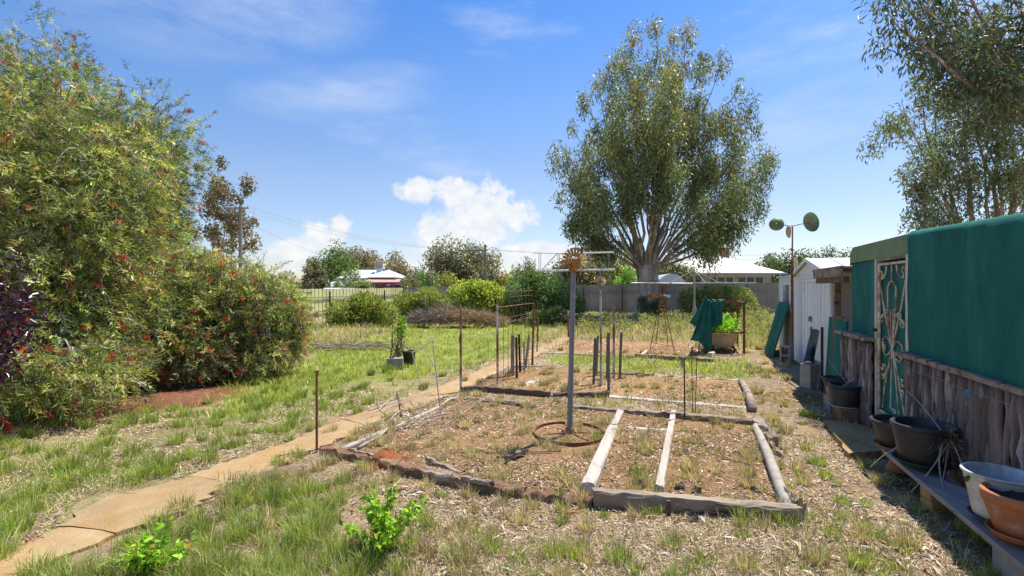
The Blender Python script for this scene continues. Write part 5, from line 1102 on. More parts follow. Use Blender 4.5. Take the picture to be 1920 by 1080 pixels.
def small_windmill():
    b = G(1127, 724); d = b[1]; root = thing('small_windmill', 'small cream tin windmill on a thin rusty pipe', 'windmill', b); top = D(1126, 530, d)
    mb = MB(); mb.tube([b - (0, 0, .05), (b + top) / 2, top], [.019, .017, .014], 8); mb.build('pole', M['rustpipe'], root)
    fan(M['creamrust'], root, D(1126, 527, d - .03), .083, 16, .02, w=.21)
    mb = MB(); mb.bar(D(1126, 527, d), D(1157, 527, d), .006, .012); mb.build('tail', M['creamrust'], root); mb = MB(); mb.tube([D(1126, 527, d), D(1126, 510, d)], .004, 5); mb.build('spike', M['galv'], root)
    mb = MB(); mb.tube([D(1112, 527, d), D(1126, 527, d)], .004, 5); mb.build('axle', M['galv'], root)
small_windmill()
def lattice_windmill():
    b = G(1243, 655); d = b[1]; root = thing('lattice_windmill', 'rusty lattice tower windmill ornament standing before the big tree', 'windmill', b)
    apex = D(1241, 556, d); feet = [G(1219, 652), G(1265, 660), G(1253, 645), G(1230, 643)]
    mt = M['creamrust']
    for f in feet: mb = MB(); mb.tube([f - (0, 0, .03), apex + (f - b) * .08 * np.array([1, 1, 0])], .011, 5); mb.build('leg', M['rust'], root)
    for k, t in enumerate((.1, .22, .46, .62, .74, .82, .88, .93)):
        q = [f + (apex + (f - b) * .08 * np.array([1, 1, 0]) - f) * t for f in feet]; q = [q[0], q[1], q[2], q[3], q[0]]
        for i in range(4): mb = MB(); mb.tube([q[i], q[i + 1]], .006, 4); mb.build('brace', M['rust'], root)
    c = apex + (0, -.05, .03)
    for k, (x0, y0, x1, y1, w, m_) in enumerate(((1239, 553, 1216, 558, .13, 'yellowrust'), (1244, 553, 1257, 556, .07, 'whitebar'), (1246, 548, 1248, 536, .06, 'rust'))):
        p, q = D(x0, y0, d - .05), D(x1, y1, d - .05); u = unit(q - p); s = np.array([-u[2], 0, u[0]]); mb = MB()
        P = [p - s * w * .3, p + s * w * .3, q + s * w * .5, q - s * w * .5]; P = P + [v + (0, .006, 0) for v in P]; mb.add(P, [(0, 1, 2, 3), (7, 6, 5, 4), (0, 4, 5, 1), (1, 5, 6, 2), (2, 6, 7, 3), (3, 7, 4, 0)]); mb.build('vane', M[m_], root)
    mb = MB(); mb.tube([apex, apex + (0, 0, .08)], .02, 6); mb.build('head', M['yellowrust'], root)
lattice_windmill()

# ------------------------------------------------------------------ clothes hoist
def hoist():
    d = 18.5; b = np.array([X(1302, d), d, 0]); root = thing('clothes_hoist', 'grey steel rotary clothes hoist with long arms near the back fence', 'clothes hoist', b); top = D(1302, 506, d)
    mb = MB(); mb.tube([b - (0, 0, .05), b + (0, 0, 1.0)], .045, 10); mb.tube([b + (0, 0, .9), top], .032, 10); mb.build('post', M['galv'], root)
    mb = MB(); mb.lathe([(.03, -.13), (.075, -.10), (.085, 0), (.06, .09), (.03, .13)], D(1302, 580, d), 14); mb.build('gearbox', M['galv'], root)
    mb = MB(); c = D(1302, 580, d); mb.tube([c, c + (.02, -.14, -.01), c + (.02, -.14, -.12)], .012, 6); mb.build('crank', M['galv'], root)
    hub = D(1302, 531.5, d); L_ = 2.42
    for k, a in enumerate((R(2), R(182), R(92), R(272))):
        e = hub + np.array([math.cos(a) * L_, math.sin(a) * L_ , .02 if k < 2 else .0]); mb = MB(); mb.tube([hub, e], .019, 7); mb.build('arm', M['galv'], root)
        mb = MB(); mb.tube([top, hub + (e - hub) * .42], .007, 5); mb.build('brace', M['whitebar'], root)
    for f in (.45, .65, .82, .98):
        c4 = [hub + np.array([math.cos(a) * L_ * f, math.sin(a) * L_ * f, .025]) for a in (R(2), R(92), R(182), R(272))]
        for i in range(4): mb = MB(); mb.tube([c4[i], c4[(i + 1) % 4]], .0025, 3); mb.build('line', M['galv'], root)
hoist()

# ------------------------------------------------------------------ bath planter under a frame
def bath():
    dF = 11.3; c0 = G(1358, 662); u = unit(np.array([.364, 1.0, 0])); v = np.array([u[1], -u[0], 0]); base = c0 + u * .72; base[2] = 0
    root = thing('old_bathtub', 'old cream clawfoot bathtub used as a planter', 'bathtub', base)
    cream = pm('stained_enamel', (.55, .46, .33), (.45, .35, .23), 4, c3=(.30, .17, .09), s3=3.5, t3=.60, st3=(1, 1, .5), bump=.1, rough=.55)
    def ring(hl, hw, z, n=28, p=2.6):
        out = []
        for i in range(n):
            a = 2 * math.pi * i / n; ca, sa = math.cos(a), math.sin(a); x = math.copysign(abs(ca) ** (2 / p), ca) * hl; y = math.copysign(abs(sa) ** (2 / p), sa) * hw; out.append(base + u * x + v * y + np.array([0, 0, z]))
        return out
    rings = [ring(.50, .20, .10), ring(.60, .27, .14), ring(.68, .325, .28), ring(.72, .345, .44), ring(.765, .385, .455), ring(.765, .385, .475), ring(.70, .325, .47), ring(.66, .30, .36)]
    V = np.array(sum(rings, [])); n = 28; F = [(i * n + j, i * n + (j + 1) % n, (i + 1) * n + (j + 1) % n, (i + 1) * n + j) for i in range(len(rings) - 1) for j in range(n)] + [tuple(range(n))[::-1]]
    emit('tub', V, F, cream, root, smooth=True); emit('soil', np.array(ring(.67, .305, .40)), [tuple(range(28))], M['soil'], root)
    for sx in (-1, 1):
        for sy in (-1, 1):
            p = base + u * .42 * sx + v * .2 * sy; mb = MB(); mb.tube([p + (0, 0, .14), p + v * .05 * sy + (0, 0, .07), p + v * .04 * sy + (0, 0, -.01)], [.035, .028, .022], 6); mb.build('claw_foot', M['darkrust'], root)
    g = np.random.default_rng(91); n = 1700; P = base + np.outer(g.normal(-.15, .28, n), u) + np.outer(np.clip(g.normal(0, .16, n), -.33, .33), v); P[:, 2] = .46 + np.abs(g.normal(.16, .12, n))
    pl = thing('parsley_plant', 'vivid green leafy herbs growing in the bathtub', 'herbs', base + (0, 0, .42)); V, F, C = leaves(P, g.normal(0, 1, (n, 3)) + np.array([0, 0, .3]), .075 * g.uniform(.6, 1.3, n), .05, pal(n, [((.21, .40, .035), 3), ((.30, .50, .06), 3), ((.13, .26, .03), 2)], .13, g), .2, g); emit('foliage', V, F, M['leaf'], pl, C)
    paths = [(np.stack([base + u * a + v * b_ + np.array([0, 0, .40]), base + u * (a + g.normal(0, .05)) + v * (b_ * 1.1) + np.array([0, 0, .62])]), np.array([.006, .003])) for a, b_ in zip(g.normal(-.15, .25, 40), g.uniform(-.25, .25, 40))]; V, F = multi_tube(paths, 4); emit('stem', V, F, M['leaf'], pl, np.tile([[.2, .33, .06]], (len(V), 1)))
    # frame of rusty angle steel
    fr = thing('planter_frame', 'rusty angle steel frame standing over the bathtub', 'frame', base); w2 = .42; l0, l1 = -.80, .86; zt = 1.22
    K = {(sx, sy): base + u * (l0 if sx < 0 else l1) + v * w2 * sy for sx in (-1, 1) for sy in (-1, 1)}
    for k_ in K.values(): mb = MB(); mb.bar(k_ + (0, 0, -.04), k_ + (0, 0, zt), .042, .042); mb.build('upright', M['rust'], fr)
    for z in (zt - .02, .50):
        for a, b_ in (((-1, -1), (-1, 1)), ((1, -1), (1, 1)), ((-1, -1), (1, -1)), ((-1, 1), (1, 1))):
            p, q = K[a], K[b_]; e = unit(q - p) * .021
            mb = MB(); mb.bar(p + e + (0, 0, z), q - e + (0, 0, z), .036, .040); mb.build('rail', M['rust'], fr)
    # shade cloth over the left half
    cl = pm('green_shade_cloth', (.014, .125, .098), (.010, .09, .07), 40, bump=.25, bscale=220, rough=.8, c3=(.022, .165, .13), s3=4, t3=.58)
    def patch(fn, nu, nv, name, parent):
        V = np.array([fn(i / nu, j / nv) for i in range(nu + 1) for j in range(nv + 1)]); F = [(i * (nv + 1) + j, (i + 1) * (nv + 1) + j, (i + 1) * (nv + 1) + j + 1, i * (nv + 1) + j + 1) for i in range(nu) for j in range(nv)]
        o = emit(name, V, F, cl, parent, smooth=True); so_ = o.modifiers.new('thick', 'SOLIDIFY'); so_.thickness = .004; return o
    fl = K[(-1, -1)]; ck = thing('shade_cloth', 'dark green shade cloth draped over the left of the bath frame', 'shade cloth', (fl[0], fl[1], 0)); zt2 = zt + .012
    fr_w = .42; K_ = .0018      # outline of the hanging cloth in metres from the near left post: top, middle, bottom of each fold, and how far it stands out
    cols = [((300, 100), (205, 300), (105, 460), .02), ((315, 110), (240, 330), (190, 505), .09), ((325, 125), (235, 450), (125, 690), .03), ((340, 145), (285, 450), (222, 700), .12), ((352, 160), (318, 500), (330, 812), .05), ((366, 168), (372, 500), (396, 775), .11),
            ((386, 170), (398, 400), (380, 548), .01), ((408, 168), (404, 340), (404, 492), .07), ((418, 165), (425, 330), (416, 488), .02), ((450, 165), (455, 330), (448, 494), .07), ((482, 165), (486, 330), (478, 488), .03), ((516, 165), (519, 330), (513, 478), .06)]
    def front(uu, vv):
        f = uu * (len(cols) - 1); i = min(int(f), len(cols) - 2); t = f - i; t = t * t * (3 - 2 * t)
        def at(c):
            P0, P1, P2 = [np.array(q, float) for q in c[:3]]; Cq = 2 * P1 - (P0 + P2) / 2; p = (1 - vv) ** 2 * P0 + 2 * vv * (1 - vv) * Cq + vv * vv * P2; return np.array([(p[0] - 310) * K_, zt2 + .02 - (p[1] - 160) * K_, c[3]])
        q = at(cols[i]) * (1 - t) + at(cols[i + 1]) * t
        return np.array([fl[0], fl[1], 0]) + v * q[0] - u * (.035 + q[2] * (.25 + .75 * min(1, vv * 1.6)) + .008 * math.sin(vv * 23 + uu * 40)) + np.array([0, 0, q[1]])
    patch(front, 66, 26, 'front_fall', ck)
    def topc(uu, vv):
        p = fl + u * (vv * .95 - .03) + v * (fr_w * (uu * 1.12 - .1)); return p + np.array([0, 0, zt2 + .03 + .012 * math.sin(uu * 21 + vv * 3) + .01 * math.sin(vv * 17) - .05 * math.sin(math.pi * vv) * math.sin(math.pi * uu)])
    patch(topc, 14, 18, 'top_sheet', ck)
    def left(uu, vv):
        p = fl + u * (uu * .95 - .03) - v * (.045 + .10 * vv * (1 - uu)) ; return p - v * (.03 * math.sin(uu * 19) + .03) * vv + np.array([0, 0, zt2 + .02 - (.62 + .22 * (1 - uu)) * vv])
    patch(left, 18, 14, 'side_fall', ck)
bath()

# ------------------------------------------------------------------ things beside the path
def left_bits():
    b = G(741, 690); root = thing('concrete_block', 'pale concrete block on the lawn with dead stalks behind', 'block', b); mb = MB(); mb.box((b[0], b[1], .095), (.30, .19, .20), .15); mb.build('block', M['concrete'], root)
    mb = MB(); mb.box((b[0] - .07, b[1], .20), (.10, .12, .02), .15); mb.build('core_recess', M['soil'], root)
    g = np.random.default_rng(92); b2 = G(743, 684); r2 = thing('potted_vine', 'tall thin vine with green leafy top rising behind the concrete block', 'plant', b2); d = b2[1]
    paths = [(np.stack([b2, D(752, 645, d), D(752, 625, d), D(753, 598, d)]), np.array([.013, .012, .01, .004])), (np.stack([b2 - (.15, 0, 0), D(735, 650, d), D(737, 605, d)]), np.array([.013, .011, .004])), (np.stack([b2 + (.02, .02, 0), D(745, 655, d)]), np.array([.016, .014]))]
    V, F = multi_tube(paths, 6); emit('stem', V, F, M['twig'], r2)
    n = 420; t = g.uniform(0, 1, n); P = D(753, 598, d) + (D(752, 628, d) - D(753, 598, d)) * t[:, None] + g.normal(0, 1, (n, 3)) * (.03 + .05 * t[:, None]); V, F, C = leaves(P, g.normal(0, 1, (n, 3)) + np.array([0, 0, .4]), .06, .035, pal(n, [((.15, .26, .04), 3), ((.22, .32, .06), 2)], .15, g), .2, g); emit('foliage', V, F, M['leaf'], r2, C)
    n = 330; t = g.uniform(0, 1, n); P = D(748, 632, d) + (D(745, 676, d) - D(748, 632, d)) * t[:, None] + g.normal(0, .07, (n, 3)); V, F, C = leaves(P, g.normal(0, 1, (n, 3)), .055, .03, pal(n, [((.20, .13, .08), 3), ((.30, .22, .12), 2), ((.16, .17, .06), 1)], .15, g), .3, g); emit('dead_leaves', V, F, M['litter'], r2, C)
    b = G(767, 684); root = thing('black_bucket', 'black plastic bucket with a wire handle on the lawn', 'bucket', b); mb = MB(); mb.lathe([(.001, .01), (.105, .01), (.125, .24), (.138, .245), (.138, .29), (.128, .29), (.118, .24), (.10, .03), (.001, .03)], b, 22); mb.build('bucket', M['blackplastic'], root, True)
    mb = MB(); mb.tube([b + np.array([math.cos(a) * .13 - .02, 0, .28 + math.sin(a) * .13]) for a in np.linspace(0, math.pi, 10)], .004, 4); mb.build('handle', M['galv'], root)
    foot = G(828, 786); root = thing('bent_pipe_frame', 'leaning frame of thin pipe with a white top bar across the path edge', 'frame', foot); A = D(811, 638, 5.9); B_ = D(773, 661, 7.5); C_ = G(788, 721)
    for nm, p, q, r, m_ in (('top_bar', A, B_, .011, 'whitebar'), ('leg', A, foot - (0, 0, .05), .0065, 'galv'), ('leg', B_, C_, .009, 'whitebar'), ('brace', D(794, 650, 6.6), A + (foot - A) * .37, .006, 'greypost')):
        mb = MB(); mb.tube([p, (p + q) / 2, q], r, 6); mb.build(nm, M[m_], root)
    p = G(831, 793); mb = MB(); mb.tube([p - (0, 0, .04), p + (-.008, 0, .075)], .009, 6); tag(mb.build('rusty_peg', M['rust']), 'short rusty peg at the foot of the leaning pipe frame', 'peg')
left_bits()
# ------------------------------------------------------------------ the screened hut (old caravan) on the right
YD = unit(np.array([.364, 1.0, 0])); NO = np.array([-YD[1], YD[0], 0])          # along the wall (away from the camera) / out of the wall towards the yard
def W(y, z=0.0, out=0.0):
    """point on the hut wall at camera distance y"""
    return np.array([2.04 + .364 * y, y, z]) + NO * out
def wy(px): k = (px - CX) / FPX; return 2.04 / (k - .364)                      # distance at which the wall shows at photo column px
screen = pm('dark_green_shade_screen', (.018, .15, .118), (.013, .108, .085), 5, c3=(.05, .22, .18), s3=2.2, t3=.56, w3=.28, st3=(1, 1, .22), stretch=(1, 1, .5), bump=.5, bscale=200, rough=.85, spec=.15, objvar=.04)
hut = thing('garden_hut', 'long low hut clad in dark green shade cloth and split logs on the right', 'hut', W(4.5))
def wallbox(name, y0, y1, z0, z1, o0, o1, mat, parent, bev=0):
    """box lying on the wall between distances y0..y1, heights z0..z1 and outward offsets o0..o1"""
    P = [W(y, z, o) for z in (z0, z1) for (y, o) in ((y0, o0), (y0, o1), (y1, o1), (y1, o0))]; mb = MB(); mb.add(P, [(0, 3, 2, 1), (4, 5, 6, 7), (0, 1, 5, 4), (1, 2, 6, 5), (2, 3, 7, 6), (3, 0, 4, 7)]); return mb.build(name, mat, parent)
yN, yF = 1.0, wy(1594); yD0, yD1 = wy(1706), wy(1644)                          # near end, far end, door right, door left
dim = pm('hut_wall', (.12, .14, .09), (.08, .10, .065), 3, bump=.2)
# body behind the cladding, roof with rounded far corner
P = []; arc = [(yF - .14 + .14 * math.sin(a), 1.87 + .17 * math.cos(a)) for a in np.linspace(math.pi / 2, 0, 7)]
prof = [(yF, .05)] + arc + [(yD0, 2.035), (yN, 1.90), (yN, .05)]
V = [W(y, z, -.10) for y, z in prof] + [W(y, z, -2.3) for y, z in prof]; n = len(prof)
mb = MB(); mb.add(V, [tuple(range(n)), tuple(range(n, 2 * n))[::-1]] + [(i, n + i, n + (i + 1) % n, (i + 1) % n) for i in range(n)]); mb.build('body', dim, hut)
# green painted roof band, far part
prof = [(yF + .01, 1.80)] + [(y + .01, z + .012) for y, z in arc] + [(yD0 + .1, 2.052), (yD0 + .1, 1.865), (yF - .02, 1.865)]
prof = [(yF + .012, 1.83)] + [(y + .012, z + .012) for y, z in arc] + [(yD0 - .15, 2.052), (yD0 - .15, 1.862), (yF - .01, 1.862)]
n = len(prof); V = [W(y, z, .0) for y, z in prof] + [W(y, z, -.098) for y, z in prof]; mb = MB(); mb.add(V, [tuple(range(n)), tuple(range(n, 2 * n))[::-1]] + [(i, n + i, n + (i + 1) % n, (i + 1) % n) for i in range(n)]); mb.build('roof_band', M['greenpaint'], hut)
wallbox('screen', yD1 + .03, yF - .005, .95, 1.855, -.09, -.02, screen, hut)
# near screen wraps over the roof edge, slightly slack
def near_screen():
    y1 = wy(1713); nu, nv = 40, 24; V = []
    for i in range(nu + 1):
        y = y1 + (yN - y1) * i / nu
        for j in range(nv + 1):
            t = j / nv
            zt_ = 1.885 + .041 * y
            if t < .85: z = .93 + (zt_ - .06 - .93) * t / .85; o = .045
            else: a = (t - .85) / .15 * math.pi / 2 * 1.15; z = zt_ - .06 + .06 * math.sin(min(a, math.pi / 2)); o = .045 - .06 * (1 - math.cos(a)) - max(0, a - math.pi / 2) * .4
            sl = .012 * math.sin(y * 2.3 + z) + .006 * math.sin(y * 7 + z * 2) + .005 * math.sin(y * 19 + z * 5 + 2 * math.sin(z * 4)) + .004 * math.sin(y * 11 - z * 13); V.append(W(y, z, o + sl * (1 if t < .85 else .3)))
    F = [(i * (nv + 1) + j, i * (nv + 1) + j + 1, (i + 1) * (nv + 1) + j + 1, (i + 1) * (nv + 1) + j) for i in range(nu) for j in range(nv)]
    o = emit('screen', np.array(V), F, screen, hut, smooth=True); m = o.modifiers.new('thick', 'SOLIDIFY'); m.thickness = .006
near_screen()
# door jambs
wallbox('door_jamb', yD1 - .005, yD1 + .03, .02, 1.86, -.09, .01, M['whitepeel'], hut)
wallbox('door_jamb', yD0 - .0, yD0 + .055, .02, 1.86, -.09, .012, M['whitepeel'], hut)
wallbox('door_jamb', yD0 - .085, yD0 - .004, .02, 1.87, -.09, .006, M['greenpaint'], hut)
wallbox('door_head', yD0 + .06, yD1 - .01, 1.835, 1.862, -.09, .005, M['sleeper'], hut)
# the scroll-work door
def door():
    a0, a1 = yD1 - .012, yD0 + .062; dr = wallbox('door', a1, a0, .06, 1.82, -.07, -.035, screen, hut)
    def S(cx, cy):      # position on the door read from the enlarged view (0..1 across, height)
        f = (cx - 208) / 142; py = 440 + cy / 3; y = a0 + (a1 - a0) * f; return W(y, EYE - (py - CY) / FPX * 4.85, -.012)
    for c0, c1 in ((212, 212), (345, 345)):
        mb = MB(); mb.tube([S(c0, 160), S(c1, 1035)], .014, 6); mb.build('door_stile', M['ironwork'], dr)
    for cy in (160, 1032): mb = MB(); mb.tube([S(212, cy), S(345, cy)], .014, 6); mb.build('door_rail', M['ironwork'], dr)
    def bar(pts, r=.0075):
        mb = MB(); mb.tube([S(*p) for p in pts], r, 6); mb.build('scroll_bar', M['ironwork'], dr)
    def spiral(cx, cy, rx, ry, a0_, turns, shrink=.72, n=22):
        out = []
        for i in range(n):
            t = i / (n - 1); a = a0_ + turns * 2 * math.pi * t; k = 1 - shrink * t; out.append((cx + rx * k * math.cos(a), cy + ry * k * math.sin(a)))
        return out
    bar([(275, 165), (275, 215), (275, 265)], .006)
    bar([(262, 565), (256, 400), (256, 300), (265, 268), (275, 262), (286, 268), (297, 300), (294, 420), (282, 600)])
    bar([(216, 250), (230, 370), (255, 520), (278, 640)]); bar([(340, 250), (325, 370), (300, 520), (278, 640)])
    bar([(268, 420), (276, 640)], .005); bar([(283, 420), (280, 640)], .005)
    bar([(278, 640), (262, 740), (240, 880), (229, 1005)]); bar([(278, 640), (274, 780), (270, 990)], .006); bar([(280, 640), (296, 820), (310, 1010)], .006); bar([(280, 640), (308, 800), (340, 1015)])
    # end scrolls
    bar([(250, 172), (247, 210), (238, 238), (226, 247)] + spiral(222, 215, 10, 22, 1.6, -.9)); bar([(298, 172), (302, 210), (314, 238), (328, 245)] + spiral(332, 200, 10, 22, 1.6, .9))
    for s, cy in ((-1, 0), (1, 14)):
        bx = 238 if s < 0 else 316
        bar(spiral(bx - s * 4, 440 + cy, 11, 22, 0 if s < 0 else math.pi, .9 * s)[::-1] + [(bx + s * 16, 470 + cy)] + spiral(bx + s * 10, 482 + cy, 12, 24, -1.6, 1.1 * -s))
        bar([(278, 640), (278 + s * 14, 598 + cy * .5), (278 + s * 30, 578 + cy), (278 + s * 46, 600 + cy), (278 + s * 48, 650 + cy)] + spiral(278 + s * 38, 650 + cy, 9, 20, 0 if s > 0 else math.pi, .8 * s))
        bar([(278, 642), (278 + s * 16, 676 + cy), (278 + s * 32, 692 + cy), (278 + s * 44, 670 + cy)] + spiral(278 + s * 38, 648 + cy, 8, 18, 0 if s > 0 else math.pi, -.8 * s))
        bx = 278 + s * 52; yy = 745 if s < 0 else 790
        bar(spiral(bx + s * -2, yy + 26, 9, 22, -1.5, -.8 * s)[::-1] + [(bx - s * 18, yy + 4), (bx - s * 22, yy + 40), (bx - s * 14, yy + 80)] + spiral(bx - s * 4, yy + 72, 9, 20, 1.6, .9 * s))
    bar(spiral(290, 990, 12, 14, 3.1, .9)); bar([(212, 620), (240, 622)], .005); bar([(345, 655), (320, 650)], .005)
    for cy in (715, 965): mb = MB(); mb.tube([S(349, cy - 12), S(349, cy + 12)], .018, 8); mb.build('hinge', M['darkrust'], dr)
    mb = MB(); p = S(202, 555); mb.box(p + NO * .02, (.05, .05, .035), math.atan2(YD[1], YD[0])); mb.build('latch', M['darkrust'], dr)
door()
# log palisade: each upright log its own piece
logm = pm('log_bark', (.23, .185, .162), (.10, .076, .066), 7, c3=(.38, .335, .30), s3=6, t3=.58, stretch=(1, 1, .28), st3=(1, 1, .35), bump=.9, bscale=22, rough=.95, objvar=.35)
def logs(y0, y1, ztop, out, seed):
    g = np.random.default_rng(seed); y = y0
    while y < y1:
        r = g.uniform(.015, .028); y += r * .96; k = 12; zt = ztop - g.uniform(0, .025); wob = np.cumsum(g.normal(0, .0024, (k, 3)), 0) * np.array([1, 1, 0]); P = np.array([W(y, -.03 + (zt + .03) * t, out + g.normal(0, .004)) for t in np.linspace(0, 1, k)]) + wob
        V, F = tube_arrays(P, r * (1 + g.normal(0, .11, k)) * np.linspace(1.06, .95, k), 9); V = V + g.normal(0, .0032, V.shape); emit('log', V, F, logm, hut, smooth=True); y += r * .96
logs(yN + .4, yD0 - .09, .925, .045, 1); logs(yD1 + .035, wy(1588), .965, .05, 2)
def wall_rail(y0, y1, z, h, o0, o1, seed):
    g = np.random.default_rng(seed); n = 14; V = []
    for i in range(n + 1):
        y = y0 + (y1 - y0) * i / n
        for o, zz in ((o0, z), (o1, z), (o1, z + h), (o0, z + h)): V.append(W(y, zz + g.normal(0, .003), o + g.normal(0, .004)))
    F = [(i * 4 + k, i * 4 + (k + 1) % 4, (i + 1) * 4 + (k + 1) % 4, (i + 1) * 4 + k) for i in range(n) for k in range(4)] + [(0, 3, 2, 1), (n * 4, n * 4 + 1, n * 4 + 2, n * 4 + 3)]
    emit('top_rail', np.array(V), F, M['sleeper'], hut)
wall_rail(yN + .3, yD0 + .03, .925, .04, -.01, .105, 3); wall_rail(yD1 + .0, wy(1583), .968, .04, -.01, .115, 4)
for y0, y1, z in ((yN + .4, yD0 - .1, .84), (yD1 + .05, wy(1590), .88)):
    mb = MB(); mb.tube([W(y, z + .004 * math.sin(y * 9), .088 + .006 * math.sin(y * 13)) for y in np.linspace(y0, y1, 20)], .0022, 4); mb.build('tie_wire', M['galv'], hut)
def twine():
    g = np.random.default_rng(5); c = W(wy(1853), .845, .095); root = thing('twine_knot', 'frayed knot of pale blue twine tied on the log wall', 'twine', c); mb = MB(); m = pm('blue_twine', (.16, .46, .62), (.12, .36, .5), 20, bump=0)
    for k in range(11):
        a = g.uniform(0, 6.28); e = c + YD * math.cos(a) * .022 + NO * (.012 + abs(g.normal(0, .012))) + np.array([0, 0, math.sin(a) * .02 - .02]); mb.tube(bezier(c, (c + e) / 2 + np.array([0, 0, .022]), e + np.array([0, 0, -.012]), 5), .0022, 4)
    mb.build('strands', m, root)
twine()

# ------------------------------------------------------------------ lean-to and white shed behind the hut
SH0 = np.array([6.07, 10.41, 0])                       # far left foot of the shed's door face
def SF(t, z=0.0, out=0.0): return SH0 - YD * t + NO * out + np.array([0, 0, z])      # t metres towards the camera along the face
shed = thing('tin_shed', 'white ribbed tin garden shed with a gable over double doors', 'shed', SF(1.45))
whitem = pm('white_shed_paint', (.80, .81, .81), (.72, .73, .73), 4, c3=(.40, .36, .30), s3=3, t3=.66, st3=(1, 1, .3), bump=.08, rough=.55, objvar=.05)
WS, EV, RG, DP = 2.9, 1.80, 2.09, 2.6
def ribbed(t0, t1, ztop_fn, name, parent, mat, step=.14, dep=.018, z0=.02):
    prof = []; t = t0
    while t < t1 - 1e-6:
        e = min(t + step, t1); prof += [(t, 0), (t + (e - t) * .62, 0), (t + (e - t) * .70, dep), (t + (e - t) * .92, dep)]; t = e
    prof.append((t1, 0)); V, F = [], []
    for tt, o in prof: V += [SF(tt, z0, o), SF(tt, ztop_fn(tt), o)]
    for i in range(len(prof) - 1): F.append((2 * i, 2 * i + 2, 2 * i + 3, 2 * i + 1))
    return emit(name, np.array(V), F, mat, parent)
def gab(t): return EV + (RG - EV) * (1 - abs(t - WS / 2) / (WS / 2)) - .03
td0, td1, tdt = .73, 2.27, 1.66
ribbed(0, td0, lambda t: EV - .005, 'wall_panel', shed, whitem); ribbed(td1, WS, lambda t: EV - .005, 'wall_panel', shed, whitem)
mb = MB(); V = [SF(0, EV - .02, .012), SF(WS, EV - .02, .012), SF(WS / 2, RG - .02, .012), SF(0, EV - .02, -.02), SF(WS, EV - .02, -.02), SF(WS / 2, RG - .02, -.02)]; mb.add(V, [(0, 1, 2), (5, 4, 3), (0, 3, 4, 1), (1, 4, 5, 2), (2, 5, 3, 0)]); mb.build('gable', whitem, shed)
def facebox(name, t0, t1, z0, z1, o0, o1, mat, parent):
    P = [SF(t, z, o) for z in (z0, z1) for (t, o) in ((t0, o0), (t0, o1), (t1, o1), (t1, o0))]; mb = MB(); mb.add(P, [(0, 1, 2, 3), (7, 6, 5, 4), (0, 4, 5, 1), (1, 5, 6, 2), (2, 6, 7, 3), (3, 7, 4, 0)]); return mb.build(name, mat, parent)
facebox('lintel', -.01, WS + .01, EV - .075, EV - .015, -.01, .03, whitem, shed)
facebox('door_header', td0, td1, tdt, EV - .08, -.02, .005, whitem, shed)
for t in (td0 - .05, td1): facebox('door_jamb', t, t + .05, .02, tdt, -.01, .028, whitem, shed)
for k, (a, b_) in enumerate(((td0 + .005, 1.497), (1.503, td1 - .005))):
    dd = facebox('door', a, b_, .03, tdt - .005, -.03, -.008, whitem, shed)
    for q in (.33, .66): tt = a + (b_ - a) * q; facebox('rib', tt - .02, tt + .02, .05, tdt - .02, -.008, .006, whitem, dd)
    if k: facebox('lock_plate', 1.52, 1.62, .72, .83, -.008, .022, M['greypost'], dd); facebox('hasp', 1.47, 1.58, .93, 1.02, -.008, .03, M['rust'], dd)
# other walls and the roof
b0, b1 = SF(0, 0, -DP), SF(WS, 0, -DP)
for nm, P in (('wall_panel', [SF(0, .02), SF(0, .02, -DP), SF(0, EV, -DP), SF(0, EV)]), ('wall_panel', [SF(WS, .02), SF(WS, .02, -DP), SF(WS, EV, -DP), SF(WS, EV)]), ('wall_panel', [SF(0, .02, -DP), SF(WS, .02, -DP), SF(WS, EV, -DP), SF(WS / 2, RG, -DP), SF(0, EV, -DP)])):
    emit(nm, np.array(P), [tuple(range(len(P)))], whitem, shed)
roofm = pm('white_roof_tin', (.62, .63, .63), (.54, .55, .55), 3, c3=(.36, .26, .18), s3=2.5, t3=.68, bump=.08, rough=.45)
for s in (0, 1):
    e = -.06 if s == 0 else WS + .06; P = [SF(e, EV - .01, .07), SF(WS / 2, RG + .005, .07), SF(WS / 2, RG + .005, -DP - .05), SF(e, EV - .01, -DP - .05)]; P = P + [p + (0, 0, .012) for p in P]; mb = MB(); mb.add(P, [(0, 1, 2, 3), (7, 6, 5, 4), (0, 4, 5, 1), (1, 5, 6, 2), (2, 6, 7, 3), (3, 7, 4, 0)]); rf = mb.build('roof', roofm, shed)
    for k in range(8):
        o = .05 - k * .36; mb = MB(); a, b_ = SF(e, EV + .008, o), SF(WS / 2, RG + .024, o); mb.bar(a, b_, .03, .014); mb.build('roof_rib', roofm, rf)
    mb = MB(); mb.bar(SF(e, EV - .025, .078), SF(WS / 2, RG - .010, .078), .016, .06); mb.build('barge_trim', whitem, shed)
# older timber wing behind it with a small window
wing = thing('shed_wing', 'low white painted outbuilding with a small window behind the tin shed', 'outbuilding', SF(-1.0))
wm = pm('old_white_boards', (.76, .77, .77), (.66, .67, .66), 4, c3=(.36, .32, .26), s3=4, t3=.66, bump=.15, rough=.7)
def wingbox(name, t0, t1, z0, z1, o0, o1, mat, parent): return facebox(name, t0, t1, z0, z1, o0, o1, mat, parent)
wt0, wt1 = -1.95, -.06; wi0, wi1, wz0, wz1 = -1.32, -.50, 1.05, 1.66
wingbox('wall', wt0, wi0, .02, 1.80, -.12, -.02, wm, wing); wingbox('wall', wi1, wt1, .02, 1.80, -.12, -.02, wm, wing); wingbox('wall', wi0, wi1, .02, wz0, -.12, -.02, wm, wing); wingbox('wall', wi0, wi1, wz1, 1.80, -.12, -.02, wm, wing)
glass = pm('dusty_glass', (.16, .17, .15), (.10, .11, .10), 3, bump=0, rough=.15, spec=.5)
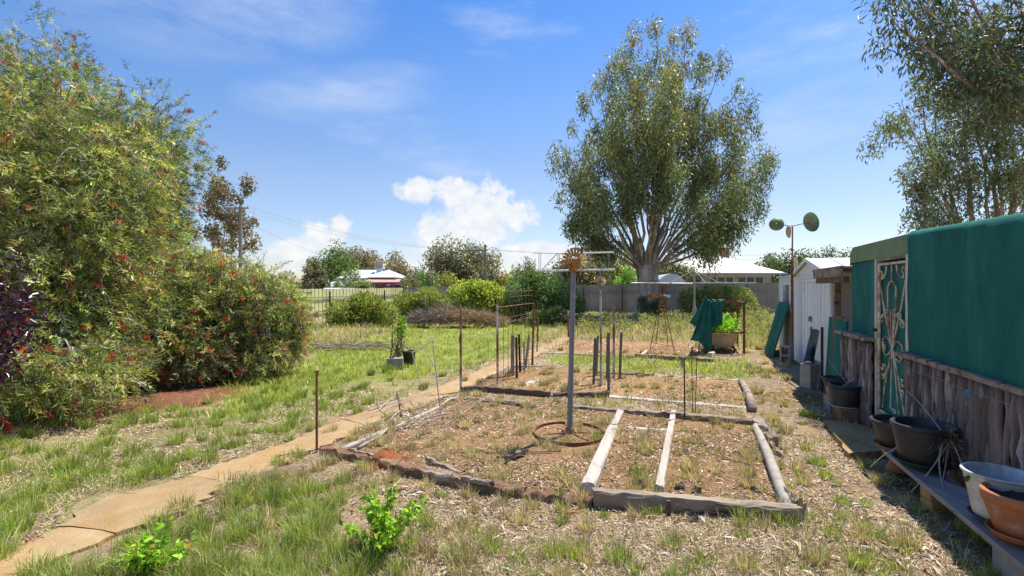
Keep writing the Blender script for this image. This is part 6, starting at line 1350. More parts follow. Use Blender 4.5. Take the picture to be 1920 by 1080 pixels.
wn = wingbox('window', wi0 + .002, wi1 - .002, wz0 + .002, wz1 - .002, -.09, -.075, glass, wing)
for a, b_, c, e in ((wi0 - .03, wi0 + .04, wz0 - .03, wz1 + .03), (wi1 - .04, wi1 + .03, wz0 - .03, wz1 + .03), (wi0 + .04, wi1 - .04, wz0 - .03, wz0 + .035), (wi0 + .04, wi1 - .04, wz1 - .035, wz1 + .03)): wingbox('window_frame', a, b_, c, e, -.07, .0, whitem, wn)
wingbox('roof', wt0 - .08, wt1, 1.802, 1.84, -2.4, .03, roofm, wing); wingbox('back_wall', wt0, wt1, .02, 1.80, -2.4, -2.3, wm, wing); wingbox('end_wall', wt0 + .002, wt0 + .06, .02, 1.799, -2.299, -.121, wm, wing)

lean = thing('lean_to', 'open grey lean-to with a weathered fascia between shed and hut', 'lean-to', W(7.2))
wallc = pm('grey_sheet_wall', (.34, .335, .345), (.27, .265, .275), 2.5, bump=.1, rough=.8)
def lt(px0, px1): return wy(px1), wy(px0)
yA, yB = yF + .10, 8.05
wallbox('back_sheet', yA, yB, .02, 1.70, -.62, -.60, wallc, lean)
wallbox('post', 6.62, 6.69, .02, 1.70, -.55, -.48, whitem, lean); wallbox('post', 7.55, 7.64, .02, 1.68, -.30, -.22, M['sleeper'], lean)
P = [W(yA - .02, 1.80, .10), W(yB - .2, 1.80, .02), W(yB - .2, 1.80, -.8), W(yA - .02, 1.80, -.8)]
mb = MB(); mb.add([p + (0, 0, -.0) for p in P] + [p + (0, 0, .03) for p in P], [(3, 2, 1, 0), (4, 5, 6, 7), (0, 1, 5, 4), (1, 2, 6, 5), (2, 3, 7, 6), (3, 0, 4, 7)]); mb.build('roof', M['sleeper'], lean)
wallbox('fascia', yA - .02, yB - .55, 1.70, 1.835, .055, .085, M['sleeper'], lean); wallbox('rafter', yA, yB - .5, 1.62, 1.70, -.02, .04, M['darkwood'], lean); wallbox('shelf', yA + .02, 7.4, 1.17, 1.21, -.58, -.40, M['darkrust'], lean)

# spinner of three cups on a rusty mast
def spinner():
    b = G(1486, 682); d = b[1]; root = thing('cup_spinner', 'rusty mast with three green metal cups turning above the shed', 'wind spinner', b); top = D(1486, 423, d)
    mb = MB(); mb.tube([b - (0, 0, .05), D(1485, 515, d)], .026, 8); mb.tube([D(1485, 520, d), top], [.018, .013], 8); mb.build('mast', M['rust'], root)
    gm = pm('faded_green_cup', (.15, .22, .085), (.10, .15, .06), 7, c3=(.17, .125, .08), s3=6, t3=.55, bump=.2, rough=.5); cm = pm('faded_cream_cup', (.50, .42, .27), (.36, .25, .14), 9, bump=.2, rough=.6)
    for k, (px, py, r, ax, mt) in enumerate(((1456, 420.5, .145, (-.35, -.75, .30), gm), (1522, 416, .20, (.25, -.92, .10), gm), (1480, 434, .135, (-.97, .25, -.05), cm))):
        c = D(px, py, d + (0 if k < 2 else -.16)); ax = unit(np.array(ax)); s = unit(np.cross(ax, [0, 0, 1])); t = np.cross(s, ax); V, F = [], []; n, m = 22, 6
        for i in range(m + 1):
            a = i / m * math.pi / 2 * .98 + .02; rr = r * math.sin(a); dp = r * .42 * math.cos(a)
            for j in range(n): q = 2 * math.pi * j / n; V.append(c + s * rr * math.cos(q) * .97 + t * rr * math.sin(q) + ax * dp * (1 if k != 1 else -1))
        for i in range(m):
            for j in range(n): F.append((i * n + j, i * n + (j + 1) % n, (i + 1) * n + (j + 1) % n, (i + 1) * n + j))
        o = emit('cup', np.array(V), F, mt, root, smooth=True); sm = o.modifiers.new('thick', 'SOLIDIFY'); sm.thickness = .006
        mb = MB(); mb.tube([top - (0, 0, .01), c], .009, 6); mb.build('arm', M['rust'], root)
spinner()
for k, (x, y0, y1, lab) in enumerate(((1490, 483, 560, 'pale pipe standing just right of the spinner mast'), (1494, 485, 560, 'thin tan pipe between the spinner mast and shed'))):
    d = 10.35 + k * .05; p = np.array([X(x - 1.5, d), d, 0]); mb = MB(); mb.tube([p - (0, 0, .03), D(x, y0, d)], .014, 7); tag(mb.build('standing_pipe', M['creamrust']), lab, 'pipe')

# ------------------------------------------------------------------ panels, blocks and pots along the wall
def quadslab(name, label, P, th, mat, cat, parent=None, group=None):
    """flat panel from four corners (bottom far, bottom near, top near, top far), thickness th"""
    P = [np.array(p, float) for p in P]; nrm = unit(np.cross(P[1] - P[0], P[3] - P[0])) * th; mb = MB(); mb.add(P + [p + nrm for p in P], [(0, 1, 2, 3), (7, 6, 5, 4), (0, 4, 5, 1), (1, 5, 6, 2), (2, 6, 7, 3), (3, 7, 4, 0)]); o = mb.build(name, mat, parent)
    if label: tag(o, label, cat, group)
    return o
quadslab('shade_sheet', 'dark green panel leaning against the white outbuilding', [SF(-1.50, .0, .34), SF(-.36, .0, .34), SF(-.30, 1.19, .03), SF(-1.42, 1.22, .03)], .035, screen, 'panel')
def breeze(name, label, c, rz, hole_side):
    root = thing(name, label, 'concrete block', c, 'concrete blocks along the wall'); u = np.array([math.cos(rz), math.sin(rz), 0]); v = np.array([-u[1], u[0], 0]); s, h, t = .19, .39, .035
    def part(cu, cv, cz, su, sv, sz): mb = MB(); mb.box(c + u * cu + v * cv + np.array([0, 0, cz]), (su, sv, sz), rz); mb.build('web' if sz < .1 else 'shell', M['concrete'], root)
    # hollow through v: two long shells and three webs
    part(-s / 2 + t / 2, 0, h / 2, t, s, h); part(s / 2 - t / 2, 0, h / 2, t, s, h)
    for z in (t / 2, h / 2, h - t / 2): part(0, 0, z, s - 2 * t - .002, s - .004, t)
    return root
az = math.atan2(YD[1], YD[0])
breeze('breeze_block', 'hollow concrete block on end beside the spinner mast', G(1474, 684), az + 1.15, 1)
b = G(1519, 730); root = thing('breeze_block', 'tall concrete block on end holding the black gutter', 'concrete block', b, 'concrete blocks along the wall'); mb = MB(); u2 = az - math.pi / 2
mb.box((b[0], b[1], .195), (.19, .19, .39), .25); mb.build('shell', M['concrete'], root)
g_ = pm('black_gloss_gutter', (.02, .021, .026), (.03, .03, .035), 5, bump=.03, rough=.25, spec=.6)
def gutter():
    A = b + np.array([-.03, .0, .393]); B_ = D(1528, 622, b[1] + .72); ax = unit(B_ - A); s = unit(np.cross(ax, [0, 0, 1])); t = np.cross(s, ax); V = []; n = 9
    for p in (A, B_):
        for i in range(n): a = math.pi * i / (n - 1); V.append(p + s * .062 * math.cos(a) + t * .05 * math.sin(a))
    F = [(i, i + 1, n + i + 1, n + i) for i in range(n - 1)]; o = emit('black_gutter', np.array(V), F, g_, smooth=True); m = o.modifiers.new('thick', 'SOLIDIFY'); m.thickness = .006; tag(o, 'length of black gutter leaning from the block on the shed door', 'gutter')
gutter()
p0 = G(1531, 733); quadslab('pale_board', 'pale board leaning behind the tall concrete block', [p0 + (.02, .22, 0), p0 + (.03, .0, 0), p0 + (.11, .05, .42), p0 + (.10, .26, .46)], .02, M['palewood'], 'board')
d = 7.05; bq = np.array([X(1541.5, d), d, 0]); mb = MB(); mb.box(bq + (0, 0, .48), (.03, .03, 1.0), az); tag(mb.build('perforated_post', M['darkrust']), 'thin dark perforated steel post in front of the lean-to', 'post')
q0, q1 = W(7.0, 0, -.02), W(6.55, 0, .05)
quadslab('shade_sheet', 'narrow dark green panel in the mouth of the lean-to', [W(7.0, .0, .03), W(6.72, .0, .03), W(6.72, 1.13, -.03), W(7.0, 1.13, -.03)], .03, screen, 'panel')
pn = thing('leaning_screen', 'green screen with a rusty edge leaning at the hut corner', 'panel', W(6.35, 0, .1)); quadslab('mesh', None, [W(6.66, .0, .05), W(6.14, .0, .05), W(6.14, 1.13, .0), W(6.66, 1.15, .0)], .025, screen, None, pn)
mb = MB(); mb.bar(W(6.68, .0, .06), W(6.68, 1.16, .012), .03, .03); mb.build('edge', M['rust'], pn); mb = MB(); mb.bar(W(6.68, 1.17, .012), W(6.13, 1.145, .012), .028, .028); mb.build('edge', M['rust'], pn)
# slabs of concrete on the ground
def slab(name, pts, th, mat, kind='structure', seed=0):
    g = np.random.default_rng(seed); P = [G(*p)[:2] for p in pts]; out = []
    for i in range(len(P)):
        a, b_ = P[i], P[(i + 1) % len(P)]
        for t in np.linspace(0, 1, 7, endpoint=False): out.append(a + (b_ - a) * t + (g.normal(0, .008, 2) if t else 0))
    mb = MB(); mb.prism(out[::-1], -.05, th); o = mb.build(name, mat); return tag(o, kind=kind)
pad = pm('brown_concrete', (.23, .165, .115), (.16, .115, .08), 4, bump=.4, bscale=50, rough=.95)
slab('shed_pad', [(1452, 682), (1488, 678), (1502, 690), (1560, 742), (1545, 748), (1500, 735), (1470, 712)], .03, pad, seed=1)
step = pm('mossy_step_concrete', (.40, .265, .14), (.30, .20, .11), 3, c3=(.36, .19, .05), s3=2.4, t3=.55, w3=.2, bump=.4, bscale=60, rough=.95)
slab('doorstep', [(1545, 792), (1600, 798), (1640, 805), (1662, 850), (1592, 856)], .03, step, seed=2)

def pot(name, label, c, r0, r1, h, mat, seed=0, rim=.03, rimh=.035, soil=.82, sx=1, parts=True, group='flower pots along the hut wall', lathe_n=30):
    """round pot standing at c: foot radius r0, rim radius r1"""
    c = np.array(c, float); root = thing(name, label, 'pot', c, group)
    mb = MB(); mb.lathe([(.001, .0), (r0 * .97, .0), (r0, .008), (r0 + (r1 - r0) * .8, h - rimh - .008), (r1 - rim * .4, h - rimh)], c, lathe_n); mb.build('wall', mat, root, True)
    mb = MB(); ri = r1 - rim * .75; mb.lathe([(r1 - rim * .45, h - rimh), (r1, h - rimh + .004), (r1 + .003, h - .006), (r1 - .004, h), (ri, h - .003), (ri - (r1 - r0) * .25, h * .7), (ri - (r1 - r0) * .35, h * .5)], c, lathe_n); mb.build('rim', mat, root, True)
    g = np.random.default_rng(seed); rs = ri - (r1 - r0) * (1 - soil) * .9; V = [(c[0], c[1], c[2] + h * soil)]; n = 20
    for k in (1, 2, 3):
        for j in range(n): a = 2 * math.pi * j / n; V.append((c[0] + rs * k / 3 * math.cos(a), c[1] + rs * k / 3 * math.sin(a), c[2] + h * soil + g.normal(0, .006)))
    F = [(0, 1 + j, 1 + (j + 1) % n) for j in range(n)] + [(1 + (k - 1) * n + j, 1 + k * n + j, 1 + k * n + (j + 1) % n, 1 + (k - 1) * n + (j + 1) % n) for k in (1, 2) for j in range(n)]; emit('soil', np.array(V), F, M['soil'], root)
    return root
def saucer(name, label, c, r, h, mat):
    mb = MB(); mb.lathe([(.001, 0), (r * .88, 0), (r, h), (r + .006, h), (r + .004, h - .006), (r * .86, .008), (.001, .008)], c, 28); tag(mb.build(name, mat, smooth=True), label, 'saucer')
def brickbox(name, label, c, size, rz, mat, holes=0, cat='brick'):
    root = thing(name, label, cat, c); mb = MB(); mb.box(np.array(c) + (0, 0, size[2] / 2), size, rz); bd = mb.build('brick', mat, root)
    u = np.array([math.cos(rz), math.sin(rz), 0]); v = np.array([-u[1], u[0], 0])
    for k in range(holes):
        q = np.array(c) + u * size[0] * (-.36 + .72 * k / max(1, holes - 1)) - v * (size[1] / 2 + .001) + (0, 0, size[2] / 2); mb = MB(); mb.tube([q, q - v * .0015], .013, 10); mb.build('core_hole', M['soil'], bd)
# plank bench and what stands on it
zP = .205
def wallpt(y, out, z=0.0): return W(y, z, out)
plank = pm('grey_plank', (.34, .30, .275), (.21, .18, .165), 7, c3=(.10, .08, .07), s3=8, t3=.60, stretch=(1, .1, 1), st3=(1, .12, 1), bump=1.0, bscale=40, rough=.9)
pb = thing('plank_bench', 'long grey plank bench on bricks along the log wall', 'bench', W(2.9, 0, .33)); quadslab('plank', None, [W(2.05, zP, .39), W(2.05, zP, .17), W(3.92, zP, .17), W(3.92, zP, .39)], -.034, plank, None, pb)
o_ = pb.children[0]
brickbox('yellow_brick', 'lower yellow brick under the middle of the plank', G(1772, 960), (.24, .11, .078), az + math.pi / 2 + .25, M['brick'])
brickbox('yellow_brick', 'upper yellow brick with round holes under the plank', G(1770, 957) + np.array([0, 0, .0785]), (.23, .11, .076), az + math.pi / 2 + .18, M['brick'], 3)
b = W(2.30, 0, .28); root = thing('support_block', 'concrete block holding up the near end of the plank', 'concrete block', b, 'concrete blocks along the wall'); mb = MB(); mb.box(b + (0, 0, .085), (.36, .20, .17), az); mb.build('shell', M['concrete'], root)
cB = G(1732, 868, zP + .037); saucer('green_saucer', 'dark green saucer under the big black pot on the plank', G(1732, 868, zP + .037) - (0, 0, .0015), .185, .03, pm('dark_green_plastic', (.02, .06, .04), (.015, .045, .03), 5, bump=0, rough=.4)); pot('black_pot', 'big round black pot on a green saucer at the end of the plank', cB + (0, 0, .012), .15, .20, .285, M['blackplastic'], 1)
cA = np.array([3.30, 4.12, 0.]); mb = MB(); mb.lathe([(.10, 0), (.085, .02), (.06, .10), (.085, .185), (.001, .185)], cA, 16); tag(mb.build('terracotta_stand', M['terracotta'], smooth=True), 'upturned terracotta foot under the pot by the door', 'pot stand'); saucer('terracotta_saucer', 'broad terracotta saucer by the hut door', cA + (0, 0, .186), .18, .03, M['terracotta']); pot('black_pot', 'scuffed black pot on a terracotta saucer by the hut door', cA + (0, 0, .198), .14, .205, .225, M['blackplastic'], 2)
cW = G(1874, 972, zP + .0355); saucer('black_saucer', 'thin black saucer under the white pot', cW, .13, .018, M['blackplastic']); pot('white_pot', 'old chalky white pot on the plank', cW + (0, 0, .010), .115, .165, .255, M['whitepot'], 3, rim=.02, rimh=.02, soil=.6)
g = np.random.default_rng(9); n = 9; q = cW + NO * .150 - YD * .03 + np.array([0, 0, .215]); V, F, C = leaves(np.tile(q, (n, 1)), NO * .6 + g.normal(0, .5, (n, 3)), .03, .022, pal(n, [((.10, .16, .03), 1)], .1, g), .2, g); tag(emit('ivy_sprig', V, F, M['leaf'], cols=C), 'small dark green sprig stuck to the white pot', 'sprig')
cT = G(1916, 1008, zP + .0355); saucer('terracotta_saucer', 'thick terracotta saucer at the right edge of the picture', cT, .135, .035, M['terracotta']); pot('terracotta_pot', 'orange terracotta pot at the right edge of the picture', cT + (0, 0, .011), .105, .16, .225, M['terracotta'], 4, rim=.028, rimh=.06, soil=.88)
def dead_stems(name, label, base, ends, r, mat='palestick', seed=0):
    g = np.random.default_rng(seed); base = np.array(base); root = thing(name, label, 'dead plant', base); paths = []
    for e in ends: e = np.array(e); P = bezier(base + g.normal(0, .015, 3) * (1, 1, 0), (base + e) / 2 + g.normal(0, .05, 3) + (0, 0, .05), e, 8); paths.append((P, np.linspace(r, r * .45, 8)))
    V, F = multi_tube(paths, 5); emit('stem', V, F, M[mat], root); return root
top = cB + (0, 0, .24); dead_stems('dead_plant', 'withered plant with long trailing stems beside the big black pot', top - YD * .12 - NO * .10, [top - YD * .45 + NO * .05 - (0, 0, .32), top - YD * .38 - NO * .08 - (0, 0, .2), top - YD * .25 - (0, 0, .36), top + YD * .05 + NO * .32 - (0, 0, .33), top + YD * .28 + (0, 0, .24), top - YD * .3 + NO * .1 - (0, 0, .25), top - YD * .2 + NO * .15 - (0, 0, .4)], .006, seed=1)
g = np.random.default_rng(10); n = 420; P = top - YD * .15 - NO * .09 + g.normal(0, .045, (n, 3)) + (0, 0, -.03); V, F, C = leaves(P, g.normal(0, 1, (n, 3)) + np.array([0, 0, -.6]), .07, .004, pal(n, [((.26, .19, .12), 3), ((.15, .10, .06), 2)], .2, g), .1, g); tag(emit('root_mat', V, F, M['litter'], cols=C), 'matted brown roots hanging at the rim of the big black pot', 'roots', kind='stuff')
ta = cA + (0, 0, .38); dead_stems('dead_plant', 'bare brown twigs in the scuffed black pot', ta, [ta - YD * .35 + NO * .02 + (0, 0, .10), ta - YD * .15 + NO * .08 + (0, 0, .05)], .005, 'twig', 2)
# far group by the lean-to
b = np.array([3.90, 5.66, 0.]); rzb = az + .1
brickbox('red_brick', 'red brick under the far black pot', b, (.24, .16, .13), rzb, M['redbrick']); brickbox('wood_block', 'grey timber offcut on the red brick', b + (0, 0, .1305), (.26, .2, .03), rzb, M['sleeper'], cat='timber'); saucer('white_saucer', 'white saucer under the far black pot', b + (0, 0, .1615), .155, .022, M['whitepot'])
pot('black_pot', 'black pot on a white saucer left of the hut door', b + (0, 0, .171), .14, .175, .255, M['blackplastic'], 5)
t5 = b + (0, 0, .40); dead_stems('dead_plant', 'dead twig sticking up from the black pot left of the door', t5, [t5 + NO * .16 + YD * .02 + (0, 0, .30), t5 - YD * .22 + (0, 0, .20), t5 - YD * .26 - NO * .02 + (0, 0, .12), t5 - YD * .12 + (0, 0, .26)], .006, seed=3)
b = np.array([4.08, 6.10, 0.]); brickbox('concrete_brick', 'pale concrete brick under the smaller far pot', b, (.2, .2, .19), rzb, M['concrete'], cat='block'); pot('terracotta_pot', 'faded pink pot holding the dark plastic pot', b + (0, 0, .1915), .09, .115, .15, pm('faded_pink_pot', (.48, .30, .24), (.38, .24, .19), 5, bump=.1), 6, soil=.5); pot('black_pot', 'dark grey plastic pot nested in the faded pink one', b + (0, 0, .2695), .10, .15, .155, M['blackplastic'], 7)
brickbox('red_brick', 'loose red brick lying beyond the far pots', G(1549, 748), (.22, .11, .07), rzb + 1.2, M['redbrick'])
# ------------------------------------------------------------------ houses across the street
def hip(mb, x0, x1, y0, y1, ze, zr, over=.45, rx0=None, rx1=None):
    x0 -= over; x1 += over; y0 -= over; y1 += over; ym = (y0 + y1) / 2; h = (y1 - y0) / 2; a = rx0 if rx0 is not None else x0 + h; b = rx1 if rx1 is not None else x1 - h
    V = [(x0, y0, ze), (x1, y0, ze), (x1, y1, ze), (x0, y1, ze), (a, ym, zr), (b, ym, zr)]; mb.add(V, [(0, 1, 5, 4), (1, 2, 5), (2, 3, 4, 5), (3, 0, 4), (3, 2, 1, 0)])
def window(root, x0, x1, z0, z1, y, frame, glassm, mull=1, name='window'):
    mb = MB(); mb.box(((x0 + x1) / 2, y - .012, (z0 + z1) / 2), (x1 - x0, .02, z1 - z0)); w = mb.build(name, glassm, root); t = .07
    for a, b_, c, d in ((x0 - t, x0, z0 - t, z1 + t), (x1, x1 + t, z0 - t, z1 + t), (x0, x1, z0 - t, z0), (x0, x1, z1, z1 + t)): mb = MB(); mb.box(((a + b_) / 2, y - .035, (c + d) / 2), (b_ - a, .07, d - c)); mb.build('window_frame', frame, w)
    for k in range(1, mull + 1): x = x0 + (x1 - x0) * k / (mull + 1); mb = MB(); mb.box((x, y - .03, (z0 + z1) / 2), (.05, .04, z1 - z0 - .004)); mb.build('mullion', frame, w)
hglass = pm('window_glass', (.06, .07, .075), (.04, .045, .05), 1, bump=0, rough=.08, spec=.5)
def blue_house():
    d = 62; s = d / FPX; x = lambda p: (p - CX) * s; z = lambda p: EYE - (p - CY) * s
    root = thing('blue_roofed_house', 'low brick house with pale blue iron hip roofs and a pink verandah', 'house', (x(685), d, 0))
    tin = pm('pale_blue_roof_iron', (.60, .66, .72), (.52, .58, .65), 1.2, bump=.05, rough=.4); wall = pm('cream_brick', (.46, .35, .26), (.38, .28, .21), 5, bump=.2); red = pm('red_trim', (.45, .12, .06), bump=0); pink = pm('pink_verandah_iron', (.50, .33, .27), (.44, .29, .24), 2, bump=.05, rough=.5); frame = pm('cream_trim', (.62, .58, .50), bump=0)
    mb = MB(); mb.box(((x(690) + x(738)) / 2, d + 4, 1.45), (x(738) - x(690), 8, 2.9)); mb.build('wall', wall, root); mb = MB(); mb.box(((x(630) + x(686)) / 2, d + 5.5, 1.3), (x(686) - x(630), 7, 2.6)); mb.build('wall', wall, root)
    mb = MB(); hip(mb, x(690), x(738), d, d + 8, z(520), z(503.5), .5, x(684) + 2.0, x(714)); mb.build('roof', tin, root)
    mb = MB(); hip(mb, x(630), x(680), d + 2, d + 9, z(521), z(503.2), .5, x(645), x(684)); mb.build('roof', tin, root)
    mb = MB(); hip(mb, x(610), x(640), d - 1.5, d + 3.5, z(538), z(527), .3, x(622), x(630)); mb.build('roof', tin, root); mb = MB(); mb.box((x(625), d + 1, .75), (x(640) - x(610), 4.6, 1.5)); mb.build('wall', wall, root)
    P = [(x(688), d - 2.6, z(530.5)), (x(757), d - 2.6, z(530)), (x(752), d - .02, z(524)), (x(690), d - .02, z(523.5))]; mb = MB(); mb.add(P + [(a, b_, c + .06) for a, b_, c in P], [(3, 2, 1, 0), (4, 5, 6, 7), (0, 1, 5, 4), (1, 2, 6, 5), (2, 3, 7, 6), (3, 0, 4, 7)]); mb.build('verandah_roof', pink, root)
    mb = MB(); mb.box(((x(688) + x(757)) / 2, d - 2.66, z(531.6)), (x(757) - x(688), .08, .16)); mb.build('fascia', red, root)
    for p in (690, 712, 735, 755): mb = MB(); mb.box((x(p), d - 2.45, z(532) / 2), (.1, .1, z(532) - .02)); mb.build('verandah_post', frame, root)
    window(root, x(695), x(703), .95, 2.05, d, frame, hglass); window(root, x(706), x(710), .1, 2.1, d, frame, hglass, 0, 'door'); window(root, x(716), x(726), .95, 2.05, d, frame, hglass); window(root, x(642), x(652), 1.0, 2.0, d + 2, frame, hglass)
    c = np.array([x(695), d + 4.2, z(501) - .25]); mb = MB(); mb.box(c + (0, 0, .55), (1.15, 1.0, .75)); ck = mb.build('roof_cooler', frame, root); mb = MB(); mb.box(c + (0, 0, -.15), (.7, .7, .7)); mb.build('cooler_base', tin, ck)
    for k in range(5): mb = MB(); mb.box(c + (0, -.51, .3 + k * .12), (.95, .02, .05)); mb.build('louvre', M['greypost'], ck)
    m = np.array([x(726), d + 3, z(510)]); mb = MB(); mb.tube([m, m + (0, 0, 2.1)], .03, 6); an = mb.build('antenna_mast', M['galv'], root)
    for k, l in enumerate((.9, .75, .6, .5)): mb = MB(); mb.bar(m + (-l / 2 - .2, .2 * k, 2.0), m + (l / 2 - .2, .2 * k, 2.0), .03, .03); mb.build('antenna_rod', M['galv'], an)
blue_house()
def cream_house():
    d = 46; s = d / FPX; x = lambda p: (p - CX) * s; z = lambda p: EYE - (p - CY) * s
    root = thing('cream_house', 'cream weatherboard house with a wide white hip roof on the right', 'house', (x(1365), d, 0))
    tin = pm('cream_roof_iron', (.70, .66, .57), (.62, .57, .48), .8, c3=(.52, .40, .28), s3=.7, t3=.62, w3=.2, bump=.05, rough=.5); wall = pm('cream_boards', (.55, .48, .38), (.48, .42, .33), 2, stretch=(1, 1, 5), bump=.2); white = pm('white_trim', (.70, .69, .65), bump=0)
    x0, x1 = x(1278), x(1446); mb = MB(); mb.box(((x0 + x1) / 2, d + 4.5, z(512) / 2), (x1 - x0, 9, z(512))); mb.build('wall', wall, root)
    ze, zr = z(512), z(474); mb = MB(); hip(mb, x0, x1, d, d + 9, ze, zr, .9, x(1345), x(1385)); mb.build('roof', tin, root)
    mb = MB(); mb.box(((x(1262) + x(1466)) / 2, d - .93, ze - .06), (x(1466) - x(1262), .05, .16)); mb.build('gutter', white, root)
    mb = MB(); mb.box(((x(1328) + x(1444)) / 2, d - .12, z(517)), (x(1444) - x(1328), .2, .22)); mb.build('window_hood', white, root)
    for a, b_ in ((1331, 1342), (1346, 1358), (1361, 1374), (1384, 1397), (1400, 1413), (1416, 1430)): window(root, x(a), x(b_), z(531), z(520), d, white, hglass, 0)
    mb = MB(); mb.box((x(1293), d - .03, z(521)), (x(1318) - x(1278), .05, z(512) - z(530))); mb.build('verandah_opening', M['darkwood'], root)
    for p in (1266, 1455): mb = MB(); mb.box((x(p), d - .7, ze / 2 - .02), (.14, .14, ze - .1)); mb.build('post', white, root)
    c = np.array([x(1403), d + 5.0, 0]); mb = MB(); mb.box((c[0], c[1], z(478)), (.62, .62, 1.9)); ch = mb.build('chimney', M['redbrick'], root); mb = MB(); mb.box((c[0], c[1], z(478) + 1.0), (.78, .78, .12)); mb.build('chimney_cap', M['redbrick'], ch)
cream_house()
def small_shed():
    d = 42; c = np.array([X(1252, d), d, 0]); root = thing('backyard_shed', 'small shed with a curved pale blue roof behind the big trunk', 'shed', c); tin = pm('blue_white_roof', (.55, .62, .70), (.48, .55, .63), 2, bump=.05, rough=.4)
    mb = MB(); mb.box(c + (0, 0, 1.0), (1.9, 2, 2.0)); mb.build('wall', pm('grey_wall', (.4, .4, .38)), root); V = []; n = 9
    for y in (-1.15, 1.15):
        for i in range(n): a = math.pi * i / (n - 1); V.append(c + np.array([-1.05 * math.cos(a), y, 2.002 + .75 * math.sin(a)]))
    emit('roof', np.array(V), [(i, i + 1, n + i + 1, n + i) for i in range(n - 1)] + [tuple(range(n)), tuple(range(n, 2 * n))[::-1]], tin, root)
small_shed()
def car(name, label, c, rz, paint, L_=4.6, H_=1.72, W_=1.8, tall=True):
    root = thing(name, label, 'car', c); c = np.array(c, float); u = np.array([math.cos(rz), math.sin(rz), 0]); v = np.array([-u[1], u[0], 0])
    def sect(prof, hw, mat, nm, parent=root):
        n = len(prof); V = [c + u * a + v * hw(b_) * s + np.array([0, 0, b_]) for s in (-1, 1) for a, b_ in prof]; F = [tuple(range(n)), tuple(range(n, 2 * n))[::-1]] + [(i, n + i, n + (i + 1) % n, (i + 1) % n) for i in range(n)]; return emit(nm, np.array(V), F, mat, parent)
    h = H_; body = [(-L_ / 2, .45), (-L_ / 2, .95), (-L_ / 2 + .15, 1.05), (L_ / 2 - 1.2, 1.05), (L_ / 2 - .2, .95), (L_ / 2, .8), (L_ / 2, .45), (L_ / 2 - .3, .3), (-L_ / 2 + .2, .3)]
    sect(body, lambda z: W_ / 2, paint, 'body'); sect([(-L_ / 2 + .1, 1.052), (-L_ / 2 + .35, h - .06), (L_ / 2 - 2.1, h - .06), (L_ / 2 - 1.35, 1.052)], lambda z: W_ / 2 - .04 - (z - 1.05) * .18, hglass, 'window'); sect([(-L_ / 2 + .3, h - .058), (-L_ / 2 + .45, h), (L_ / 2 - 2.25, h), (L_ / 2 - 2.05, h - .058)], lambda z: W_ / 2 - .15, paint, 'roof')
    for a in (-L_ / 2 + .85, L_ / 2 - .9):
        for s in (-1, 1):
            p = c + u * a + v * s * (W_ / 2 - .1) + np.array([0, 0, .33]); mb = MB(); mb.tube([p - v * .11, p + v * .11], .33, 18); w = mb.build('wheel', M['blackplastic'], root); mb = MB(); mb.tube([p + v * s * .112, p + v * s * .125], .2, 12); mb.build('rim', M['galv'], w)
    for s in (-1, 1):
        p = c + u * L_ / 2 + v * s * .62 + np.array([0, 0, .72]); mb = MB(); mb.box(p, (.04, .3, .14), rz); mb.build('headlight', M['whitepot'], root); p = c - u * L_ / 2 + v * s * .72 + np.array([0, 0, .8]); mb = MB(); mb.box(p, (.04, .16, .22), rz); mb.build('tail_light', pm('red_lens', (.4, .02, .02), bump=0, rough=.2), root)
wp = pm('white_car_paint', (.72, .73, .74), (.70, .71, .72), 1, bump=0, rough=.2, spec=.5); rp = pm('pink_red_car_paint', (.55, .04, .10), (.50, .035, .09), 1, bump=0, rough=.25, spec=.5)
d = 40; car('parked_car', 'white car roof just showing over the cream fence', (X(650, d), d, 0), R(75), wp, H_=1.56)
d = 52; car('parked_car', 'bright pink red station wagon parked at the verandah', (X(738, d), d, 0), R(12), rp, 4.4, 1.78)
d = 55.5; car('parked_car', 'second pink red car behind the wagon at the verandah', (X(757, d), d, 0), R(30), rp, 4.3, 1.92)

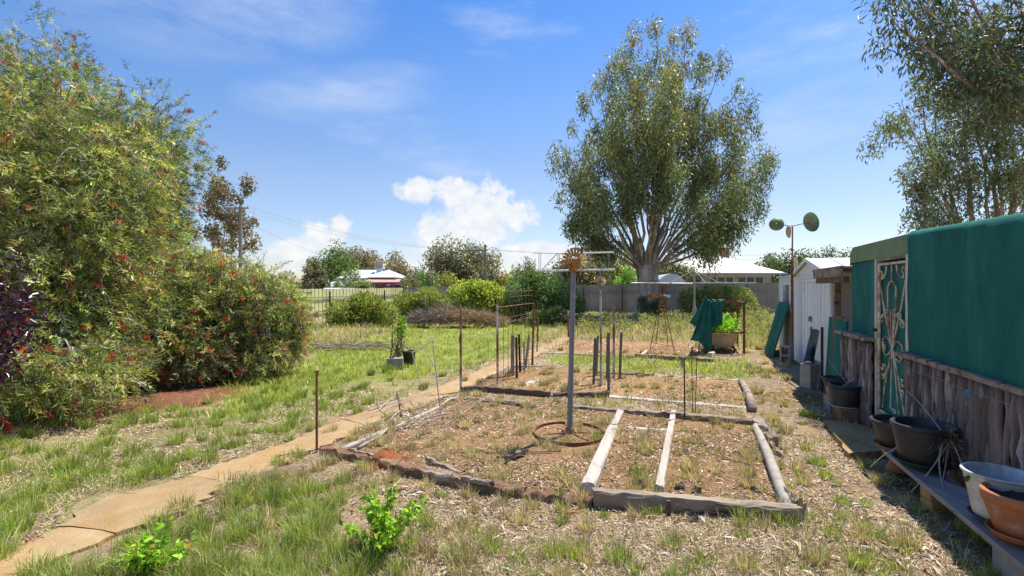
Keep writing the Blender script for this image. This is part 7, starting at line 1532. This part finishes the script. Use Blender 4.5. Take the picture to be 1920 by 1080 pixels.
# ------------------------------------------------------------------ signs, poles and wires
def give_way(label, px, d, wpx, top_px, facing=0.0):
    s = d / FPX; w = wpx * s; x = (px - CX) * s; zt = EYE - (top_px - CY) * s; h = w * .866; root = thing('give_way_sign', label, 'road sign', (x, d, 0), 'give way signs on the street')
    mb = MB(); mb.tube([(x, d + .05, -.05), (x, d + .05, zt - .05)], .03, 8); mb.build('post', M['galv'], root)
    def tri(k, y, th, name, mat, parent):
        cz = zt - h / 3; P = [(x - w / 2, zt), (x + w / 2, zt), (x, zt - h)]; P = [(x + (a - x) * k, cz + (b_ - cz) * k) for a, b_ in P]; mb = MB(); mb.add([(a, y, b_) for a, b_ in P] + [(a, y + th, b_) for a, b_ in P], [(0, 2, 1), (3, 4, 5), (0, 1, 4, 3), (1, 2, 5, 4), (2, 0, 3, 5)]); return mb.build(name, mat, parent)
    rd = pm('sign_red', (.55, .025, .02), bump=0, rough=.4); wh = pm('sign_white', (.80, .80, .78), bump=0, rough=.4); pl = tri(1, d, .01, 'plate', rd, root); tri(.68, d - .006, .004, 'face', wh, pl)
    for txt, zz, sz in (('GIVE', zt - h * .27, .155), ('WAY', zt - h * .45, .15)):
        cu = bpy.data.curves.new('lettering', 'FONT'); cu.body = txt; cu.align_x = 'CENTER'; cu.align_y = 'CENTER'; cu.size = w * sz; cu.extrude = .001; tmp = bpy.data.objects.new('lettering', cu); COL.objects.link(tmp); bpy.context.view_layer.update(); me = bpy.data.meshes.new_from_object(tmp.evaluated_get(bpy.context.evaluated_depsgraph_get())); bpy.data.objects.remove(tmp, do_unlink=True)
        o = bpy.data.objects.new('lettering', me); COL.objects.link(o); me.materials.clear(); me.materials.append(M['blackplastic']); o.parent = pl; o.rotation_euler = (R(90), 0, 0); o.location = (0, -.0095, zz)
give_way('give way sign on a grey post behind the rose bushes', 808, 45, 15.5, 512); give_way('smaller distant give way sign beyond the citrus shrub', 943.5, 92, 8, 528)
polem = pm('pole_timber', (.30, .26, .22), (.22, .19, .16), 3, stretch=(1, 1, .2), bump=.2)
def power_pole(label, px, d, top_px, arms, r=.14):
    s = d / FPX; x = (px - CX) * s; zt = EYE - (top_px - CY) * s; root = thing('power_pole', label, 'power pole', (x, d, 0), 'power poles on the street'); mb = MB(); mb.tube([(x, d, -.1), (x, d, zt)], [r, r * .75], 10); mb.build('pole', polem, root); out = []
    for (py, l, off) in arms:
        z = EYE - (py - CY) * s; mb = MB(); mb.bar((x - l / 2 + off, d - r - .05, z), (x + l / 2 + off, d - r - .05, z), .09, .11); a = mb.build('crossarm', polem, root)
        for k in (-.46, -.22, .22, .46): mb = MB(); q = np.array([x + l * k + off, d - r - .05, z + .055]); mb.tube([q, q + (0, 0, .14)], [.035, .05], 8); mb.build('insulator', M['whitepot'], a); out.append(q + (0, 0, .14))
    return out
A = power_pole('near power pole with two crossarms above the bottlebrush', 451, 40, 388, ((391, 1.9, -.15), (420, 1.5, .2)), .17); B_ = power_pole('distant power pole in front of the grey green gum', 910, 58, 459, ((470, 2.6, -1.0), (480, 1.4, 0)), .15)
def wire(label, p, q, sag, r=.007): P = [np.array(p) + (np.array(q) - np.array(p)) * t - np.array([0, 0, sag * 4 * t * (1 - t)]) for t in np.linspace(0, 1, 22)]; mb = MB(); mb.tube(P, r, 4); tag(mb.build('power_line', M['greypost']), label, 'power line', 'power lines over the street')
far = [np.array([60, 66, z]) for z in (7.6, 7.5, 6.6, 6.5)]
for k in range(4):
    lab = ['first', 'second', 'third', 'fourth'][k]
    wire(f'{lab} thin power line of the span between the two poles, counted from the left', A[k], B_[k], 1.0); wire(f'{lab} thin power line running right from the distant pole', B_[k] if k else B_[0], far[k] + (0, k * .4, 0), 1.2)
wire('low service wire from the bottlebrush to the blue roofed house', A[6], (X(690, 62), 62, 4.0), .5, .009)
